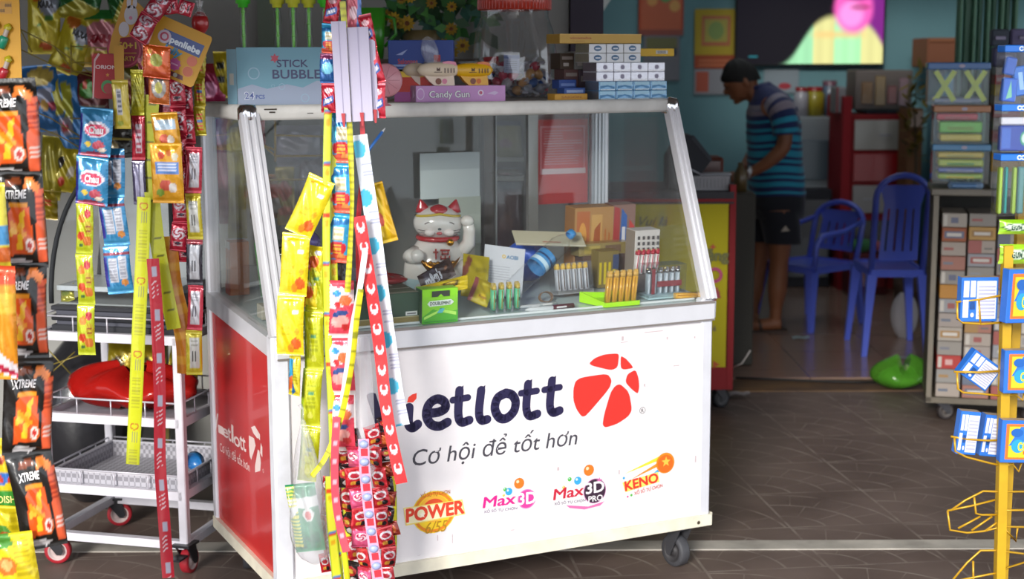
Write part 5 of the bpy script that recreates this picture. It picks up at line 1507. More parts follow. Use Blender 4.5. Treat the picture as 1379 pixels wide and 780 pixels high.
A_FRUIT = art('#b5bf1c', ('e', .7, .25, .25, .1, '#c8702a'), ('e', .3, .35, .22, .09, '#c8421e'), ('e', .75, .5, .22, .14, '#b8a020'), ('s', .62, .42, .9, .58, 3, '#8a3020'), ('e', .35, .68, .22, .09, '#d8802a'), ('e', .7, .78, .2, .08, '#b8343a'), ('r', .2, .12, .45, .2, '#4a6a3a'), ('r', 0, .9, 1, 1, '#ccd62a'))
A_XT = art('#17130f',
    ('p', [(.80, .06), (.98, .06), (1, .80), (.86, .80)], '#e8623a'), ('s', .86, .2, .99, .34, 3, '#f2ccc0'), ('s', .84, .5, .98, .76, 7, '#b83c22'),
    ('p', [(.62, .80), (.74, .83), (.90, .76), (.95, .84), (.80, .92), (.66, .93)], '#f0853a'),
    ('p', [(.22, .13), (.64, .16), (.76, .30), (.70, .62), (.40, .64), (.24, .58)], '#e8591c'),
    ('s', .28, .60, .68, .68, 3, '#f09a28'), ('p', [(.5, .56), (.62, .60), (.50, .2), (.38, .2)], '#fcc226'), ('p', [(.24, .40), (.56, .48), (.56, .40), (.24, .32)], '#f8b63a'),
    ('p', [(.3, .5), (.62, .36), (.62, .30), (.3, .43)], '#f59a22'), ('e', .66, .24, .12, .10, '#d8642a'), ('e', .66, .24, .085, .07, '#f4ded2'), ('e', .67, .24, .05, .04, '#c02c22'),
    ('p', [(.2, .04), (.56, .02), (.7, .08), (.25, .11)], '#c9c4c4'), ('p', [(.22, .82), (.6, .86), (.55, .92), (.26, .9)], '#7a3a1c'))
A_XTB = art('#1b1613', ('r', .1, .2, .9, .8, '#c8c0bb'))
T_XT = [('XTREME', .42, .755, .085, .52, '#f2eeee', .03, .3, .05)]
A_YELB = art('#e5c81c', ('p', [(0, .55), (1, .6), (1, .7), (0, .66)], '#3a74c8'), ('r', 0, .35, 1, .52, '#3f9a3a'), ('e', .3, .62, .15, .04, '#c8402a'), ('e', .7, .62, .15, .04, '#c8402a'), ('e', .3, .82, .25, .06, '#c86a1e'), ('e', .35, .8, .14, .04, '#8a2a1a'), ('r', .0, .0, 1, .14, '#f0e23a'), ('p', [(.2, .15), (.9, .2), (.8, .32), (.3, .3)], '#f2eed8'))
A_YELC = art('#edd41e', ('e', .4, .62, .22, .12, '#e87a2a'), ('e', .4, .64, .12, .07, '#f0b46a'), ('p', [(.45, 0), (1, .1), (1, .35), (.5, .3)], '#38a3d8'), ('p', [(.5, .05), (1, .16), (1, .24), (.52, .2)], '#eef3f6'), ('s', .6, .5, .9, .9, 6, '#c9b012'), ('p', [(0, .8), (.6, .86), (.5, 1), (0, 1)], '#4f8f32'))
A_CHIP = art('#c41f2c', ('e', .5, .62, .4, .2, '#e9dfe2'), ('e', .5, .60, .28, .13, '#c0283a'), ('e', .38, .25, .2, .1, '#e8a63a'), ('e', .7, .22, .2, .12, '#1c1518'), ('s', .2, .45, .8, .55, 2, '#f2eaec'), ('r', 0, .9, 1, 1, '#e04a50'))
A_CHIPK = art('#2a1a1e', ('e', .5, .6, .4, .2, '#c9332f'), ('e', .5, .6, .22, .1, '#eac14a'), ('e', .6, .24, .25, .12, '#e8e2e2'))
A_CHIPP = art('#e05a86', ('e', .5, .55, .36, .2, '#f3dbe4'), ('w', .5, .55, .3, .17, '#c9245a'), ('r', 0, .85, 1, 1, '#c8304e'))

# -------------------------------------------------- the bundle before the cart
Y0 = 3.80
tp_yel = lambda u, v: hx('#8fae1e') if u < .13 or u > .87 else (hx('#d8481e') if (.30 < v < .36) else hx('#3b7fc0') if .27 < v < .30 else hx('#e8b31e') if (.42 < v < .58 and ((u - .5) / .3) ** 2 + ((v - .5) / .07) ** 2 < 1) else hx('#e2e23a'))
tp_yel2 = lambda u, v: hx('#ead92a') if u < .72 else hx('#b9c21c')
tape('hanging_candy_tape', 'long yellow green candy tape with orange motifs, leftmost of the front bundle', 'candy strip', [(444, 128), (441, 240), (440, 400), (446, 560), (449, 680), (456, 790)], 11, Y0, tp_yel, .13, twist=.3, bulge=.003)
tape('hanging_candy_tape', 'yellow tape with red and blue motifs running just right of the leftmost tape', 'candy strip', [(451, 190), (449, 300), (452, 430), (458, 560), (465, 700), (472, 790)], 10, Y0 + .03, lambda u, v: tp_yel(u, (v + .4) % 1), .16, twist=.5, bulge=.002)
tape('hanging_candy_tape', 'narrow yellow tape hanging from between the white cards down to the pink sachets', 'candy strip', [(464, 0), (468, 60), (472, 160), (475, 260), (472, 330), (468, 392)], 8, Y0 - .03, lambda u, v: hx('#d3d024') if int(v * 20) % 3 else hx('#a8a01c'), .12, twist=.7, bulge=.002)
tape('hanging_candy_tape', 'yellow tape with black seal marks sweeping down left in the lower bundle', 'candy strip', [(486, 388), (480, 430), (473, 490), (458, 560), (438, 612), (418, 640)], 8, Y0 - .06, lambda u, v: hx('#eee02a') if int(v * 16) % 5 else hx('#9a9a1c'), .12, twist=.6, bulge=.001)
tape('hanging_white_ribbon', 'plain white paper ribbon crossing the pink sachets', 'ribbon', [(492, 338), (484, 390), (474, 440), (468, 486), (460, 540)], 8, Y0 - .05, lambda u, v: hx('#efeef4'), .1, mat='matte', twist=.5)
wr_ = lambda u, v: hx('#e8dfe6') if ((u - .5) / .32) ** 2 + ((v - .5) / .3) ** 2 < 1 and not ((u - .5) / .2) ** 2 + ((v - .42) / .14) ** 2 < 1 and v > .3 else hx('#de2f33')
tape('hanging_candy_tape', 'flat red candy tape with white bell marks, right side of the front bundle', 'candy strip', [(484, 290), (493, 345), (503, 410), (511, 470), (518, 540), (527, 595), (539, 650)], 17, Y0 - .03, wr_, .0535, nu=14, seg=.0035, twist=.12)
tape('hanging_candy_tape', 'thin plain red tape hanging below the white cards', 'candy strip', [(489, 150), (490, 220), (483, 300), (483, 400)], 6.5, Y0 + .02, lambda u, v: hx('#c92a33'), .1, twist=.3)
wb_ = lambda u, v: hx('#42b9dc') if ((u - .25) / .5) ** 2 + ((v - .3) / .18) ** 2 < 1 else (hx('#a9aeca') if u > .3 and .55 < v < .95 and int(v * 40) % 3 == 0 else hx('#e9ecf4'))
tape('hanging_candy_tape', 'white candy tape with light blue dots behind the red bell tape', 'candy strip', [(486, 180), (494, 240), (504, 310), (514, 390), (525, 470), (533, 530), (541, 572)], 20, Y0 + .015, wb_, .125, nu=10, seg=.004, twist=.15)
tape('hanging_candy_tape', 'pink translucent tape ending in a red tab at the bottom of the bundle', 'candy strip', [(452, 560), (449, 620), (450, 670), (456, 710), (464, 742)], 11, Y0 - .07, lambda u, v: hx('#e9b2c0') if .3 < v < .55 and .2 < u < .8 else hx('#df4f60'), .05, twist=.2)
A_BLIS = lambda u, v: hx('#c3a5dc')
# white header cards
for (x0, y0, x1, y1, dy, lab) in ((450, 27, 468, 163, 0, 'white folded hanging card, left one of the three in the front bundle'), (471, 35, 498, 162, .015, 'white folded hanging card, widest and middle one of the three'), (499, 52, 507, 158, .03, 'narrow white hanging card, right one of the three in the bundle')):
    a = P(x0, y1, Y0 - .05 + dy); b = P(x1, y0, Y0 - .05 + dy)
    t = thing('hanging_card', lab, 'card', ((a.x + b.x) / 2, a.y, b.z), (0, math.radians(-2), .0), group='white hanging cards')
    w, h = b.x - a.x, b.z - a.z
    m = MB('matte', '#cfc9e0'); m.hexa([(-w / 2, 0, -h), (w / 2, .004, -h), (w / 2, .006, -h), (-w / 2, .002, -h), (-w / 2, 0, 0), (w / 2, .004, 0), (w / 2, .006, 0), (-w / 2, .002, 0)]); m.bar((0, -.001, -h + .002), (0, -.001, -.002), .0008, .001, '#b5aecb'); m.build('card_panel', t)
    m = MB('plastic', '#b9242c'); m.hexa([(-.002, -.004, -h - .012), (.003, -.004, -h - .012), (.002, .001, -h - .012), (-.001, .001, -h - .012), (-.005, -.004, -h + .022), (.005, -.004, -h + .022), (.005, .001, -h + .022), (-.005, .001, -h + .022)]); m.build('red_peg', t)
# sachet chains
chain('hanging_sachet_strip', 'strip of blue sachets with red fruit in the middle of the bundle', 'candy strip', [(461, 150), (460, 220), (459, 290), (454, 352)], Y0 + .03, [('bluf', A_BLUF)], 30, 66, .014, jig=.15)
chain('hanging_sachet_strip', 'small strip of red and blue sachets at the top left of the bundle', 'candy strip', [(452, -10), (447, 30), (444, 80), (444, 150)], Y0 + .0, [('r1', A_REDW), ('b1', A_BLUF), ('b2', art('#2a63a8', ('e', .5, .5, .4, .2, '#7fd0ea'), ('r', 0, .8, 1, 1, '#8a3a6a')))], 21, 42, .012, jig=.5)
chain('hanging_sachet_strip', 'strip of shiny red sachets curving right of the white cards', 'candy strip', [(492, 18), (500, 60), (511, 100), (512, 158)], Y0 - .01, [('r2', A_REDW)], 19, 48, .012, jig=.4)
chain('hanging_sachet_strip', 'pink sachets with a blue corner above the white cards', 'candy strip', [(478, -20), (479, 40)], Y0 + .0, [('p2', art('#d86a7a', ('e', .5, .4, .3, .15, '#e8c0c8'), ('p', [(.7, 0), (1, 0), (1, 1), (.85, 1)], '#5a78b8')))], 20, 60, .012, jig=.2)
chain('hanging_sachet_strip', 'strip of three yellow jelly sachets bulging out left of the bundle', 'candy strip', [(434, 238), (414, 268), (400, 320), (393, 385), (391, 476)], Y0 + .0, [('jel', A_JEL)], 38, 84, .02, jig=.12, seed=2)
chain('hanging_sachet_strip', 'short strip of yellow and orange sachets beside the three yellow ones', 'candy strip', [(428, 330), (422, 370), (414, 412)], Y0 + .05, [('jel2', art('#ecd524', ('e', .4, .5, .35, .2, '#e0601e'), ('r', 0, 0, .3, .5, '#c8441e'), ('e', .6, .8, .2, .08, '#e8e8ee')))], 24, 44, .014, jig=.5)
bag('hanging_candy_sachet', 'small curled sachet with blue and orange print under the yellow sachets', 'sachet', 396, 503, Y0 + .02, 19, 58, .014, art('#dcc82a', ('p', [(0, .3), (.5, .5), (.5, .9), (0, .9)], '#2f9ac8'), ('p', [(0, .1), (.5, .2), (.4, .5), (0, .4)], '#d8641e'), ('p', [(.3, .0), (.7, .1), (.5, .4)], '#1f6fae'), ('s', .5, .3, .9, .8, 7, '#b8a81c')), rot=.08, yaw=-.5)
chain('hanging_sachet_strip', 'long strip of yellow green sachets left of the tapes, reaching halfway down', 'candy strip', [(428, 340), (423, 420), (422, 480), (419, 540), (415, 600), (411, 646)], Y0 + .05, [('yg', A_YG)], 27, 72, .016, jig=.25)
bag('hanging_candy_sachet', 'yellow sachet with orange fruit sticking out right of the bundle at mid height', 'sachet', 512, 286, Y0 + .06, 31, 84, .02, art('#efc41c', ('e', .35, .4, .22, .12, '#d8481e'), ('e', .3, .6, .16, .08, '#a83a5a'), ('r', .2, .3, .35, .34, '#e8e8ee'), ('r', .7, 0, 1, 1, '#e0ae18')), rot=-.22, yaw=.4)
bag('hanging_candy_sachet', 'light blue sachet printed Je peeking between the yellow tapes', 'sachet', 453, 318, Y0 + .07, 27, 70, .014, art('#35a4cc', ('r', 0, .8, 1, 1, '#39b8c0'), ('r', 0, 0, 1, .12, '#1d5f8a')), [('Je', .5, .4, .24, .66, '#174f8c', .04)], mat='wrap')
bag('hanging_candy_sachet', 'dark red brown sachet low behind the light blue Je sachet', 'sachet', 452, 372, Y0 + .09, 24, 50, .012, art('#3f3a30', ('r', .3, 0, .5, 1, '#6a7a4a')), mat='wrap')
chain('hanging_sachet_strip', 'strip of three pink and white fruit sachets in the centre of the bundle', 'candy strip', [(459, 376), (458, 450), (460, 530), (462, 606)], Y0 + .0, [('pk', A_PINK)], 34, 76, .016, jig=.12, seed=5)
# clear tube film
tape('hanging_film_sleeve', 'empty clear plastic sleeve between pink sachets and red bell tape', 'plastic film', [(484, 452), (489, 520), (492, 600), (496, 640)], 26, Y0 + .03, lambda u, v: hx('#cccccc'), .1, mat='film', bulge=.008, twist=.2)
# blister chain
pa = ppath([(488, 590), (490, 640), (496, 700), (504, 760), (510, 800)], Y0 - .08)
t = thing('hanging_blister_strip', 'strip of lilac blister bubbles with red labels in the lower bundle', 'candy strip', pa.at(0)[0])
o0 = pa.at(0)[0]
n = 9
for k in range(n):
    c, tg = pa.at((k + .5) * pa.L / n)
    M = Matrix.Translation(-o0) @ orient(c, tg, .1 * math.sin(k))
    m = MB('wrap', '#d9c2e0'); m.M = M; hgt = pa.L / n
    m.box((-.014, 0, -hgt / 2), (.014, .0015, hgt / 2), cols=[None, None, '#dba6bf', None, None, None]); m.drect(-.008, -hgt * .46, .010, -hgt * .05, Frame((0, 0, 0)), 1, '#c9303f')
    m.ell((0, -.002, hgt * .22), (.0125, .009, .011), '#a9b3e0', n=14, m=8); m.build('blister', t)
# lower cluster of small packets: each chain hangs free
spec = [([(462, 590), (464, 650), (470, 700), (478, 785)], 0.02, [('c1', A_CHIP), ('c2', A_CHIPK)], 27, 33, 'strip of red and black chip sachets, leftmost of the lower cluster'),
        ([(474, 600), (480, 660), (486, 720), (492, 790)], -.02, [('c3', A_CHIPP), ('c1', A_CHIP)], 26, 31, 'strip of pink and red swirl sachets, in the middle of the lower cluster'),
        ([(500, 572), (508, 640), (514, 700), (518, 790)], .03, [('c1', A_CHIP)], 24, 29, 'strip of red chip sachets right of the lilac blisters'),
        ([(516, 560), (520, 620), (522, 690), (522, 760)], .06, [('c2', A_CHIPK), ('c4', art('#8a2a1c', ('e', .5, .5, .35, .3, '#c8642a')))], 20, 22, 'strip of small dark brown sachets at the right edge of the bundle'),
        ([(470, 575), (476, 620), (470, 690)], .06, [('c2', A_CHIPK)], 24, 30, 'short strip of dark sachets behind the pink swirl ones'),
        ([(440, 640), (437, 700), (436, 770)], .07, [('c1', A_CHIP)], 14, 26, 'narrow strip of red sachets behind the leftmost yellow tape')]
for i, (pp, dy, kd, w, h, lab) in enumerate(spec):
    chain('hanging_chip_strip', lab, 'candy strip', pp, Y0 + dy, kd, w, h, .016, jig=.8, seed=i + 11, wob=.007)
tape('hanging_candy_tape', 'thin yellow tape edging the lower cluster on the right', 'candy strip', [(527, 610), (530, 690), (529, 745)], 6, Y0 + .08, tp_yel2, .1, twist=.6)
tape('hanging_candy_tape', 'yellow and green tape hanging at the very bottom left of the bundle', 'candy strip', [(443, 640), (444, 700), (452, 790)], 14, Y0 - .02, tp_yel, .12, twist=.6)
tape('hanging_candy_tape', 'bright yellow tape at the bottom between the red sachets', 'candy strip', [(458, 716), (462, 750), (466, 790)], 8, Y0 - .05, tp_yel2, .1, twist=.6)
# clear bag with green pack
c = P(412, 660, Y0 + .02)
t = thing('hanging_clear_bag', 'knotted clear plastic bag hanging before the cart corner', 'bag', c)
s_ = px(Y0)
m = MB('film')
def cb(u, v):
    a = 2 * PI * u
    prof = [(0, .08), (.12, .3), (.3, .6), (.6, .95), (.82, 1.0), (.95, .75), (1, .15)]
    for (v0, r0), (v1, r1) in zip(prof, prof[1:]):
        if v0 <= v <= v1: r = r0 + (r1 - r0) * (v - v0) / (v1 - v0); break
    n = 1 + .09 * math.sin(4 * a + 9 * v) + .05 * math.sin(9 * a - 5 * v)
    return V((28 * s_ * r * math.cos(a) * n + (v * 12 - 4) * s_, .04 * r * math.sin(a) * n, (105 - 212 * v) * s_))
m.grid(cb, 30, 24); m.build('bag_skin', t)
m = MB('film'); m.tube([(-4 * s_, 0, 105 * s_), (-3 * s_, 0, 118 * s_), (-7 * s_, -.004, 126 * s_)], [.004, .003, .006], 8); m.build('knot', t)
bag('hanging_wrapped_pack', 'green and white striped pack inside the hanging clear bag', 'pack', 409, 695, Y0 + .03, 42, 100, .035, art('#1f8f5e', ('r', 0, .66, 1, .82, '#e6ecea'), ('s', 0, .1, .3, .95, 16, '#e4e05a'), ('e', .66, .56, .2, .10, '#e8ece8'), ('e', .66, .55, .12, .06, '#d24a3a'), ('p', [(0, .5), (.3, .62), (.3, .7), (0, .66)], '#eef2f0'), ('p', [(.3, .2), (.9, .3), (.9, .12)], '#15764c')), rot=-.1, mat='wrap', wr=1.8)

# -------------------------------------------------- black and orange snack bags, left edge
YB = 3.45
for k, (x, y, w, h, r, yw, lab) in enumerate(((12, 168, 78, 134, -.03, .15, 'topmost black and orange XTREME snack bag on the left'), (28, 290, 66, 136, .03, .25, 'second black and orange XTREME snack bag from the top'),
                                             (32, 412, 66, 138, .03, .25, 'third black and orange XTREME snack bag from the top'), (36, 543, 66, 138, .03, .28, 'fourth black and orange XTREME snack bag from the top'), (46, 668, 62, 144, -.12, .30, 'lowest black and orange XTREME snack bag, tilted'))):
    bag('hanging_snack_bag', lab, 'snack bag', x, y, YB, w, h, .045, A_XT, T_XT, rot=r, yaw=yw, back=A_XTB, seed=k, group='black and orange snack bags', nu=30, nv=44, mat='wrap')
bag('hanging_snack_bag', 'orange snack bag with a white label band at the left picture edge', 'snack bag', 2, 430, YB - .12, 40, 160, .03, art('#e8941c', ('p', [(0, .1), (1, .0), (1, .12), (0, .35)], '#f2e6ea'), ('p', [(0, .12), (1, .02), (1, .06), (0, .2)], '#c02848'), ('r', 0, .6, 1, .75, '#f0b63a'), ('r', .1, .85, 1, 1, '#d8481e')), rot=.05, yaw=.1)
bag('hanging_snack_bag', 'yellow and blue snack bag above the orange one at the left edge', 'snack bag', -6, 300, YB - .10, 34, 120, .03, art('#d8c83a', ('r', 0, .3, 1, .5, '#4a8fc0'), ('r', 0, .1, 1, .25, '#c8642a')), yaw=.1)
bag('hanging_snack_bag', 'yellow corn snack bag with green band, upper one at the lower left', 'snack bag', 8, 655, YB + .12, 62, 150, .04, A_YELB, [('OISHI', .5, .43, .07, .5, '#e8e08a', .02)], rot=.02, yaw=.2)
bag('hanging_snack_bag', 'yellow snack bag printed with a tiny green leaf in the lower left', 'snack bag', 10, 716, YB + .04, 60, 86, .035, art('#dcc61c', ('e', .3, .5, .3, .2, '#4f8f32'), ('e', .4, .5, .14, .1, '#a85a2a'), ('s', .5, .1, .95, .9, 6, '#c4ae14')), rot=.15, yaw=.25)
bag('hanging_snack_bag', 'bright yellow snack bag with blue corner at the bottom left', 'snack bag', 16, 768, YB - .05, 66, 120, .04, A_YELC, rot=-.05, yaw=.25)
# yellow lighter card top left
c = P(-2, 50, 3.7); s7 = px(3.7)
t = thing('hanging_blister_card', 'yellow blister card of toy torch pens in the top left corner', 'card', c, (0, .02, .0))
m = MB('card', '#d59a12'); m.box((-32 * s7, 0, -62 * s7), (32 * s7, .002, 62 * s7)); f = Frame((0, 0, 0))
m.drect(-32 * s7, 36 * s7, 22 * s7, 52 * s7, f, 1, '#c48a10')
for k in range(4): m.text('888', f, (-10 + k * 9) * s7, (38 + (k % 2) * 7) * s7, .008, 2, '#6a4a10', bold=.02)
m.build('card_back', t)
for k, (x, y, c1) in enumerate(((10, 44, '#1f8f6e'), (11, 87, '#b0202e'), (-6, 40, '#b0202e'))):
    q = P(x, y, 3.7) - c; M = Matrix.Translation(q + V((0, -.008, 0))) @ Matrix.Rotation(.38, 4, 'Y')
    m = MB('plastic', c1); m.M = M; m.lathe([(.001, -.032), (.0105, -.030), (.0115, -.004), (.008, .0)], 14); m.lathe([(.006, 0), (.006, .018)], 12, col='#b9aaa0'); m.lathe([(.009, .018), (.010, .026), (.001, .034)], 12, col='#b5a81a'); m.build('torch_pen', t)

# -------------------------------------------------- sweets hanging left of the cart
YL = 4.15
chain('hanging_sachet_strip', 'strip of two blue Chau candy bags facing front', 'candy strip', [(131, 141), (128, 205), (122, 272)], YL - .05, [('ch', A_CHAU, None, [('Chau', .52, .55, .15, .5, '#e9dfe6', .05, .1, .03)])], 44, 66, .02, jig=.06)
chain('hanging_sachet_strip', 'strip of blue bags seen from behind, with white label panels', 'candy strip', [(150, 196), (151, 262), (157, 328), (164, 392)], YL, [('chb', A_CHAUB)], 36, 66, .014, jig=.1)
chain('hanging_sachet_strip', 'strip of slim yellow green fruit sachets beneath the blue Chau bags', 'candy strip', [(114, 268), (114, 340), (116, 410), (117, 474)], YL + .02, [('fr', A_FRUIT)], 24, 68, .014, jig=.2)
ta = lambda u, v: hx('#b9c01c') if u < .08 or u > .92 else (hx('#c2642a') if ((u - .5) / .33) ** 2 + ((v - .12) / .05) ** 2 < 1 and not ((u - .5) / .24) ** 2 + ((v - .12) / .035) ** 2 < 1 else hx('#8a8a6a') if .2 < v < .34 and .25 < u < .75 and int(u * 24) % 2 else hx('#b0b02a') if .45 < v < .9 and .2 < u < .8 and int(v * 44) % 2 else hx('#ced21e'))
tape('hanging_candy_tape', 'long flat yellow candy tape printed with small text, hanging before the trolley', 'candy strip', [(195, 262), (192, 340), (187, 430), (182, 530), (177, 622)], 19, YL - .04, ta, .21, nu=18, seg=.0035, bulge=.001)
tr = lambda u, v: hx('#a9a6b8') if .18 < v < .42 and .3 < u < .8 else (hx('#d8c0c8') if .5 < v < .9 and (int(v * 40) + int(u * 6)) % 4 == 0 and .2 < u < .75 else hx('#b81c30'))
tape('hanging_candy_tape', 'long red candy tape with white script reaching the floor before the trolley', 'candy strip', [(206, 345), (211, 420), (214, 520), (214, 620), (219, 700), (224, 775)], 17, YL - .08, tr, .122, nu=10, seg=.004, twist=.15, bulge=.002)
td = lambda u, v: hx('#4a4a1c') if .45 < v < .52 and .25 < u < .8 else hx('#b0b31e')
tape('hanging_candy_tape', 'yellow tape with black dashes hanging right of the red tape', 'candy strip', [(205, 255), (212, 320), (222, 380), (234, 440)], 20, YL - .02, td, .052, nu=8, seg=.005, twist=.1)
tape('hanging_candy_tape', 'upper yellow tape with black dashes behind the orange jelly bags', 'candy strip', [(207, 125), (201, 200), (200, 265)], 20, YL + .03, td, .052, nu=8, seg=.005)
tape('hanging_candy_tape', 'glossy orange tape behind the dashed yellow one', 'candy strip', [(226, 315), (232, 380), (248, 450), (250, 500)], 26, YL + .03, lambda u, v: hx('#c97a14') if int(v * 8) % 3 else hx('#d99a2a'), .2, bulge=.006, twist=.3)
bag('hanging_jelly_bag', 'orange yellow jelly bag with a blue label, the lower one', 'jelly bag', 226, 230, YL - .06, 42, 82, .02, A_ORB, rot=.03, yaw=.1)
bag('hanging_jelly_bag', 'orange yellow jelly bag with a pale label, the upper partly hidden one', 'jelly bag', 226, 178, YL - .02, 36, 60, .02, art('#d0941c', ('r', .1, .62, .9, .84, '#a9bccb'), ('e', .4, .4, .2, .12, '#c0543a'), ('e', .65, .38, .15, .1, '#cfc4b4')), rot=-.05)
chain('hanging_lollipop_strip', 'strip of red and white swirl candies hanging down at the right of the jelly bags', 'candy strip', [(238, 100), (243, 160), (240, 215), (245, 275), (240, 335)], YL + .02, [('sw', A_SWIRL)], 22, 40, .014, jig=.3)
chain('hanging_lollipop_strip', 'second strip of red and white swirl candies beside the first', 'candy strip', [(250, 110), (254, 170), (254, 230), (252, 290), (250, 350)], YL + .05, [('sw', A_SWIRL)], 20, 40, .014, jig=.4, seed=4)
chain('hanging_sachet_strip', 'strip of sachets showing white backs, rightmost beside the cart', 'candy strip', [(262, 195), (261, 250), (263, 310), (263, 370), (262, 430), (260, 502)], YL + .0, [('wb', A_WBACK), ('yb', A_YBACK), ('kb', A_KBACK)], 22, 60, .014, jig=.3, seed=8)
chain('hanging_sachet_strip', 'strip of slim yellow sachets at the very right edge near the cart glass', 'candy strip', [(272, 60), (270, 120), (272, 180)], YL + .08, [('yb3', art('#b0a01c', ('s', .2, .2, .8, .8, 5, '#c84a2a'), ('r', .3, .45, .8, .55, '#3f6fa8')))], 16, 44, .012, jig=.3)
chain('hanging_sachet_strip', 'yellow green pack over red and white pack, hanging left of the swirl candies', 'candy strip', [(186, 90), (187, 152)], YL + .02, [('yp', art('#b3ac1c', ('s', .2, .2, .8, .85, 8, '#98931a'), ('e', .5, .9, .3, .04, '#d8d24a')))], 18, 62, .012, jig=.1)
chain('hanging_sachet_strip', 'red pack over grey and purple pack hanging under the yellow green pack', 'candy strip', [(187, 152), (188, 210), (189, 272)], YL + .02, [('rp', art('#a81c30', ('r', .3, .15, .8, .8, '#b9a8b2'), ('s', .35, .2, .75, .75, 4, '#9a3a4c'))), ('pp', art('#4a4460', ('r', .2, .1, .5, .9, '#8f8ca8'), ('r', .6, .1, .9, .9, '#a9a7ba')))], 18, 60, .012, jig=.1)
bag('hanging_yellow_pack', 'tall pale yellow pack hanging from a yellow card above the blue bags', 'candy pack', 165, 137, YL - .03, 22, 66, .014, art('#b9a636', ('r', .25, .3, .6, .8, '#a6a4a8'), ('s', .3, .35, .55, .75, 4, '#4a4a58'), ('e', .4, .12, .2, .05, '#8f9a3a')), mat='wrap')
# red, pink, yellow header cards
def card(name, label, cat, x, y, Y, pts, col, rot=0., draw=None, th=.002, group=None, border=None):
    s = px(Y); c = P(x, y, Y)
    t = MB('card', col); f = Frame((0, 0, 0))
    t.prism([(a * s, b * s) for a, b in pts], f, th)
    if draw: draw(t, f, s)
    o = t.build(name); o.matrix_basis = Matrix.Translation(c) @ Matrix.Rotation(rot, 4, 'Y')
    return tag(o, label, cat, group)
def d1(t, f, s):
    t.decal([(-17 * s, -30 * s), (-15 * s, -30 * s), (-12 * s, 20 * s), (-6 * s, 29 * s), (-8 * s, 31 * s), (-14 * s, 22 * s)], f, 1, '#c9a8a8')
    t.text('ORION', f, 2 * s, 10 * s, 5 * s, 1, '#d9c4c4', bold=.04, width=28 * s); t.disc(4 * s, -14 * s, 9 * s, f, 1, '#3f8a4a'); t.disc(5 * s, -16 * s, 7 * s, f, 2, '#a82a2c'); t.star(4 * s, 2 * s, 3 * s, f, 1, '#c9862a')
card('hanging_card', 'rounded red card printed ORION with a melon above the blue bags', 'card', 143, 99, YL + .03, rrect(34, 60, 8), '#a81f28', .03, d1)
def d2(t, f, s):
    t.text('50+1', f, 4 * s, 2 * s, 9 * s, 2, '#c8a83a', bold=.04, width=24 * s); t.text('PARTY', f, 3 * s, -14 * s, 6 * s, 2, '#c8a83a', bold=.03, width=22 * s); t.disc(0, 0, 22 * s, f, 1, '#b83a5a', rin=.9); t.drect(-14 * s, -5 * s, 16 * s, -3 * s, f, 2, '#a8702a')
card('hanging_card', 'round crimson card with yellow numbers behind the tall yellow pack', 'card', 170, 64, YL + .06, [(24 * math.cos(a), 24 * math.sin(a)) for a in [2 * PI * k / 24 for k in range(24)]], '#8c1838', 0, d2)
def d3(t, f, s):
    t.disc(6 * s, 12 * s, 9 * s, f, 1, '#a9a4ac', ry=13 * s); t.disc(2 * s, 28 * s, 3 * s, f, 1, '#a9a4ac', ry=8 * s); t.disc(10 * s, 29 * s, 3 * s, f, 1, '#a9a4ac', ry=8 * s); t.disc(6 * s, 8 * s, 2.4 * s, f, 2, '#b86a84'); t.disc(-2 * s, -8 * s, 7 * s, f, 1, '#b0aab2', ry=10 * s)
card('hanging_card', 'dark yellow card with a grey white bunny at the top of the tangle', 'card', 172, 28, YL + .0, [(-20, -42), (-8, -42), (-6, -20), (20, -14), (26, 20), (8, 34), (-4, 34), (-10, 10), (-18, -20)], '#b07f14', .12, d3)
card('hanging_card', 'narrow dark yellow tongue of card reaching down to the tall yellow pack', 'card', 162, 84, YL - .01, [(-6, -26), (6, -26), (8, 26), (-6, 26)], '#b58216', 0)
def d4(t, f, s):
    t.decal([(-27 * s, 4 * s), (31 * s, 4 * s), (32 * s, 22 * s), (-26 * s, 22 * s)], f, 1, '#28407e'); t.text('Alpenliebe', f, 2 * s, 8 * s, 9 * s, 2, '#c9d2dc', bold=.05, width=54 * s)
    t.text('Jelly', f, -6 * s, -6 * s, 10 * s, 2, '#2f86b0', bold=.05, width=28 * s, shear=.2); t.disc(-22 * s, 12 * s, 9 * s, f, 3, '#b9a9b8'); t.disc(-22 * s, 12 * s, 6 * s, f, 4, '#a83050', rin=.6)
    t.star(4 * s, -17 * s, 9 * s, f, 2, '#b04a8c', k=.8, n=9); t.drect(-1 * s, -18 * s, 9 * s, -16 * s, f, 3, '#d0a0c0'); t.disc(24 * s, -4 * s, 7 * s, f, 2, '#b9563a'); t.disc(24 * s, -19 * s, 7 * s, f, 2, '#b0502c'); t.disc(24 * s, -19 * s, 7.6 * s, f, 3, '#c98a3a', rin=.9)
    t.decal([(-16 * s, -33 * s), (22 * s, -33 * s), (20 * s, -27 * s), (-16 * s, -27 * s)], f, 1, '#5a1f2c'); t.disc(-4 * s, -30 * s, 3 * s, f, 2, '#b9a9b0'); t.disc(10 * s, -30 * s, 3 * s, f, 2, '#a9aaa0')
card('hanging_card', 'tilted yellow header card printed Alpenliebe Jelly', 'card', 240, 66, YL - .08, rrect(76, 74, 5), '#bf8c16', math.radians(24), d4)
bag('hanging_candy_sachet', 'bright orange sachet with a green fruit over the tilted yellow card', 'sachet', 213, 80, YL - .13, 37, 44, .014, art('#c85414', ('e', .5, .55, .25, .2, '#8f8f2a'), ('r', 0, 0, 1, .2, '#b8420e'), ('e', .25, .8, .1, .08, '#d89a3a')), rot=.12)
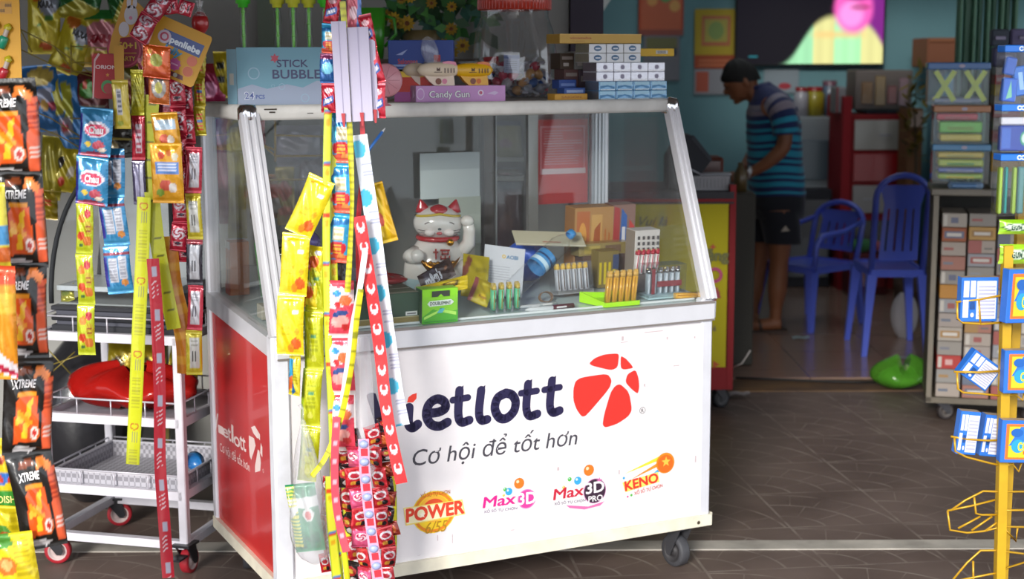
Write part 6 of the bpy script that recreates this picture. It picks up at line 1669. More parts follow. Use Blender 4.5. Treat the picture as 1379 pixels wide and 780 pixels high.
bag('hanging_candy_sachet', 'orange sachet with a silver window under the bright orange one', 'sachet', 216, 117, YL - .10, 28, 40, .012, art('#b05a1c', ('e', .5, .55, .38, .34, '#8f8a86'), ('e', .5, .55, .2, .2, '#a9a24a')), rot=.1)
chain('hanging_lollipop_strip', 'large red and white swirl candy sleeve slanting across the top of the tangle', 'candy strip', [(224, -12), (206, 18), (186, 50)], YL - .14, [('sw2', art('#a01c34', ('e', .5, .3, .42, .24, '#b9aeb8'), ('w', .5, .3, .4, .22, '#8c1c34'), ('e', .5, .78, .4, .18, '#b9aeb8'), ('w', .5, .78, .36, .16, '#8c1c34')))], 26, 36, .02, jig=.1)
chain('hanging_lollipop_strip', 'red and white swirl candies along the top edge right of the big sleeve', 'candy strip', [(222, 6), (242, 4), (262, 12)], YL - .12, [('sw3', A_SWIRL)], 20, 26, .014, jig=.2)
t = thing('hanging_lollipop', 'round red wrapped lollipop at the top right of the tangle', 'lollipop', P(272, 28, YL))
m = MB('wrap', '#a81c20'); m.ell((0, 0, 0), (.024, .018, .032), n=20, m=12); m.build('candy_ball', t)
m = MB('film'); m.rings([[V((r * math.cos(a), .8 * r * math.sin(a), z)) for a in [2 * PI * k / 12 for k in range(12)]] for r, z in ((.022, .018), (.006, .04), (.012, .06))], caps=False); m.build('wrapper', t)
m = MB('matte', '#c9c5c0'); m.tube([(0, 0, .03), (0.004, 0, .12)], .002, 6); m.build('stick', t)
bag('hanging_candy_sachet', 'deep red sachet hidden behind the tilted yellow card', 'sachet', 222, 130, YL + .06, 60, 110, .02, art('#7a1a2c', ('e', .6, .5, .2, .1, '#a98a9a'), ('s', .1, .1, .4, .4, 3, '#9a3a4a')))
# ================================================================== rack of crisps behind, left
YR = 5.15
A_KARA = art('#b5a61e', ('e', .72, .72, .30, .16, '#7f8490'), ('e', .3, .86, .22, .1, '#a85a14'), ('e', .6, .12, .2, .06, '#b5501c'), ('e', .4, .42, .06, .03, '#3f7a32'), ('r', .62, .48, .85, .56, '#4a7a3a'), ('r', .0, .94, 1, 1, '#c9bc3a'))
A_KARP = art('#a8962a', ('e', .5, .55, .5, .26, '#b06a72'), ('p', [(0, .84), (1, .8), (1, 1), (0, 1)], '#1f6a2a'), ('r', 0, 0, 1, .16, '#b08f20'), ('e', .4, .2, .2, .06, '#a84a3a'))
A_BLU = art('#2565a0', ('e', .55, .82, .4, .14, '#b09a4a'), ('e', .4, .84, .12, .08, '#c9b05a'), ('e', .7, .82, .12, .08, '#c2aa52'), ('p', [(.3, .4), (.8, .45), (.85, .66), (.35, .62)], '#8f93a8'), ('e', .3, .42, .12, .08, '#a8453a'), ('e', .55, .40, .12, .08, '#c29a4a'), ('e', .78, .38, .1, .07, '#a8344a'))
A_BLU2 = art('#2a6ba6', ('p', [(.1, .5), (.45, .55), (.4, .95), (.2, .9)], '#a8a02a'), ('p', [(.35, .3), (.7, .5), (.8, .85), (.5, .9)], '#9a9a22'), ('p', [(.12, .3), (.5, .25), (.55, .5), (.2, .5)], '#9c93a2'), ('e', .3, .36, .14, .06, '#a8323c'), ('p', [(.0, .6), (.1, .6), (.1, .95), (0, .95)], '#2a3a8a'))
A_GRN = art('#8f8a20', ('p', [(0, .3), (.5, .7), (1, .4), (1, 1), (0, 1)], '#1c5a26'))
TK = [('KARA', .62, .72, .10, .5, '#1c1c20', .06)]
for x, y, w, h, a, tx, r, lab in ((62, 22, 44, 92, A_KARA, TK, .0, 'yellow KARA crisp bag, first from the left on the top of the rack'), (100, 56, 46, 82, A_KARA, TK, .42, 'yellow KARA crisp bag leaning right on the top of the rack'),
                                  (140, 48, 52, 76, A_KARP, [('KARA', .5, .5, .14, .7, '#8f1c2c', .06)], .0, 'yellow crisp bag with red KARA letters on a pink cloud'), (110, 2, 56, 40, A_GRN, (), .1, 'green and yellow crisp bag at the top edge above the KARA bags'),
                                  (172, 10, 40, 60, A_GRN, (), -.2, 'green and yellow crisp bag at the top edge behind the bunny card'), (200, 55, 50, 90, A_KARP, (), .0, 'yellow crisp bag hidden behind the tilted candy card')):
    bag('crisp_bag', lab, 'crisp bag', x, y, YR, w, h, .05, a, tx, rot=r, seed=int(x), nu=22, nv=26)
for x, y, w, h, a, r, lab in ((60, 128, 48, 90, A_BLU, -.08, 'blue crisp bag with small biscuits, left one of the middle row'), (98, 150, 46, 112, A_BLU2, -.22, 'blue and yellow crisp bag tilted, beside the left blue one'), (128, 122, 44, 60, art('#5a1f22', ('e', .4, .6, .3, .2, '#3f7a2a'), ('e', .3, .7, .1, .1, '#b0402a'), ('s', .1, .1, .9, .3, 2, '#8a8a7a')), 0, 'dark red and green crisp bag behind the red ORION card'),
                               (70, 222, 34, 86, art('#8f8420', ('e', .6, .4, .3, .1, '#a89a2a')), .15, 'plain dull yellow crisp bag on the lower row, left one'), (92, 222, 38, 66, art('#a09018', ('e', .25, .6, .15, .12, '#2a2620'), ('e', .7, .45, .15, .12, '#b8afa0'), ('e', .4, .2, .15, .1, '#a8341c')), .2, 'yellow crisp bag with a smiling red mark on the lower row'),
                               (64, 266, 30, 50, art('#94801a', ('s', .2, .4, .8, .6, 2, '#a8341c')), .1, 'yellow crisp bag at the bottom of the rack beside the black bags'), (150, 195, 60, 60, art('#34302a', ('e', .5, .5, .3, .2, '#6a5a2a')), 0, 'dark brown crisp bag behind the blue Chau bags'),
                               (182, 120, 50, 90, art('#5a5218', ('e', .5, .5, .3, .2, '#7a3a2a')), 0, 'dark olive crisp bag deep behind the tangle')):
    bag('crisp_bag', lab, 'crisp bag', x, y, YR, w, h, .05, a, (), rot=r, seed=int(x), nu=20, nv=24)
t = thing('wire_rack', 'yellowish wire rack holding the crisp bags on the left', 'rack', P(120, 300, YR + .02))
o_ = P(120, 300, YR + .02)
def wires(t, lines, Y, org, r=.0022, col='#8f7f3a', name='wire_basket'):
    m = MB('alu', col)
    for ln in lines:
        m.tube([P(q[0], q[1], Y + (q[2] if len(q) > 2 else 0)) - org for q in ln], r, 6)
    return m.build(name, t)
wires(t, [[(30, 35), (75, 58), (125, 95)], [(30, 62), (75, 84), (130, 100)], [(98, 58), (160, 62)], [(98, 80), (160, 82)], [(98, 92), (160, 94)], [(30, 35), (45, 66)], [(75, 58), (100, 90)], [(98, 55), (98, 94)]], YR - .06, o_)
wires(t, [[(35, 140), (70, 155), (110, 180)], [(35, 160), (80, 178), (118, 200)], [(95, 155), (200, 160)], [(95, 182), (210, 186)], [(150, 182), (210, 186)]], YR - .06, o_)
wires(t, [[(40, 250), (90, 255)], [(60, 462), (95, 500)], [(60, 490), (120, 470)], [(60, 505), (100, 470)]], YR - .06, o_)
m = MB('alu', '#7f722e')
for x in (22, 212):
    m.bar(P(x, -60, YR + .06) - o_, V((P(x, 300, YR + .06) - o_).xy.to_3d()) + V((0, 0, -o_.z)), .022, .022)
m.build('rack_post', t)
m = MB('alu', '#8f7c1c')
for y in (55, 82, 182): m.bar(P(96, y, YR + .05) - o_, P(235, y, YR + .05) - o_, .014, .012)
m.build('rack_rail', t)
# second group of sweets behind the cart's glass and at its left shoulder
YQ = 5.36
t = thing('wire_rack', 'yellow wire rack seen through the left glass of the cart', 'rack', P(360, 330, YQ)); o_ = P(360, 330, YQ)
wires(t, [[(335, 185), (372, 200)], [(372, 180), (440, 182)], [(335, 175), (372, 208)], [(372, 208), (440, 208)], [(372, 160), (372, 215)], [(335, 240), (440, 240)]], YQ - .06, o_, .004, '#b08c1c')
m = MB('alu', '#7f7a70')
for x in (345, 445): m.bar(P(x, 100, YQ + .05) - o_, V(((P(x, 100, YQ + .05) - o_).x, .05, -o_.z)), .02, .02)
m.build('rack_post', t)
for x, y, w, h, a, lab in ((296, 225, 28, 150, art('#a03a56', ('e', .5, .8, .4, .08, '#c9a0b0'), ('s', .1, .1, .9, .4, 4, '#b85a72')), 'pink candy sack seen through the left side glass of the cart'), (318, 235, 26, 170, art('#a89a2c', ('s', .2, .1, .8, .9, 12, '#8f7f24'), ('e', .5, .8, .4, .06, '#c9b86a')), 'yellow candy sack seen through the left side glass of the cart'),
                           (342, 172, 36, 46, art('#9a1f24', ('e', .6, .5, .3, .3, '#b8a0a0')), 'red bag behind the left slanted post'), (362, 262, 50, 60, art('#8f5a1c', ('e', .5, .6, .4, .2, '#b03a1c'), ('e', .7, .3, .2, .2, '#a8a09a')), 'brown orange bag low behind the left slanted post'),
                           (386, 262, 26, 80, art('#9c8a3a', ('e', .5, .6, .4, .16, '#a8402a'), ('e', .5, .25, .4, .1, '#b0502c')), 'tan and red bag behind the front glass near the yellow sachets'), (405, 195, 60, 56, art('#8c8794', ('e', .4, .5, .4, .3, '#a39aa8')), 'lilac grey bag on the rack behind the front glass'),
                           (288, 112, 34, 58, art('#b02a5a', ('e', .4, .4, .3, .2, '#d88ab0'), ('r', 0, .8, 1, 1, '#a82a3a')), 'magenta bag peeking over the left shoulder of the cart'), (300, 98, 20, 62, art('#c9b41c', ('e', .5, .7, .3, .1, '#2a2a20'), ('e', .5, .4, .3, .1, '#2a2a20')), 'yellow and black bag left of the light blue bubble box'),
                           (424, 235, 40, 60, art('#7f7480', ('e', .5, .5, .4, .3, '#8f8a98')), 'grey bag on the rack behind the yellow sachets')):
    bag('hanging_candy_sack', lab, 'candy sack', x, y, YQ - .0, w, h, .04, a, (), seed=int(x), nu=16, nv=20)

# ================================================================== trolley
TA = math.radians(-14)
FL = G(62, 757); FR = G(247, 779)
FL = V((-1.485, 4.60, 0)); 
TU = V((math.cos(TA), math.sin(TA), 0)); TV_ = V((-math.sin(TA), math.cos(TA), 0))
TM = Matrix.Translation(FL) @ Matrix.Rotation(TA, 4, 'Z')
def tl(x, y, yy=0.):
    d = ray(x, y); Pp = FL + TV_ * yy
    t = (Pp.xy @ TV_.xy) / (d.xy @ TV_.xy)
    q = V((0, 0, CAMH)) + d * t
    return ((q - FL).xy @ TU.xy, q.z)
TW = tl(240, 500)[0]; TD = .40
tro = thing('trolley', 'white metal trolley with three wire edged shelves and red castors', 'trolley', M=TM)
zs = [tl(150, y)[1] for y in (722, 657, 561, 451)]
m_ = lambda: MB('dirty_paint', '#dcdae2')
for (x, y) in ((0, 0), (TW, 0), (0, TD), (TW, TD)):
    m = m_(); m.box((x - .014, y - .014, .10), (x + .014, y + .014, zs[3] + .012), bev=.003); m.build('post', tro)
m = m_()
for a, b in (((0, 0), (TW, 0)), ((0, TD), (TW, TD)), ((0, 0), (0, TD)), ((TW, 0), (TW, TD))):
    m.bar((a[0], a[1], zs[0]), (b[0], b[1], zs[0]), .026, .026)
m.build('base_frame', tro)
for k in (1, 2, 3):
    z = zs[k]
    m = m_()
    for a, b in (((0, -.004), (TW, -.004)), ((0, TD), (TW, TD)), ((0, 0), (0, TD)), ((TW, 0), (TW, TD))): m.bar((a[0], a[1], z), (b[0], b[1], z), .02, .028)
    m.box((.01, .01, z - .008), (TW - .01, TD - .01, z - .003), '#a5a3ae')
    sh = m.build('shelf', tro)
    m = MB('alu', '#cfcdd6')
    zr = z + .062
    for a, b in (((0, -.004), (TW, -.004)), ((0, TD), (TW, TD)), ((0, 0), (0, TD)), ((TW, 0), (TW, TD))):
        m.tube([(a[0], a[1], zr), (b[0], b[1], zr)], .003, 8)
        for q in (.25, .5, .75): 
            X, Yq = a[0] + (b[0] - a[0]) * q, a[1] + (b[1] - a[1]) * q
            m.tube([(X, Yq, z + .01), (X, Yq, zr)], .0025, 6)
    m.build('wire_guard', sh)
for x, y, a in ((0, 0, .1), (TW, 0, 1.35), (0, TD, .25), (TW, TD, .6)):
    caster(tro, x, y, .104, .042, '#c9b4b0', '#a81f2c', a + .2, .028, '#2c2c30', brake=True)
# perforated tray on the lowest shelf
def tray_mat(N, L, b):
    tc = N.new('ShaderNodeTexCoord'); mp = N.new('ShaderNodeMapping'); mp.inputs['Rotation'].default_value = (0, 0, PI / 4); mp.inputs['Scale'].default_value = (70, 70, 70)
    L.new(tc.outputs['Object'], mp.inputs[0]); ck = N.new('ShaderNodeTexChecker'); ck.inputs['Scale'].default_value = 1
    ck.inputs[1].default_value = hx('#b5b3bb'); ck.inputs[2].default_value = hx('#8b8990'); L.new(mp.outputs[0], ck.inputs[0]); L.new(ck.outputs[0], b.inputs['Base Color']); b.inputs['Roughness'].default_value = .4
simple_nodes('mesh_tray', tray_mat)
t = thing('mesh_tray', 'white plastic tray with a diamond mesh pattern on the lowest shelf', 'tray', M=TM @ Matrix.Translation((.015, .015, zs[1])))
m = MB('mesh_tray'); w_, d_ = TW - .03, TD - .03
m.box((.01, .01, 0), (w_ - .01, d_ - .01, .004)); m.build('tray_bottom', t)
m = MB('mesh_tray')
for a, b in (((0, 0), (w_, 0)), ((w_, 0), (w_, d_)), ((w_, d_), (0, d_)), ((0, d_), (0, 0))):
    m.bar((a[0], a[1], .026), (b[0], b[1], .026), .004, .052)
for a, b in (((0, 0), (w_, 0)), ((w_, 0), (w_, d_)), ((w_, d_), (0, d_)), ((0, d_), (0, 0))): m.bar((a[0], a[1], .053), (b[0], b[1], .053), .009, .005, '#d5d3da', 'plastic')
m.build('tray_wall', t)
t = thing('blue_lid_jar', 'small clear jar with a blue lid lying on the tray at the cart side', 'jar', M=TM @ MX((TW - .08, .24, zs[1] + .040)) @ Matrix.Rotation(-1.35, 4, 'X'))
m = MB('clear_plastic'); m.lathe([(.001, -.07), (.03, -.07), (.032, -.01), (.026, 0)], 20); m.build('jar_body', t)
m = MB('plastic', '#2276b8'); m.lathe([(.030, -.004), (.031, .016), (.001, .018)], 20); m.build('lid', t)
# red plastic bag on the middle shelf
t = thing('red_bag', 'shiny red plastic bag on the middle trolley shelf', 'bag', M=TM @ Matrix.Translation((.235, .15, zs[2])))
m = MB('red_film')
def rb(u, v):
    a = 2 * PI * u
    r = math.sin(PI * min(max(v, .015), .99)) ** .42
    n = 1 + .05 * math.sin(5 * a + 4 * v) + .04 * math.sin(11 * a + 8 * v)
    zz = .012 + .125 * v * (1 + .12 * math.sin(2 * a + .5)) + .010 * math.sin(6 * a)
    return V((.215 * r * math.cos(a) * n, .13 * r * math.sin(a) * n, zz))
m.grid(rb, 44, 18); m.build('bag_skin', t)
def solid_red(): 
    m = MB('wrap', '#b0160f'); 
    m.grid(lambda u, v: rb(u, v) * .97 + V((0, 0, .003)), 36, 14); m.build('bag_content', t)
solid_red()
m = MB('film'); 
# crisp packs lying behind it
for k, (X, y0, c, r_, lab) in enumerate(((.09, .33, '#b09a1c', .1, 'yellow crisp packet lying behind the red bag, left one'), (.205, .335, '#c2a820', -.1, 'yellow crisp packet lying behind the red bag, middle one'), (.325, .33, '#9a8a1c', .12, 'yellow crisp packet lying behind the red bag, right one'))):
    mm = packet(.105, .15, .04, art(c, ('e', .4, .5, .3, .2, '#5a4a2a'), ('p', [(.1, .1), (.8, .2), (.6, .5)], '#a85a2a')), seed=k, nu=14, nv=16)
    o = mm.build('crisp_packet'); o.matrix_basis = TM @ MX((X, y0, zs[2] + .10), r_) @ Matrix.Rotation(-.12, 4, 'X') @ Matrix.Rotation(r_, 4, 'Y'); tag(o, lab, 'crisp packet', 'crisp packets behind the red bag')
# display warmer with a curved glass on top
z0 = zs[3] + .004
t = thing('curved_display', 'glass food display with a curved dark rim on the trolley top', 'display case', M=TM @ Matrix.Translation((.02, .04, z0)))
zt_ = tl(190, 205, .05)[1] - z0; x1 = tl(262, 300, .05)[0]
x1 = TW - .045
prof = []
for k in range(15):
    a = PI / 2 * k / 14
    prof.append((-.0 + .30 * (1 - math.cos(a)) * 1.0, .09 + (zt_ - .09) * math.sin(a)))
prof.append((x1, zt_))
m = MB('matte', '#2c2d33')
for zz, hh_ in ((.0, .022), (.035, .018), (.068, .014)): m.box((-.005, 0, zz), (x1, .30, zz + hh_), bev=.003)
m.box((.01, .01, .02), (x1 - .01, .29, .07), '#4c4d58'); m.build('base', t)
m = MB('matte', '#23272b')
for yy in (0, .30):
    m.tube([(x, yy, z) for x, z in prof], .008, 8)
m.bar((x1, 0, .08), (x1, 0, zt_), .012, .012); m.bar((x1, .3, .08), (x1, .3, zt_), .012, .012)
m.build('rim', t)
m = MB('glass')
m.grid(lambda u, v: V((prof[min(int(u * 15), 15)][0], .3 * v, prof[min(int(u * 15), 15)][1])), 15, 2); m.build('curved_glass', t)
m = MB('glass')
pts = [(x, z) for x, z in prof] + [(x1, .08), (0, .08)]
m.prism(pts, Frame((0, .002, 0)), .003); m.build('side_glass', t)
m = MB('matte', '#a3a7ab'); m.box((.02, .28, .08), (x1 - .01, .285, zt_ - .02)); m.box((.015, .02, .085), (x1 - .02, .28, .09), '#8f9496'); m.build('back_wall', t)
m = MB('alu', '#c9d0d6'); m.box((.012, .015, .13), (x1 - .015, .26, .145)); m.build('inner_shelf', t)
m = MB('foil', '#a8a41c'); o = packet(.05, .06, .02, art('#9f9a1c', ('e', .5, .5, .3, .2, '#7a8a2a')), seed=2).build('yellow_sachet'); o.matrix_basis = TM @ MX((.05, .09, z0 + .115)) @ Matrix.Rotation(-.3, 4, 'Y') @ Matrix.Rotation(-.5, 4, 'X')
tag(o, 'small yellow sachet inside the curved glass display', 'sachet')
# dark bin bag / cloth under the rack
t = thing('black_bag', 'dark plastic bin bag standing behind the trolley on the left', 'bag', (P(117, 560, 5.3).x, 5.3, 0))
m = MB('wrap', '#26262a'); m.grid(lambda u, v: V((.19 * math.cos(2 * PI * u) * math.sin(PI * min(max(v, .02), .98)) ** .5 * (1 + .06 * math.sin(14 * u * PI)), .2 * math.sin(2 * PI * u) * math.sin(PI * min(max(v, .02), .98)) ** .5, .004 + .62 * v)), 36, 16); m.build('bag_skin', t)
# ================================================================== inside the shop
YW = 11.23
def flat_print(name, label, cat, x0, y0, x1, y1, Y, col, marks=(), th=.006, rz=0., mat='matte', ry=0.):
    a = P(x0, y1, Y); b = P(x1, y0, Y); w, h = b.x - a.x, b.z - a.z
    t = MB(mat, col); t.box((0, 0, 0), (w, th, h)); draw_marks(t, Frame((0, 0, 0)), w, h, marks)
    o = t.build(name); o.location = (a.x, Y - th, a.z); o.rotation_euler = (0, ry, 0)
    return tag(o, label, cat)
flat_print('wall_poster', 'red orange festive poster with green ornaments high on the teal wall', 'poster', 862, -30, 924, 49, YW, '#b5492a',
           [('r', .05, .1, .95, .95, '#c25a2c'), ('e', .6, .7, .16, .14, '#5f9a4a'), ('e', .3, .6, .12, .10, '#d99a4a'), ('e', .8, .5, .12, .1, '#d8a04c'), ('r', 0, 0, 1, .1, '#8f3a26')])
flat_print('wall_calendar', 'grey wall calendar with a dark picture under the red orange poster', 'calendar', 868, 49, 918, 110, YW, '#7f8088', [('r', .08, .72, .92, .95, '#6f6f3a'), ('r', .08, .55, .92, .72, '#2f3a4a'), ('r', .08, .08, .9, .5, '#74767f')])
flat_print('wall_poster', 'yellow poster with a red framed motif beside the television', 'poster', 937, 14, 992, 76, YW, '#b09a2c', [('r', .18, .2, .9, .85, '#a8562c'), ('r', .25, .28, .83, .78, '#9c9430'), ('e', .54, .53, .2, .2, '#6f8a3c')])
flat_print('wall_poster', 'narrow red strip poster below the yellow one', 'poster', 937, 76, 992, 94, YW, '#a04a2c', [('s', .1, .2, .9, .8, 2, '#b8683c')])
flat_print('wall_poster', 'pale notice with a red block behind the man\'s head', 'poster', 936, 95, 1002, 129, YW, '#8d8f96', [('r', .04, .1, .3, .9, '#a8482c')])
flat_print('wall_poster', 'pale notice with a red mark right of the man\'s head', 'poster', 1030, 96, 1078, 128, YW, '#84919a', [('e', .6, .3, .18, .14, '#a02c3a')])
# television --------------------------------------------------------------
a = P(992, 91, YW - .09); b = P(1198, -45, YW - .09)
t = thing('television', 'large wall television showing a pink faced figure in a pale shirt', 'television', (a.x, YW - .09, a.z))
w, h = b.x - a.x, b.z - a.z
m = MB('matte', '#15141a'); m.box((0, 0, 0), (w, .06, h), bev=.006); m.build('casing', t)
m = MB('plastic', '#1c1b22'); m.box((w * .4, .06, h * .3), (w * .6, .09, h * .7)); m.build('wall_bracket', t)
def tvx(px_, py_): return ((px_ - 992) / 206, 1 - (py_ + 45) / 136)
def soft(d, w_): return max(0., min(1., .5 - d / w_))
def tv(u, v):
    X = 992 + 206 * u; Yp = -45 + 136 * (1 - v)
    c = [.005, .004, .008]
    def mix(c, k, t): return [c[i] * (1 - t) + k[i] * t for i in range(3)]
    c = mix(c, (.25, .02, .28), soft(math.hypot((X - 1185) / 30, (Yp - 35) / 60) - 1, .8) * .8)
    # shoulders
    top = 90 - 62 * math.exp(-((X - 1140) / 62) ** 4) - 4
    base = (.35, .75, .42) if X < 1100 else (.75, .72, .30) if X < 1128 or X > 1168 else (.42, .85, .45)
    stripe = .5 + .5 * math.sin(X * .35)
    base = [base[i] * (.92 + .1 * stripe) for i in range(3)]
    c = mix(c, base, soft((top + 8 * abs(X - 1130) / 60 - Yp) / 10, 1))
    c = mix(c, (.85, .55, .2), soft((abs(Yp - 50) - 4) / 8, 1) * soft((abs(X - 1135) - 34) / 20, 1) * .8)
    # head and cap
    c = mix(c, (.9, .12, .5), soft(math.hypot((X - 1155) / 27, (Yp - 14) / 34) - 1, .3))
    c = mix(c, (1, .30, .75), soft(math.hypot((X - 1152) / 17, (Yp - 22) / 18) - 1, .5))
    c = mix(c, (.35, .05, .15), soft(math.hypot((X - 1165) / 14, (Yp - 12) / 5) - 1, .6) * .7)
    c = mix(c, (.10, .02, .10), soft(math.hypot((X - 1160) / 34, (Yp + 18) / 20) - 1, .3))
    return (c[0], c[1], c[2], 1)
m = MB('screen'); fx, fz = .012, .014
m.grid(lambda u, v: V((fx + (w - 2 * fx) * u, -.001, fz + (h - 2 * fz) * v)), 70, 50, tv, 'screen', smooth=False); m.build('screen', t)
m = MB('screen', '#1f6f7a'); m.box((w * .09, -.003, h * .085), (w * .15, -.002, h * .10)); m.build('status_light', t)
# cabinets along the wall ----------------------------------------------------
def cabinet(name, label, cat, x0, y0, x1, y1, Y, dp, col, marks=(), base=None, top=None, group=None):
    """unit standing on the floor or a given level, front face seen between two picture corners"""
    a = P(x0, y1, Y); b = P(x1, y0, Y); z0 = .013 if base is None else base
    t = thing(name, label, cat, (a.x, Y, z0), group=group)
    w, h = b.x - a.x, b.z - z0
    m = MB('matte', col); m.box((0, 0, 0), (w, dp, h), cols=[None, top, None, None, None, None], bev=.008); m.build('cabinet_body', t)
    for i, k in enumerate(marks):
        q = MB('plastic', k[5]); X0, Z0, X1, Z1 = w * k[1], h * k[2], w * k[3], h * k[4]
        q.box((X0, -.012, Z0), (X1, .0, Z1), bev=.004); o = q.build(k[0], t)
        if k[0] == 'drawer':
            hb = MB('alu', '#8f9096'); hb.bar(((X0 + X1) / 2 - .04, -.02, (Z0 + Z1) / 2), ((X0 + X1) / 2 + .04, -.02, (Z0 + Z1) / 2), .01); hb.build('handle', o)
    return t, w, h
cabinet('white_cabinet', 'white cabinet with a glass front behind the man', 'cabinet', 1068, 160, 1120, 262, 10.6, .45, '#9aa3a6', [('door', .04, .62, .96, .86, '#5d6f78'), ('door', .04, .35, .96, .58, '#b0b6b8')])
cabinet('dark_counter', 'dark grey low counter behind the blue armchair', 'counter', 1050, 258, 1122, 352, 10.3, .18, '#2b2c33', [('panel', .05, .1, .95, .9, '#1f2026')])
rs, w, h = cabinet('red_shelf', 'red framed shelf unit with white drawers at the back of the shop', 'shelf', 1140, 158, 1243, 366, 10.2, .5, '#8c1018',
        [('drawer', .05, .80, .92, .97, '#a5a39a'), ('panel', .05, .62, .70, .78, '#a01018'), ('drawer', .05, .44, .52, .60, '#8f8c8a'), ('opening', .05, .12, .62, .40, '#16181b')])  # open bay is a flat dark panel, its inner shade put into the colour
m = MB('matte', '#9a1420'); m.box((-.06, -.02, 0), (0, .5, 1.33)); m.build('side_post', rs)
cabinet('low_crate', 'low dark red crate in front of the red shelf', 'crate', 1143, 346, 1196, 366, 9.95, .2, '#5a1218', [('panel', .05, .2, .95, .8, '#6a161c')])
for x, y, w_, h_, c, lab in ((1160, 333, 34, 22, '#3f7a4a', 'green bundle at the bottom of the red shelf'), (1180, 318, 22, 18, '#a85a6a', 'pink bundle at the bottom of the red shelf')):
    a = P(x, y + h_ / 2, 10.05)
    t = thing('cloth_bundle', lab, 'bundle', (a.x, 10.05, P(1160, 346, 9.95).z + .001)); m = MB('cloth', c)
    m.grid(lambda u, v: V((w_ * .0025 * math.cos(2 * PI * u) * math.sin(PI * v) ** .5 * (1 + .1 * math.sin(u * 30)), .045 * math.sin(2 * PI * u) * math.sin(PI * v) ** .5, h_ * .0045 * v)), 24, 8); m.build('cloth', t)
cabinet('cardboard_box', 'tall brown cardboard box beside the red shelf', 'box', 1216, 150, 1246, 365, 9.9, .25, '#6f4a2c', [('flap', .05, .9, .95, .99, '#7d5633')])
cabinet('teal_cupboard', 'pale blue cupboard in the back right corner', 'cupboard', 1262, 95, 1300, 365, 10.6, .4, '#5f8a9c')
t, w, h = cabinet('cardboard_box', 'brown cardboard box on top of the cupboard in the back right corner', 'box', 1250, 55, 1292, 92, 10.5, .4, '#7a4a32', [('flap', .05, .85, .95, .98, '#86563a')], base=P(1262, 95, 10.6).z)
# jars on the white cabinet
def jar(label, x, y0, y1, Y, wpx, c, lid, base):
    a = P(x, y1, Y); hh = (y1 - y0) * px(Y); r = wpx * px(Y) / 2
    t = thing('storage_jar', label, 'jar', (a.x, Y, base), group='jars at the back wall')
    m = MB('plastic', c); m.lathe([(.001, 0), (r, 0), (r, hh * .75), (r * .75, hh * .85), (r * .75, hh * .88)], 20); m.build('jar_body', t)
    m = MB('plastic', lid); m.lathe([(r * .8, hh * .86), (r * .82, hh), (.001, hh)], 20); m.build('lid', t)
bz = P(1100, 160, 10.6).z
jar('yellow jar with a red lid on the white cabinet', 1098, 118, 157, 10.75, 27, '#9a8f2a', '#8c1c22', bz)
jar('clear blue jar right of the yellow one on the white cabinet', 1118, 110, 157, 10.8, 24, '#55687c', '#6a4a58', bz)
jar('white jar with a red lid hidden by the man\'s shoulder', 1080, 118, 157, 10.7, 20, '#a5a5ae', '#8c1c22', bz)
rz_ = P(1180, 158, 10.2).z
cabinet('clear_food_case', 'clear plastic case of snacks on the red shelf', 'case', 1153, 98, 1232, 154, 10.3, .3, '#6f6763', [('snack', .1, .15, .3, .7, '#80603a'), ('snack', .34, .1, .52, .85, '#8a7040'), ('snack', .56, .15, .72, .6, '#7a3530'), ('snack', .76, .1, .92, .8, '#84636c')], base=rz_ + .03)
cabinet('dark_tray', 'dark tray under the clear case of snacks', 'tray', 1168, 154, 1236, 158, 10.22, .35, '#2a2330', base=rz_ + .008)
cabinet('white_box', 'narrow white box with red sides on the shelf left end', 'box', 1127, 120, 1142, 158, 10.25, .2, '#8f8f92', [('panel', .0, .0, .2, 1, '#8c1820')], base=rz_ + .008)
# dried plant
t = thing('potted_plant', 'dark yellow leafed plant standing by the cardboard box', 'plant', (P(1234, 150, 9.62).x, 9.62, .013))
m = MB('matte', '#4a3a30'); m.lathe([(.001, 0), (.08, 0), (.11, .22), (.10, .22), (.09, .18), (.001, .18)], 16); m.build('pot', t)
m = MB('wood', '#4a3c22'); m.tube([(0, 0, .18), (.02, 0, .9), (0, .01, 1.25)], [.014, .01, .006], 8); m.build('stem', t)
m = MB('leafy', '#5a4f1c'); rnd = random.Random(6)
for k in range(90):
    z = rnd.uniform(.95, 1.5); a = rnd.uniform(0, 6.3); L = rnd.uniform(.07, .16)
    o = V((rnd.uniform(-.05, .05), rnd.uniform(-.05, .05), z)); d_ = V((math.cos(a), math.sin(a) * .6, rnd.uniform(-.4, .7))).normalized(); s_ = d_.cross(V((0, 0, 1))).normalized() * .018
    m.poly([o, o + d_ * L * .5 + s_, o + d_ * L, o + d_ * L * .5 - s_], rnd.choice(['#5a4f1c', '#7a6a20', '#3a4a20', '#6a5a1c', '#8f7a24']))
m.build('leaves', t)['kind'] = 'stuff'

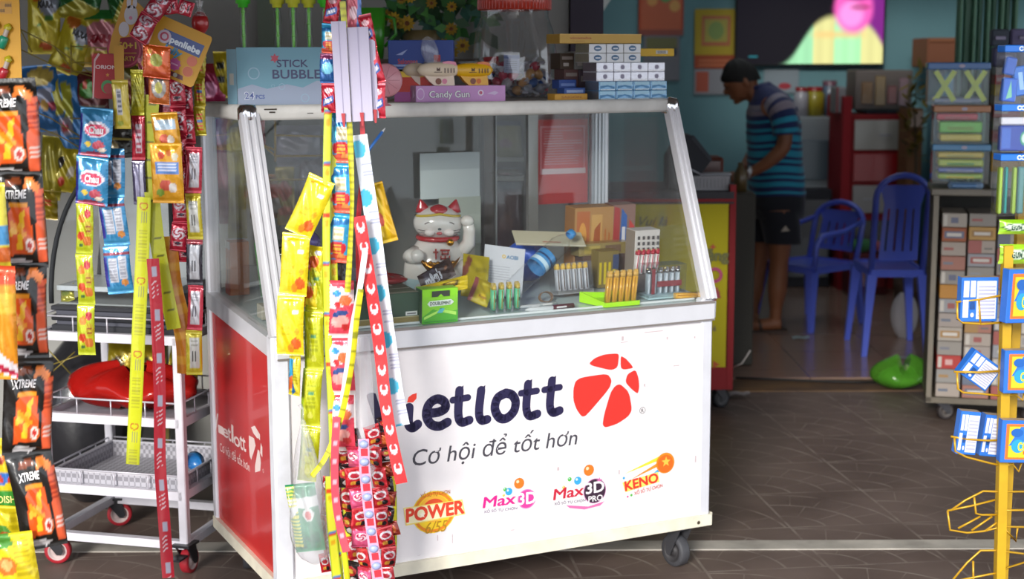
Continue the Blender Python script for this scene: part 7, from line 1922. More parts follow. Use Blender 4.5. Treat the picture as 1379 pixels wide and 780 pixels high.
# counter with the yellow banner ------------------------------------------------
YC = 6.66
a = P(708, 555, YC); b = P(986, 275, YC)
ct = thing('banner_counter', 'counter covered by a yellow printed banner with a red base', 'counter', (a.x, YC, 0))
w = b.x - a.x; zb, zt2 = .205, b.z
m = MB('matte', '#8a1a1e'); m.box((0, .01, .10), (w + .01, .55, zt2 - .005)); m.build('counter_body', ct)
m = MB('cloth', '#c7b81d')
m.grid(lambda u, v: V((w * u * .985, -.004 - .005 * math.sin(u * 18) * (1 - v) - .003 * math.sin(u * 7 + 1), zb + (zt2 - zb) * v)), 40, 10, mat='cloth')
f = Frame((0, -.014, 0))
m.text('Vui l\u00e0', f, w * .62, P(850, 305, YC).z, .045, 1, '#6a6a1c', shear=.4)
m.text('T\u1eb7ng', f, w * .91, P(900, 352, YC).z, .05, 1, '#77743a', bold=.06); m.text('qu\u00e0', f, w * .90, P(900, 402, YC).z, .05, 1, '#b8484a', bold=.05)
q = P(962, 372, YC); m.disc(q.x - a.x, q.z, .036, f, 1, '#c84a78', rin=.6); q = P(957, 400, YC); m.disc(q.x - a.x, q.z, .03, f, 2, '#c0507a', rin=.6)
m.text('\u00e9', f, P(961, 442, YC).x - a.x, P(961, 447, YC).z, .026, 1, '#8a7a4a', bold=.05)
q = P(960, 334, YC); m.star(q.x - a.x, q.z, .016, f, 1, '#c8502c', n=4)
q = P(962, 492, YC); m.star(q.x - a.x, q.z, .022, f, 1, '#c85a2c', n=3, rot=.5)
m.build('banner', ct)
m = MB('matte', '#8f1c22'); m.box((0, -.004, .10), (w, .006, zb)); m.box((w - .008, -.006, .10), (w + .02, .04, zt2 + .08)); m.build('base_panel', ct)
m = MB('matte', '#3c3b40'); m.box((-.01, -.01, zt2 - .005), (w + .01, .57, zt2 + .05)); m.box((-.012, -.014, zt2 + .005), (w + .012, -.01, zt2 + .018), '#8f1c22'); m.build('counter_top', ct)
for x in (.1, w - .04):
    caster(ct, x, .06, .10, .045, '#4a4a4c', '#222226', .6, .03)
for x in (.1, w - .04):
    caster(ct, x, .48, .10, .045, '#4a4a4c', '#222226', .2, .03)
ctz = zt2 + .0515
# things on it
t = thing('dark_speaker', 'dark grey tilted box shaped speaker on the counter beside the cart', 'speaker', (P(914, 245, 6.85).x, 6.85, ctz - .0), (0, 0, 0))
s8 = px(6.85)
m = MB('matte', '#25272f'); pr_ = [(-16, -2), (12, -2), (42, 38), (16, 70), (2, 72), (-16, 40)]
m.prism([(x * s8, (y + 2) * s8) for x, y in pr_], Frame((0, -.1, 0)), .22, side='#2e3038'); m.build('casing', t)
m = MB('matte', '#3a3d46'); m.prism([(x * s8, (y + 2) * s8) for x, y in ((14, 66), (40, 36), (42, 40), (17, 71))], Frame((0, -.102, 0)), .03); m.build('edge_trim', t)
cabinet('brown_carton', 'dark brown carton behind the white crate on the counter', 'carton', 934, 214, 976, 246, 6.95, .18, '#5a2414', [('panel', .25, .2, .9, .9, '#4a1c10')], base=ctz)
t = thing('white_crate', 'white ribbed plastic crate on the counter end', 'crate', (P(928, 268, 6.70).x, 6.70, ctz)); s8 = px(6.7); w8 = 58 * s8
m = MB('plastic', '#85848a'); m.box((0, 0, 0), (w8, .14, .008))
for x0_, y0_, x1_, y1_ in ((0, 0, w8, .006), (0, .134, w8, .14), (0, 0, .006, .14), (w8 - .006, 0, w8, .14)): m.box((x0_, y0_, .008), (x1_, y1_, .065))
for k in range(12): m.box((w8 * (k + .2) / 12, -.003, .012), (w8 * (k + .55) / 12, .0, .055), '#6f6e74')
m.build('crate_body', t)
t = thing('paper_roll', 'folded white papers lying on the ribbed crate', 'paper', (P(930, 240, 6.72).x, 6.73, ctz + .066)); m = MB('matte', '#a5a6ad')
m.bar((0, .03, .03), (.05, .03, .006), .05, .006); m.box((.05, .0, .0), (.19, .09, .008)); m.build('paper', t)
t = thing('sauce_bottle', 'brown bottle on the counter corner by the man\'s hand', 'bottle', (P(1000, 300, 7.6).x, 7.6, 0.013))
m = MB('matte', '#3c3a34'); m.box((-.09, 0, 0), (.07, .2, P(1000, 262, 7.6).z - .013), bev=.01); m.build('stand', t)
zz8 = P(1000, 262, 7.6).z - .013
m = MB('plastic', '#5a4a2c'); m.lathe([(.001, zz8), (.035, zz8), (.036, zz8 + .09), (.015, zz8 + .13), (.014, zz8 + .15), (.001, zz8 + .152)], 16, (0, .08, 0)); m.build('bottle_body', t)
# dim display case between cart and counter, and darker goods behind the glass
YD = 5.62
t = thing('goods_shelf', 'dim shelf of pouches behind the rear glass between paper and red board', 'shelf', (P(663, 400, YD).x, YD, 0)); s9 = px(YD); w9 = 44 * s9
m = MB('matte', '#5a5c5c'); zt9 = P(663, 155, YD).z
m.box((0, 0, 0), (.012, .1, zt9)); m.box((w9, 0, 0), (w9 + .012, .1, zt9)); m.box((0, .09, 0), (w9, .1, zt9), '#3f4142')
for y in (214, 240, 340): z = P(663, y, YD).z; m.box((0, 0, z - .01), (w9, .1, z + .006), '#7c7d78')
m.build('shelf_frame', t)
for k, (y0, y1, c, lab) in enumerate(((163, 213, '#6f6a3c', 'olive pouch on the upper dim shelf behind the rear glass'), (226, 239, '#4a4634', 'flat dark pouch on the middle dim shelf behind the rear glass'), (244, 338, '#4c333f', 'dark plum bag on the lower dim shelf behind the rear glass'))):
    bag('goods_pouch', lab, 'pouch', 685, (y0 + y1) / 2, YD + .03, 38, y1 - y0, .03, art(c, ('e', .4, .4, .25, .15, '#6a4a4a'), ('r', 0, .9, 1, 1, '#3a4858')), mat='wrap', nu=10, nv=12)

# plastic chairs --------------------------------------------------------------
def plastic_chair(label, loc, rz, hb=.80, hs=.42, w=.44, arms=True, slats=4, sc=1.0, col='#3a4fc0'):
    t = thing('plastic_chair', label, 'chair', loc, (0, 0, rz)); t.scale = (sc, sc, sc)
    # seat faces -Y
    m = MB('plastic', col)
    m.grid(lambda u, v: V(((u - .5) * w * (1 - .08 * v), (v - .5) * .42, hs - .012 * math.sin(PI * u) * math.sin(PI * v))), 10, 8)
    m.grid(lambda u, v: V(((u - .5) * w * (1 - .08 * v), (v - .5) * .42, hs - .028)), 2, 2, flip=True)
    for s in (-1, 1): m.bar((s * w / 2, -.21, hs - .012), (s * w * .46, .21, hs - .012), .02, .04)
    m.bar((-w / 2, -.21, hs - .012), (w / 2, -.21, hs - .012), .02, .04); m.bar((-w * .46, .21, hs - .012), (w * .46, .21, hs - .012), .02, .04)
    m.build('seat', t)
    m = MB('plastic', col)
    def bp(x, z): return V((x, .20 + (z - hs) * .22, z))
    wt = w * .46
    arc = [bp(wt * math.cos(a), hb - .12 + .12 * math.sin(a)) for a in [PI * k / 12 for k in range(13)]]
    m.tube([bp(w * .45, hs - .02)] + arc + [bp(-w * .45, hs - .02)], .017, 8)
    m.build('back_frame', t)
    m = MB('plastic', col)
    def pan(u, v, o=0.):
        z = hs + .06 + (hb - .05 - hs - .06) * v
        ww = wt * 2 * .74 * (1 - .1 * v)
        if v > .75: ww *= 1 + .5 * (v - .75) / .25 * .7
        return bp((u - .5) * ww, z) + V((0, .014 * math.sin(PI * u) + o, 0))
    def skip(u, v): return .12 < v < .70 and int(u * (2 * slats + 1) * 2) % 4 == 3
    m.grid(pan, (2 * slats + 1) * 2, 16, skip=skip); m.grid(lambda u, v: pan(u, v, .008), (2 * slats + 1) * 2, 16, flip=True, skip=skip)
    m.build('backrest', t)
    legs = [(-w * .47, -.20), (w * .47, -.20), (-w * .44, .20), (w * .44, .20)]
    for x, y in legs:
        m = MB('plastic', col); ex = .035 * (1 if x > 0 else -1); ey = .04 * (1 if y > 0 else -1)
        R = []
        for z, r in ((0.0, .014), (hs * .5, .019), (hs - .02, .027)):
            k = 1 - z / hs
            c = V((x + ex * k, y + ey * k, z)); R.append([c + V((r * a, r * b, 0)) for a, b in ((-1, -1), (1, -1), (1, 1), (-1, 1))])
        m.rings(R, smooth=False); m.build('leg', t)
    if arms:
        for s in (-1, 1):
            m = MB('plastic', col); z = hs + .19
            m.tube([(s * w * .5, -.20, hs - .02), (s * w * .54, -.20, z - .04), (s * w * .54, -.16, z), (s * w * .53, .05, z + .012), bp(s * w * .45, z + .06)], [.015, .016, .018, .018, .014], 8); m.build('armrest', t)
    return t
q = G(1093, 442, .013); plastic_chair('low blue plastic armchair beside the man in the shop', (q.x, q.y + .1, .013), math.radians(-52), hb=.72, hs=.37, w=.40, col='#5566d0')
q = G(1214, 478, .013); plastic_chair('tall blue plastic chair with slatted back beside the carton shelf', (q.x - .055, q.y + .12, .013), math.radians(177), hb=.98, hs=.46, w=.30, arms=False, col='#4f62cc')
# bits on the floor
t = thing('green_bag', 'green crumpled plastic bag on the floor by the tall blue chair', 'bag', tuple(G(1206, 527, .013)))
m = MB('green_film'); gb = lambda u, v: V((.13 * math.cos(2 * PI * u) * math.sin(PI * min(max(v, .02), .98)) ** .5 * (1 + .12 * math.sin(9 * u * PI)) + .03 * v, .10 * math.sin(2 * PI * u) * math.sin(PI * min(max(v, .02), .98)) ** .5, .003 + .13 * v * (1 + .3 * math.sin(4 * PI * u + 1)))); m.grid(gb, 26, 12); m.build('bag_skin', t)
m = MB('cloth', '#6f9a4a'); m.grid(lambda u, v: gb(u, v) * .7, 16, 8); m.build('bag_content', t)
t = thing('white_sack', 'white sack leaning on the shelf leg behind the tall blue chair', 'sack', tuple(G(1216, 458, .013)))
m = MB('cloth', '#8f8d92'); m.grid(lambda u, v: V((.075 * math.cos(2 * PI * u) * math.sin(PI * min(max(v, .03), .98)) ** .4 * (1 + .06 * math.sin(11 * u * PI)), .07 * math.sin(2 * PI * u) * math.sin(PI * min(max(v, .03), .98)) ** .4, .26 * v)), 22, 12); m.build('sack_body', t)
for x, y, c, lab in ((1078, 459, '#9fb4b8', 'small pale blue scrap of paper on the shop floor'), (1215, 487, '#9a9aa2', 'small white scrap of paper near the tall chair leg'), (995, 534, '#a2a0a2', 'small white scrap of paper by the counter wheel')):
    m = MB('matte', c); m.grid(lambda u, v: V(((u - .5) * .10, (v - .5) * .06, .003 + .008 * abs(math.sin(5 * u + 3 * v)))), 6, 4); o = m.build('paper_scrap'); o.location = G(x, y, .014); tag(o, lab, 'scrap')
t = MB('rubber', '#1b1818'); t.tube([G(x, y, .02) for x, y in ((990, 511), (1040, 513), (1100, 516), (1150, 518), (1190, 518))], .006, 6); tag(t.build('floor_cable'), 'black cable lying along the shop threshold', 'cable')
t = MB('plastic', '#b9b4b0'); q = [P(986, 497, 6.75), P(998, 492, 6.72), P(1005, 482, 6.70), P(1010, 474, 6.7)]
t.tube(q, .004, 6); tag(t.build('hanging_cable'), 'short white cable end sticking out beside the banner counter', 'cable')
# sunflowers and green basket behind the bubble box ------------------------------------
YF = 5.35
t = thing('green_basket', 'bright green plastic mug shaped basket left of the flowers', 'basket', (P(503, 60, YF - .1).x, YF - .1, P(503, 78, YF - .1).z)); s5 = px(YF)
m = MB('plastic', '#3f9a24'); m.lathe([(.001, 0), (15 * s5, 0), (19 * s5, 66 * s5), (17 * s5, 66 * s5), (13 * s5, 4 * s5), (.001, 4 * s5)], 24); m.build('basket_body', t)
m = MB('plastic', '#3a8f22'); m.tube([(18 * s5, 0, 56 * s5), (30 * s5, 0, 52 * s5), (32 * s5, 0, 32 * s5), (17 * s5, 0, 16 * s5)], 2.2 * s5, 8); m.build('handle', t)
t = thing('side_table', 'plain wooden stand behind the cart carrying basket and flowers', 'stand', (P(560, 80, YF).x, YF, 0)); m = MB('wood', '#4a3a2c'); zz = P(503, 78, YF - .1).z
m.box((-.3, -.2, zz - .03), (.3, .12, zz - .001)); m.build('table_top', t)
for x in (-.27, .27):
    for y in (-.17, .09): m = MB('wood', '#4a3a2c'); m.box((x - .02, y - .02, 0), (x + .02, y + .02, zz - .03)); m.build('leg', t)
t = thing('flower_bunch', 'bunch of artificial yellow sunflowers with green leaves behind the cart', 'flowers', (P(570, 60, YF).x, YF, zz))
m = MB('plastic', '#6a5a3a'); m.lathe([(.001, 0), (.05, 0), (.07, .08), (.05, .10)], 16); m.build('vase', t)
rnd = random.Random(12); m = MB('leafy', '#24501f')
for k in range(130):
    o = V((rnd.uniform(-.13, .24), rnd.uniform(-.05, .08), rnd.uniform(.09, .26))); a = rnd.uniform(0, 6.3); L = rnd.uniform(.05, .09)
    d_ = V((math.cos(a), -.3, math.sin(a))).normalized(); s_ = d_.cross(V((0, 1, 0))).normalized() * L * .28
    m.poly([o, o + d_ * L * .5 + s_, o + d_ * L, o + d_ * L * .5 - s_], rnd.choice(['#24501f', '#2f6a2a', '#1f4420', '#3f7a2c', '#2a5a4a']))
m.build('leaves', t)['kind'] = 'stuff'
for k in range(20):
    x, z = (rnd.uniform(-.16, -.03) if k < 12 else rnd.uniform(0, .16)), rnd.uniform(.02, .26)
    c = V((x, -.07, z)); m = MB('cloth', rnd.choice(['#a8841c', '#b5921f', '#8f7018'])); r = rnd.uniform(.018, .03)
    for j in range(10):
        a = 2 * PI * j / 10; m.poly([c, c + V((math.cos(a - .3) * r * .7, -.004, math.sin(a - .3) * r * .7)), c + V((math.cos(a) * r, -.008, math.sin(a) * r)), c + V((math.cos(a + .3) * r * .7, -.004, math.sin(a + .3) * r * .7))])
    m.ell(c + V((0, -.004, 0)), (r * .3, .005, r * .3), '#6a3a14', n=8, m=5); m.build('flower', t)

# ================================================================== the man
YM = 8.7; sM = px(YM)
m_, nt_, b_n = nodes('man_skin'); b_n.inputs['Base Color'].default_value = hx('#8a5638'); b_n.inputs['Roughness'].default_value = .5; b_n.inputs['Subsurface Weight'].default_value = .1; b_n.inputs['Subsurface Radius'].default_value = (.02, .01, .005)
MATS['man_skin'] = m_
foot = G(1030, 445, .013)
man = thing('person', 'man in striped blue polo shirt and dark shorts bending over the counter', 'person', (foot.x, YM, .013))
def MP(x, y, dy=0.): return P(x, y, YM + dy) - V((foot.x, YM, .013))
b = MB('man_skin', '#8a5638')
# head: skull, jaw, nose, ears; looks down to the left
hc = MP(999, 110, .0)
Rh = Matrix.Rotation(math.radians(-28), 3, 'Y')
b.ell(hc, (.098, .074, .112), n=24, m=16, R=Rh)
b.ell(hc + Rh @ V((-.035, 0, -.055)), (.062, .055, .062), n=18, m=12, R=Rh)
b.ell(hc + Rh @ V((-.103, 0, -.022)), (.018, .013, .022), n=12, m=8, R=Rh)      # nose
b.ell(hc + Rh @ V((-.082, 0, .018)), (.022, .05, .014), n=12, m=8, R=Rh)        # brow
b.ell(hc + Rh @ V((-.085, 0, -.068)), (.02, .024, .010), n=12, m=8, R=Rh)       # lips
b.ell(hc + Rh @ V((-.07, 0, -.10)), (.026, .028, .018), n=12, m=8, R=Rh)        # chin
for s in (-1, 1): b.ell(hc + Rh @ V((.012, s * .076, -.012)), (.018, .010, .030), n=12, m=8, R=Rh)
b.tube([MP(1008, 122), MP(1024, 134), MP(1036, 146)], [.055, .056, .075], 16)
# trunk under the clothes
b.tube([MP(1036, 140), MP(1042, 165), MP(1044, 210), MP(1046, 262), MP(1046, 290)], [.09, .13, .125, .12, .10], 20)
b.tube([MP(1040, 146, -.19), MP(1040, 146, .19)], .06, 14)
b.tube([MP(1047, 282, -.09), MP(1047, 282, .09)], .10, 14)
def limb(pts, r, n=14): b.tube(cr_path([MP(*q) for q in pts], 5), [r[0] + (r[-1] - r[0]) * 0 if False else None for _ in ()] or interp_r(r, (len(pts) - 1) * 5 + 1), n)
def interp_r(r, n):
    out = []
    for i in range(n):
        t = i / (n - 1) * (len(r) - 1); k = min(int(t), len(r) - 2); out.append(r[k] + (r[k + 1] - r[k]) * (t - k))
    return out
# legs
limb([(1048, 285, -.10), (1050, 330, -.11), (1048, 375, -.10), (1045, 412, -.10), (1044, 432, -.10)], [.098, .075, .056, .058, .036, .034])
limb([(1036, 285, .09), (1026, 330, .09), (1018, 375, .10), (1014, 410, .10), (1014, 428, .10)], [.095, .073, .056, .056, .036, .034])
def footm(x, y, dy):
    c = MP(x, y, dy); b.tube([c + V((.03, 0, .035)), c + V((-.04, 0, .03)), c + V((-.12, -.0, .022)), c + V((-.17, 0, .016))], [.036, .036, .036, .022], 12)
    for k in range(5): b.tube([c + V((-.155, -.03 + .015 * k, .018)), c + V((-.190 + .006 * k, -.032 + .016 * k, .014))], [.011, .009], 8)
footm(1044, 446, -.10); footm(1014, 438, .10)
# near arm and hand
limb([(1050, 146, -.19), (1057, 172, -.23), (1056, 200, -.24), (1034, 222, -.22), (1010, 236, -.18)], [.058, .052, .044, .042, .034, .027])
limb([(1036, 146, .19), (1030, 175, .22), (1018, 205, .22), (1006, 225, .14), (996, 238, .08)], [.056, .05, .042, .04, .032, .027])
def hand(x, y, dy, s):
    w = MP(x, y, dy)
    b.tube([w, w + V((-.035, 0, -.008)), w + V((-.075, 0, -.02))], [.026, .036, .034], 12)
    for k in range(5 - 1):
        o = w + V((-.075, -.027 + .018 * k, -.02)); L = (.05, .06, .056, .045)[k] 
        b.tube([o, o + V((-L * .55, 0, -.012)), o + V((-L * .85, 0, -.035))], [.0105, .010, .008], 8)
    o = w + V((-.03, -s * .028, -.01)); b.tube([o, o + V((-.025, -s * .022, -.012)), o + V((-.048, -s * .024, -.026))], [.013, .011, .009], 8)
hand(1009, 237, -.18, 1); hand(996, 239, .08, -1)
body = b.build('body', man)
rm = body.modifiers.new('r', 'REMESH'); rm.mode = 'VOXEL'; rm.voxel_size = .0065; rm.use_smooth_shade = True
sm_ = body.modifiers.new('s', 'SMOOTH'); sm_.factor = .5; sm_.iterations = 3
dg = bpy.context.evaluated_depsgraph_get(); me = bpy.data.meshes.new_from_object(body.evaluated_get(dg)); body.modifiers.clear(); body.data = me
if not me.materials: me.materials.append(MATS['man_skin'])
# eyes, hair
m = MB('matte', '#1a1210')
for s in (-1, 1): m.ell(hc + Rh @ V((-.092, s * .032, -.002)), (.006, .014, .004), n=10, m=6, R=Rh)
m.build('eye_line', man)
m = MB('matte', '#0b0908')
def hair(u, v):
    a = 2 * PI * u; t = PI * (.0 + .56 * v)
    r = V((.106 * math.sin(t) * math.cos(a), .083 * math.sin(t) * math.sin(a), .122 * math.cos(t)))
    front = max(0., -math.cos(a))
    r *= 1 + .02 * math.sin(9 * a + 5 * v)
    r.z -= .035 * max(0., math.cos(a)) * v * v
    if v > .5: r.z += .055 * front * (v - .5) * 2; r.x *= 1 - .0 * front
    return hc + Rh @ (r + V((.006, 0, .006)))
m.grid(hair, 36, 14, flip=True); m.grid(lambda u, v: hc + (hair(u, v) - hc) * .93, 36, 14); m.build('hair', man)
# polo shirt
cols_ = ['#2a5f86', '#1a2450']
def shirt_col(z, vv=None):
    y = vv
    if y < 134: return '#1f2a5c'
    if y < 139: return '#25306a'
    if y < 146: return '#8f8a98'
    if y < 150: return '#2a2f5c'
    if y < 156: return '#8a7f8c'
    k = int((y - 156) / 5.2)
    return '#2596b4' if k % 2 else '#1a2c5c'
rows = [(116, 1026, 13, .055), (124, 1032, 19, .12), (132, 1037, 25, .175), (140, 1040, 30, .20), (150, 1042, 34, .205), (170, 1043, 37, .195), (195, 1044, 37, .185), (220, 1045, 37, .18), (245, 1047, 38, .18), (264, 1048, 38, .185)]
R = []; ys = []
for i in range(len(rows) - 1):
    for k in range(6):
        t_ = k / 6; r0, r1 = rows[i], rows[i + 1]; y = r0[0] + (r1[0] - r0[0]) * t_
        R.append((y, r0[1] + (r1[1] - r0[1]) * t_, r0[2] + (r1[2] - r0[2]) * t_, r0[3] + (r1[3] - r0[3]) * t_))
R.append(rows[-1])
m = MB('cloth'); rg = []
for (y, x, hx_, hy) in R:
    c = MP(x, y); rg.append([c + V((hx_ * sM * math.cos(a) * (1 + .015 * math.sin(7 * a + y * .2)), hy * math.sin(a), .012 * math.cos(a) * (1 if y < 150 else 0) + .006 * math.sin(3 * a))) for a in [-2 * PI * k / 36 for k in range(36)]])
m.rings(rg, cols=[shirt_col(0, r[0]) for r in R], caps=False); 
m.build('polo_shirt', man)
for s, pts in ((-1, [(1044, 140, -.15), (1054, 152, -.21), (1059, 170, -.235), (1060, 184, -.24)]), (1, [(1038, 140, .15), (1034, 155, .205), (1030, 172, .225), (1027, 184, .23)])):
    pa = cr_path([MP(*q) for q in pts], 8); m = MB('cloth')
    m.tube(pa, interp_r([.072, .078, .076, .074], len(pa)), 18, cols=[shirt_col(0, 138 + 46 * k / len(pa)) for k in range(len(pa))], caps=False); m.build('sleeve', man)
m = MB('cloth', '#2a3160'); c = MP(1026, 119); m.tube([c + V((.052 * math.cos(a), .06 * math.sin(a), .012 * math.cos(a))) for a in [2 * PI * k / 20 for k in range(21)]], .016, 8); m.build('collar', man)
# shorts
m = MB('cloth', '#10121d'); rg = []
for y, x, hx_, hy in ((258, 1048, 37, .18), (275, 1047, 38, .185), (295, 1045, 38, .185)):
    c = MP(x, y); rg.append([c + V((hx_ * sM * math.cos(a), hy * math.sin(a), 0)) for a in [-2 * PI * k / 32 for k in range(32)]])
m.rings(rg, caps=True)
for x0_, x1_, dy, yb in ((1048, 1055, -.095, 330), (1036, 1026, .09, 326)):
    rg = []
    for k, (y, r) in enumerate(((285, .12), (305, .115), (yb, .108))):
        c = MP(x0_ + (x1_ - x0_) * k / 2, y, dy); rg.append([c + V((r * math.cos(a), r * .85 * math.sin(a) * (1 + .03 * math.sin(6 * a)), 0)) for a in [-2 * PI * j / 24 for j in range(24)]])
    m.rings(rg, caps=False)
q = MP(1057, 310, -.21); m.decal([(q.x - .02, q.z - .02), (q.x + .03, q.z - .015), (q.x + .005, q.z + .015)], Frame((0, q.y, 0)), 1, '#b5a99a')
m.build('shorts', man)
m = MB('alu', '#c5c8cc'); c = MP(1010, 235, -.18); m.tube([c + V((.006 * math.sin(a), .031 * math.cos(a), .031 * math.sin(a))) for a in [2 * PI * k / 20 for k in range(21)]], .007, 6); m.ell(c + V((.0, -.03, .012)), (.018, .006, .018)); m.build('wrist_watch', man)
for x, y, dy in ((1044, 446, -.10), (1014, 438, .10)):
    m = MB('rubber', '#3c2a20'); c = MP(x, y, dy); c.z = .0; m.prism([(a * 1.0, b_) for a, b_ in [(.06 + 0 * k, 0) for k in ()] or [(c.x + .065, c.z), (c.x + .065, c.z + .012), (c.x - .20, c.z + .010), (c.x - .20, c.z)]], Frame((0, c.y - .045, 0)), .09)
    m.tube([(c.x - .09, c.y - .042, .012), (c.x - .10, c.y - .02, .062), (c.x - .10, c.y + .02, .062), (c.x - .09, c.y + .042, .012)], .010, 8); m.build('sandal', man)
# ================================================================== carton shelf, right
before_ = set(COL.objects)
YS = 6.45; sS = px(YS)
a = P(1245, 560, YS)
XS = a.x; zTop = P(1245, 258, YS).z
sh = thing('carton_shelf', 'worn grey beige shelf on castors packed with cigarette cartons', 'shelf', (XS, YS, 0))
WS = 160 * sS; DS = .38
m = MB('dirty_paint', '#7f786c')
m.box((-.012, 0, zTop - .03), (WS, DS, zTop), bev=.004); m.build('top_board', sh)
for x in (0, WS - .02):
    for y in (.0, DS - .02): m = MB('dirty_paint', '#7a7264'); m.box((x, y, .09), (x + .022, y + .02, zTop - .03)); m.build('post', sh)
m = MB('dirty_paint', '#6a6254'); m.box((0, 0, .085), (WS, DS, .11)); m.build('bottom_board', sh)
m = MB('matte', '#3a3834'); m.box((.002, DS - .006, .11), (WS, DS, zTop - .03)); m.build('back_panel', sh)
m = MB('matte', '#57503f'); m.box((.0, .03, .11), (.004, DS - .02, zTop - .03)); m.build('side_panel', sh)
for x in (.07, WS - .08): 
    for y in (.05, DS - .06): caster(sh, x, y, .085, .038, '#5a5450', '#3a3434', .5, .026)
cols = ['#8d8780', '#8d8780', '#a0948a', '#94502c', '#9a9488', '#8f8f92', '#9a8f88', '#8d8a86', '#9c6a5c', '#a59d94', '#8f8f94', '#938c84', '#a39a90']
acc = ['#96504a', '#5c6078', '#8a8a8e', '#9c7848', '#9a5650', '#74747e', '#646b7a', '#94504c']
rnd = random.Random(21)
ordn = ['topmost', 'second', 'third', 'fourth', 'fifth', 'sixth', 'seventh', 'eighth', 'ninth', 'tenth', 'eleventh', 'twelfth', 'thirteenth', 'fourteenth']
colx = [(1256, 1289, 'left'), (1290, 1326, 'middle'), (1327, 1360, 'right'), (1361, 1392, 'far right')]
H0 = .111
cmesh = {}
cn = {'#96504a': 'red', '#5c6078': 'navy', '#8a8a8e': 'grey', '#9c7848': 'tan', '#9a5650': 'brick red', '#74747e': 'blue grey', '#646b7a': 'slate', '#94504c': 'dull red'}
for ci, (x0, x1, cname) in enumerate(colx):
    ztop_ = P(x0, 290 + (8 if ci == 2 else 0), YS + .02).z
    n = 13 + ci % 2; hgt = (ztop_ - H0) / n
    for r in range(n):
        b_ = rnd.choice(cols); c_ = rnd.choice(acc); st = rnd.randrange(4)
        if ci == 0 and r == n - 6: b_, c_, st = '#b07a2c', '#b07a2c', 3
        if ci == 1 and r == n - 2: b_, c_, st = '#b08a4a', '#8f6a34', 1
        if ci == 0 and r == 2: b_, c_, st = '#a8322c', '#c9a09c', 0
        w = (x1 - x0) * sS - .002; X = P(x0, 560, YS).x + .004
        key = (ci, b_, c_, st)
        if key not in cmesh:
            m = MB('card', b_); m.box((0, 0, 0), (w, .26, hgt - .002), bev=.002); f = Frame((0, 0, 0)); h_ = hgt - .002
            draw_marks(m, f, w, h_, [[('r', .35, .3, .65, .7, c_), ('r', .05, .1, .2, .9, '#bdb7ae')], [('r', .1, .25, .9, .75, c_), ('r', .2, .38, .8, .62, '#c5bfb8')], [('r', 0, .0, .5, 1, c_), ('r', .6, .3, .9, .45, '#6a6662')], [('r', .1, .4, .5, .6, c_)]][st])
            o = m.build('cigarette_carton'); cmesh[key] = o
        else:
            o = cmesh[key].copy(); COL.objects.link(o)
        o.location = (X, YS + .012 + rnd.uniform(0, .008), H0 + r * hgt)
        tag(o, '%s marked cigarette carton, %s from the bottom in the %s shelf column' % (cn.get(c_, 'tan').capitalize(), ordn[r] if r else 'first', cname), 'carton', 'cigarette cartons stacked on the shelf')
# plastic boxes on the shelf top
def clear_bin(label, x0, y0, x1, y1, Y, band, cont, base, bh=.035, dp=.2, two=False):
    s = px(Y); a = P(x0, y1, Y); w = (x1 - x0) * s; h = (y1 - y0) * s
    t = thing('plastic_box', label, 'box', (a.x, Y, base), group=None)
    m = MB('clear_plastic'); m.box((0, 0, 0), (w, .0015, h - bh)); m.box((0, dp, 0), (w, dp + .0015, h - bh)); m.box((0, 0, 0), (.0015, dp, h - bh)); m.box((w, 0, 0), (w + .0015, dp, h - bh)); m.build('clear_case', t)
    m = MB('plastic', band); m.box((-.004, -.004, h - bh), (w + .004, dp + .004, h), bev=.004); f = Frame((0, -.004, 0)); m.disc(w * .55, h - bh * .5, .012, f, 1, '#b9b3c8', ry=.008); m.build('lid', t)
    for c, X0, Z0, X1, Z1, lb in cont:
        q = MB('wrap', c); q.box((w * X0, .012, .004 + (h - bh) * Z0), (w * X1, dp - .02, .002 + (h - bh) * Z1), bev=.006)
        draw_marks(q, Frame((w * X0, .012, (h - bh) * Z0)), w * (X1 - X0), (h - bh) * (Z1 - Z0), [('r', .2, .3, .8, .6, lb)])
        q.build('packet', t)
    return t, w, h, s
ZS = zTop
h3 = (256 - 200) * px(6.5)
bz3 = ZS + .02
t, w, h, s = clear_bin('lowest clear box of green and yellow packs on the carton shelf', 1252, 203, 1326, 256, 6.5, '#4a8fc0', [('#a9d01c', .1, .1, .9, .28, '#f0dc2a'), ('#5f7ad0', .1, .3, .9, .46, '#a9b0c8'), ('#b8d01c', .1, .48, .9, .72, '#5fa82a'), ('#dcc01c', .08, .74, .9, .95, '#c9c24a')], bz3, .028)
z2 = bz3 + h + .001
t, w, h, s = clear_bin('middle clear box with an orange lid holding red and green packs', 1254, 150, 1326, 202, 6.5, '#b0703a', [('#e0cc2c', .12, .05, .88, .3, '#f0dc4a'), ('#6ad01c', .1, .32, .88, .70, '#8fc83a'), ('#d0283a', .05, .72, .8, .95, '#c05a5a')], z2, .030)
z1 = z2 + h + .001
t, w, h, s = clear_bin('top clear box with a blue lid holding lime crossed sticks', 1247, 92, 1326, 149, 6.5, '#3a72b4', [('#6f7f9a', .1, .02, .9, .2, '#8f9ab0')], z1, .030)
for k, cx in enumerate((.28, .78)):
    m = MB('plastic', '#c4dc1c')
    for s_ in (-1, 1): m.bar((w * cx - s_ * .04, .006 + .01 * (s_ > 0), (h - .03) * .12), (w * cx + s_ * .04, .006 + .01 * (s_ > 0), (h - .03) * .96), .004, .022, up=(1, 0, 0))
    m.build('lime_sticks', t)
cabinet('flat_pack', 'flat blue and white pack lying on the shelf edge beneath the clear boxes', 'pack', 1276, 249, 1322, 257, 6.46, .03, '#7f9ab8', [('panel', .1, .2, .8, .8, '#3a74a8')], base=ZS)
zc_ = ZS
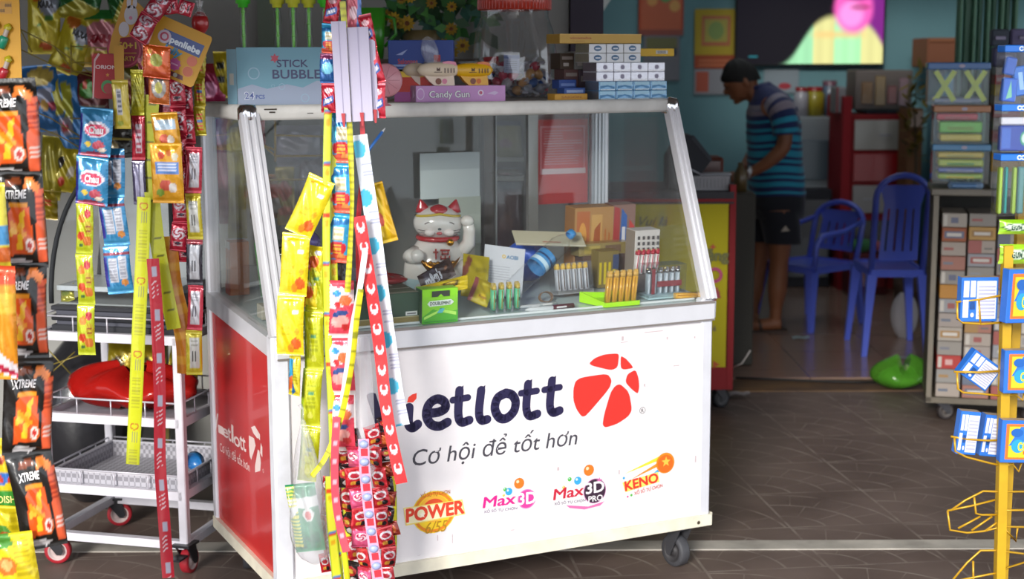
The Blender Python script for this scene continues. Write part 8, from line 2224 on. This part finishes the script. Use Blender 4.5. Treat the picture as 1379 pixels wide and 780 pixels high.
for k, (hp, c, c2, lab) in enumerate(((22, '#9a968e', '#b0a89c', 'white carton at the base of the stack beside the clear boxes'), (26, '#a8842a', '#9a7420', 'amber carton, second of the stack beside the clear boxes'), (14, '#8f9a90', '#5a8a6a', 'pale carton with green edge in the stack beside the clear boxes'), (16, '#a06a68', '#8c2c30', 'red and white carton, middle of the stack beside the clear boxes'),
                                    (17, '#9c9890', '#b8b4ac', 'plain white carton above the red and white one in the stack'), (17, '#9a4a44', '#b0a49c', 'brick red carton in the upper part of the stack beside the clear boxes'), (12, '#a39c94', '#8f8a84', 'thin white carton in the upper part of the stack'), (15, '#b09a3c', '#c9b46a', 'yellow striped carton in the upper part of the stack'), (13, '#a83a34', '#c9b0a8', 'red and white carton near the top of the stack'), (10, '#9a9690', '#a8a49e', 'thin grey carton topping the stack beside the clear boxes'))):
    hgt = hp * px(6.52); A = P(1329, 200, 6.52)
    m = MB('card', c); m.box((0, 0, 0), (.13, .2, hgt - .001), bev=.002); draw_marks(m, Frame((0, 0, 0)), .13, hgt, [('r', .05, .3, .45, .7, c2)])
    o = m.build('stacked_carton'); o.location = (A.x, 6.52, zc_); tag(o, lab, 'carton'); zc_ += hgt
for x0, y0, x1, y1, c, lab, Y in ((1318, 68, 1350, 94, '#5f5f7c', 'mauve carton, lower left of the dim stack by the green gate', 6.70), (1351, 68, 1392, 94, '#6a6a8a', 'mauve carton, lower right of the dim stack by the green gate', 6.70), (1316, 44, 1340, 67, '#4c5562', 'dark slate carton, upper left of the dim stack by the green gate', 6.70), (1341, 44, 1392, 67, '#716c92', 'lilac carton, upper right of the dim stack by the green gate', 6.70)):
    cabinet('dim_carton', lab, 'carton', x0, y0, x1, y1, Y, .12, c, [('panel', .2, .35, .8, .6, '#8580a0')], base=P(x0, y1, Y).z if y1 < 90 else P(x0, 95, Y).z)
t = thing('rear_riser', 'grey riser under the dim cartons by the green gate', 'riser', (P(1316, 95, 6.70).x, 6.72, ZS)); m = MB('matte', '#55524e'); m.box((0, .005, 0), (.26, .10, P(1316, 95, 6.70).z - ZS - .001)); m.build('riser_body', t)

RS = Matrix.Translation((XS, YS, 0)) @ Matrix.Rotation(math.radians(-13), 4, 'Z') @ Matrix.Translation((-XS, -YS, 0))
bpy.context.view_layer.update()
for o in [o for o in COL.objects if o not in before_ and o.parent is None]: o.matrix_basis = RS @ o.matrix_basis

# ================================================================== yellow wire stand, right edge
YY = 3.62; sY = px(YY)
org = V((P(1357, 600, YY).x, YY, 0))
st = thing('wire_stand', 'yellow metal stand with wire baskets at the right edge', 'display stand', org)
def W(x, y, dy=0.): return P(x, y, YY + dy) - org
m = MB('dirty_paint', '#c9a01c'); A = W(1357, 340)
m.bar((0, 0, .012), (W(1356, 350).x, 0, W(1356, 335).z), .016 * 1.7, .022); m.build('post', st)
m = MB('dirty_paint', '#b8901a'); m.bar((W(1377, 640).x, .12, .012), (W(1381, 600).x, .12, 1.5), .024, .022); m.build('post', st)
m = MB('dirty_paint', '#b8901a'); 
for a_, b2 in (((-.15, -.12), (.25, .22)), ((-.15, .22), (.25, -.12))): m.bar((a_[0], a_[1], .01), (b2[0], b2[1], .01), .02, .02)
m.build('foot_cross', st)
def basket(lines, name='wire_basket', r=.0028, col='#c99a20'):
    m = MB('alu', col)
    for ln in lines: m.tube(cr_path([W(*q) for q in ln], 3) if len(ln) > 2 and False else [W(*q) for q in ln], r, 8)
    m.build(name, st)
basket([[(1287, 411), (1318, 408), (1346, 403), (1352, 404)], [(1289, 412), (1289, 433), (1296, 439), (1322, 441), (1350, 439)], [(1348, 405), (1356, 420), (1364, 425), (1385, 425)], [(1318, 409), (1320, 441)], [(1346, 403, .12), (1352, 436, .12), (1385, 438, .1)]])
basket([[(1284, 505), (1318, 506), (1348, 504)], [(1288, 506), (1289, 528), (1296, 533), (1322, 535), (1348, 538)], [(1346, 504), (1348, 519), (1364, 521), (1385, 520)], [(1348, 538), (1366, 536), (1376, 544), (1378, 532)]])
basket([[(1279, 592), (1300, 596), (1330, 598), (1350, 597)], [(1284, 594), (1285, 612), (1300, 620), (1330, 628), (1348, 632)], [(1346, 600), (1350, 614), (1385, 616)], [(1348, 632), (1362, 630), (1370, 640), (1374, 628)]])
basket([[(1274, 692), (1305, 686), (1338, 678)], [(1274, 692), (1277, 718), (1300, 722), (1322, 720), (1340, 716), (1344, 700)], [(1278, 692), (1298, 678), (1322, 666), (1345, 667), (1385, 667)], [(1310, 674), (1312, 696), (1320, 698), (1345, 698)],
        [(1288, 716), (1318, 700)], [(1306, 719), (1334, 700)], [(1324, 720), (1345, 705)], [(1340, 692), (1385, 692)], [(1340, 692), (1350, 714), (1385, 715)], [(1348, 714), (1366, 734), (1368, 716)], [(1352, 690), (1352, 708)]])
basket([[(1268, 800), (1300, 762), (1318, 746), (1340, 746), (1385, 752)], [(1308, 760), (1308, 800)], [(1268, 790), (1330, 778), (1345, 776)], [(1345, 776), (1352, 770, .1), (1385, 760, .1)]])
def stand_box(label, x, y, wp, hp, rot, yaw, col, marks, dp=.03, dy=0., group=None):
    w, h = wp * sY, hp * sY
    M = Matrix.Translation(P(x, y, YY + dy)) @ Matrix.Rotation(rot, 4, 'Y') @ Matrix.Rotation(yaw, 4, 'Z')
    t = thing('cracker_box', label, 'box', M=M, group=group)
    m = MB('card', col); m.box((-w / 2, 0, -h / 2), (w / 2, dp, h / 2), cols=[None, '#b5a08a', None, '#a8682a', None, None], bev=.0015)
    f = Frame((-w / 2, 0, -h / 2)); draw_marks(m, f, w, h, marks)
    fs = Frame((w / 2, 0, -h / 2), (0, 1, 0)); draw_marks(m, fs, dp, h, [('r', .1, .5, .9, .9, '#2f74c8'), ('r', .2, .1, .8, .4, '#c8a82a')])
    m.build('carton', t)
BK = [('r', .42, .06, .95, .92, '#dfe2f2'), ('s', .46, .12, .92, .85, 9, '#b3b4cf'), ('r', .05, .1, .2, .5, '#e4e6f4'), ('r', .24, .56, .38, .93, '#e4e6f4'), ('b', .24, .28, .38, .46, 6, '#1f2c50'), ('r', .05, .56, .2, .93, '#cfd6ee'), ('e', .3, .16, .05, .05, '#e4e6f4')]
BF = [('r', .12, .08, 1, .92, '#e8742a'), ('r', .2, .13, 1, .86, '#d8c42a'), ('p', [(.2, .4), (.6, .5), (.9, .86), (.5, .86)], '#2f74c8'), ('e', .45, .4, .18, .16, '#2a9ac8'), ('p', [(.6, .2), (.9, .3), (.85, .6), (.6, .5)], '#e8502a'), ('t', 'COCO', .7, .3, .2, .5, '#f2e63a', .05), ('e', .4, .72, .16, .1, '#1f5fb0')]
stand_box('blue and white cracker box in the top basket, turned back to front', 1319, 408, 52, 62, .0, .06, '#2a72d0', BK)
stand_box('blue and white cracker box lying slanted in the second basket', 1320, 504, 50, 40, .62, .1, '#2a72d0', BK, dy=.02)
stand_box('blue and white cracker box, left one in the third basket', 1303, 588, 29, 62, .10, .08, '#2a72d0', [(k[0], k[1], k[2], k[3], k[4]) + tuple(k[5:]) for k in BK])
stand_box('blue and white cracker box, second one in the third basket', 1335, 592, 28, 60, .12, .08, '#2a72d0', BK, dy=.02)
stand_box('colourful blue and yellow cracker box at the right end of the top basket', 1378, 404, 48, 74, .03, .25, '#2a6fd0', BF, dy=-.05)
stand_box('colourful blue and orange cracker box at the right end of the second basket', 1376, 506, 50, 60, .0, .0, '#2a6fd0', BF, dy=-.05)
stand_box('colourful blue and orange cracker box at the right end of the third basket', 1372, 600, 52, 60, .02, .0, '#2a6fd0', BF, dy=-.05)
# hanging display boxes, upper right
def hang_box(label, x0, y0, x1, y1, body, contents, dy=0.):
    a_ = P(x0, y1, YY + dy); w, h = (x1 - x0) * sY, (y1 - y0) * sY
    t = thing('hanging_display_box', label, 'display box', (a_.x, YY + dy, a_.z))
    m = MB('plastic', '#1f72d8'); m.box((0, 0, h - .017), (w, .06, h), bev=.002); f = Frame((0, 0, 0))
    for k in range(2): m.disc(w * .44 + k * .01, h - .0085, .006, f, 1, '#d8e6f8', rin=.5)
    m.build('header', t)
    m = MB('clear_plastic'); m.box((0, 0, 0), (w, .001, h - .017)); m.box((0, 0, 0), (.001, .06, h - .017)); m.box((0, .059, 0), (w, .06, h - .017)); m.build('clear_front', t)
    for k in contents:
        q = MB('wrap', k[4]); q.M = Matrix.Translation((w * (k[0] + k[2]) / 2, .02 + .01 * (contents.index(k) % 2), h * (k[1] + k[3]) / 2)) @ Matrix.Rotation(k[5] if len(k) > 5 else 0, 4, 'Y')
        q.box((-w * (k[2] - k[0]) / 2, 0, -h * (k[3] - k[1]) / 2), (w * (k[2] - k[0]) / 2, .02, h * (k[3] - k[1]) / 2), bev=.003)
        if len(k) > 6: draw_marks(q, Frame((-w * (k[2] - k[0]) / 2, 0, -h * (k[3] - k[1]) / 2)), w * (k[2] - k[0]), h * (k[3] - k[1]), k[6])
        q.build('packet', t)
hang_box('clear hanging box of blue sachets with a blue header, top right', 1352, 66, 1402, 146, '', [(.05, .05, .45, .45, '#1f62c8', .1, [('p', [(.3, .1), (.7, .2), (.5, .9)], '#7fc8a8')]), (.4, .15, .8, .65, '#2a74d0', -.15, [('r', .3, .2, .6, .8, '#9fc8f0')]), (.1, .5, .4, .8, '#2058b8', .2)])
hang_box('clear hanging box of navy packs with a green emblem, second from the top', 1348, 145, 1402, 210, '', [(.05, .02, .95, .55, '#1f3f9a', 0, [('r', .05, .1, .3, .9, '#3a62b8'), ('e', .7, .5, .14, .3, '#3f9a7a'), ('e', .7, .5, .10, .2, '#c9dcd4')]), (.1, .56, .9, .72, '#d5d3d8', 0)])
hang_box('tall clear hanging box of lime sticks with a blue header', 1345, 211, 1402, 296, '', [(.05, .02, .14, .78, '#a8c82a'), (.24, .02, .30, .78, '#2a9a9a'), (.4, .02, .48, .78, '#9ab83a'), (.55, .02, .7, .78, '#5a8a8a'), (.75, .02, .85, .78, '#a8c82a')])
for k, (y0, y1, lab, c) in enumerate(((300, 320, 'lime green labelled pack hanging under the tall clear box', '#8fc81c'), (333, 360, 'second lime green labelled pack just above the top wire basket', '#a0d02a'))):
    a_ = P(1344, y1, YY); w, h = 52 * sY, (y1 - y0) * sY
    m = packet(w, h, .025, art(c, ('e', .4, .5, .34, .3, '#3a5a3a'), ('e', .4, .5, .30, .22, '#c9d8c4'), ('r', 0, 0, 1, .15, '#b8e04a')), None, [('GUM', .4, .5, .3, .3, '#3a5a4a', .04)], nu=16, nv=10, mat='wrap')
    o = m.build('hanging_gum_pack'); o.location = (a_.x + w / 2, YY, a_.z + h / 2); tag(o, lab, 'gum pack')
# ================================================================== light
w = bpy.data.worlds.new('world'); SC.world = w; w.use_nodes = True
bg = w.node_tree.nodes['Background']
bg.inputs[0].default_value = (.86, .92, 1.0, 1); bg.inputs[1].default_value = 1.6
sun = bpy.data.lights.new('sun', 'SUN'); sun.energy = 3.0; sun.angle = math.radians(14); sun.color = (1, .96, .9)
so = bpy.data.objects.new('sun', sun); COL.objects.link(so)
d = V((.30, 1.0, -.38)).normalized()
so.rotation_euler = d.to_track_quat('-Z', 'Y').to_euler()
l = bpy.data.lights.new('shop_lamp', 'AREA'); l.energy = 8; l.size = 1.5; l.color = (.9, .97, 1)
lo = bpy.data.objects.new('shop_lamp', l); COL.objects.link(lo); lo.location = (1.6, 9.3, 3.15)
SC.view_settings.view_transform = 'Standard'; SC.view_settings.look = 'None'
SC.view_settings.gamma = 1; SC.view_settings.use_curve_mapping = False
SC.view_settings.exposure = 0.32
SC.cycles.max_bounces = 8; SC.cycles.transparent_max_bounces = 24; SC.cycles.caustics_reflective = False; SC.cycles.caustics_refractive = False
SC.cycles.sample_clamp_indirect = 4
SC.cycles.use_denoising = True
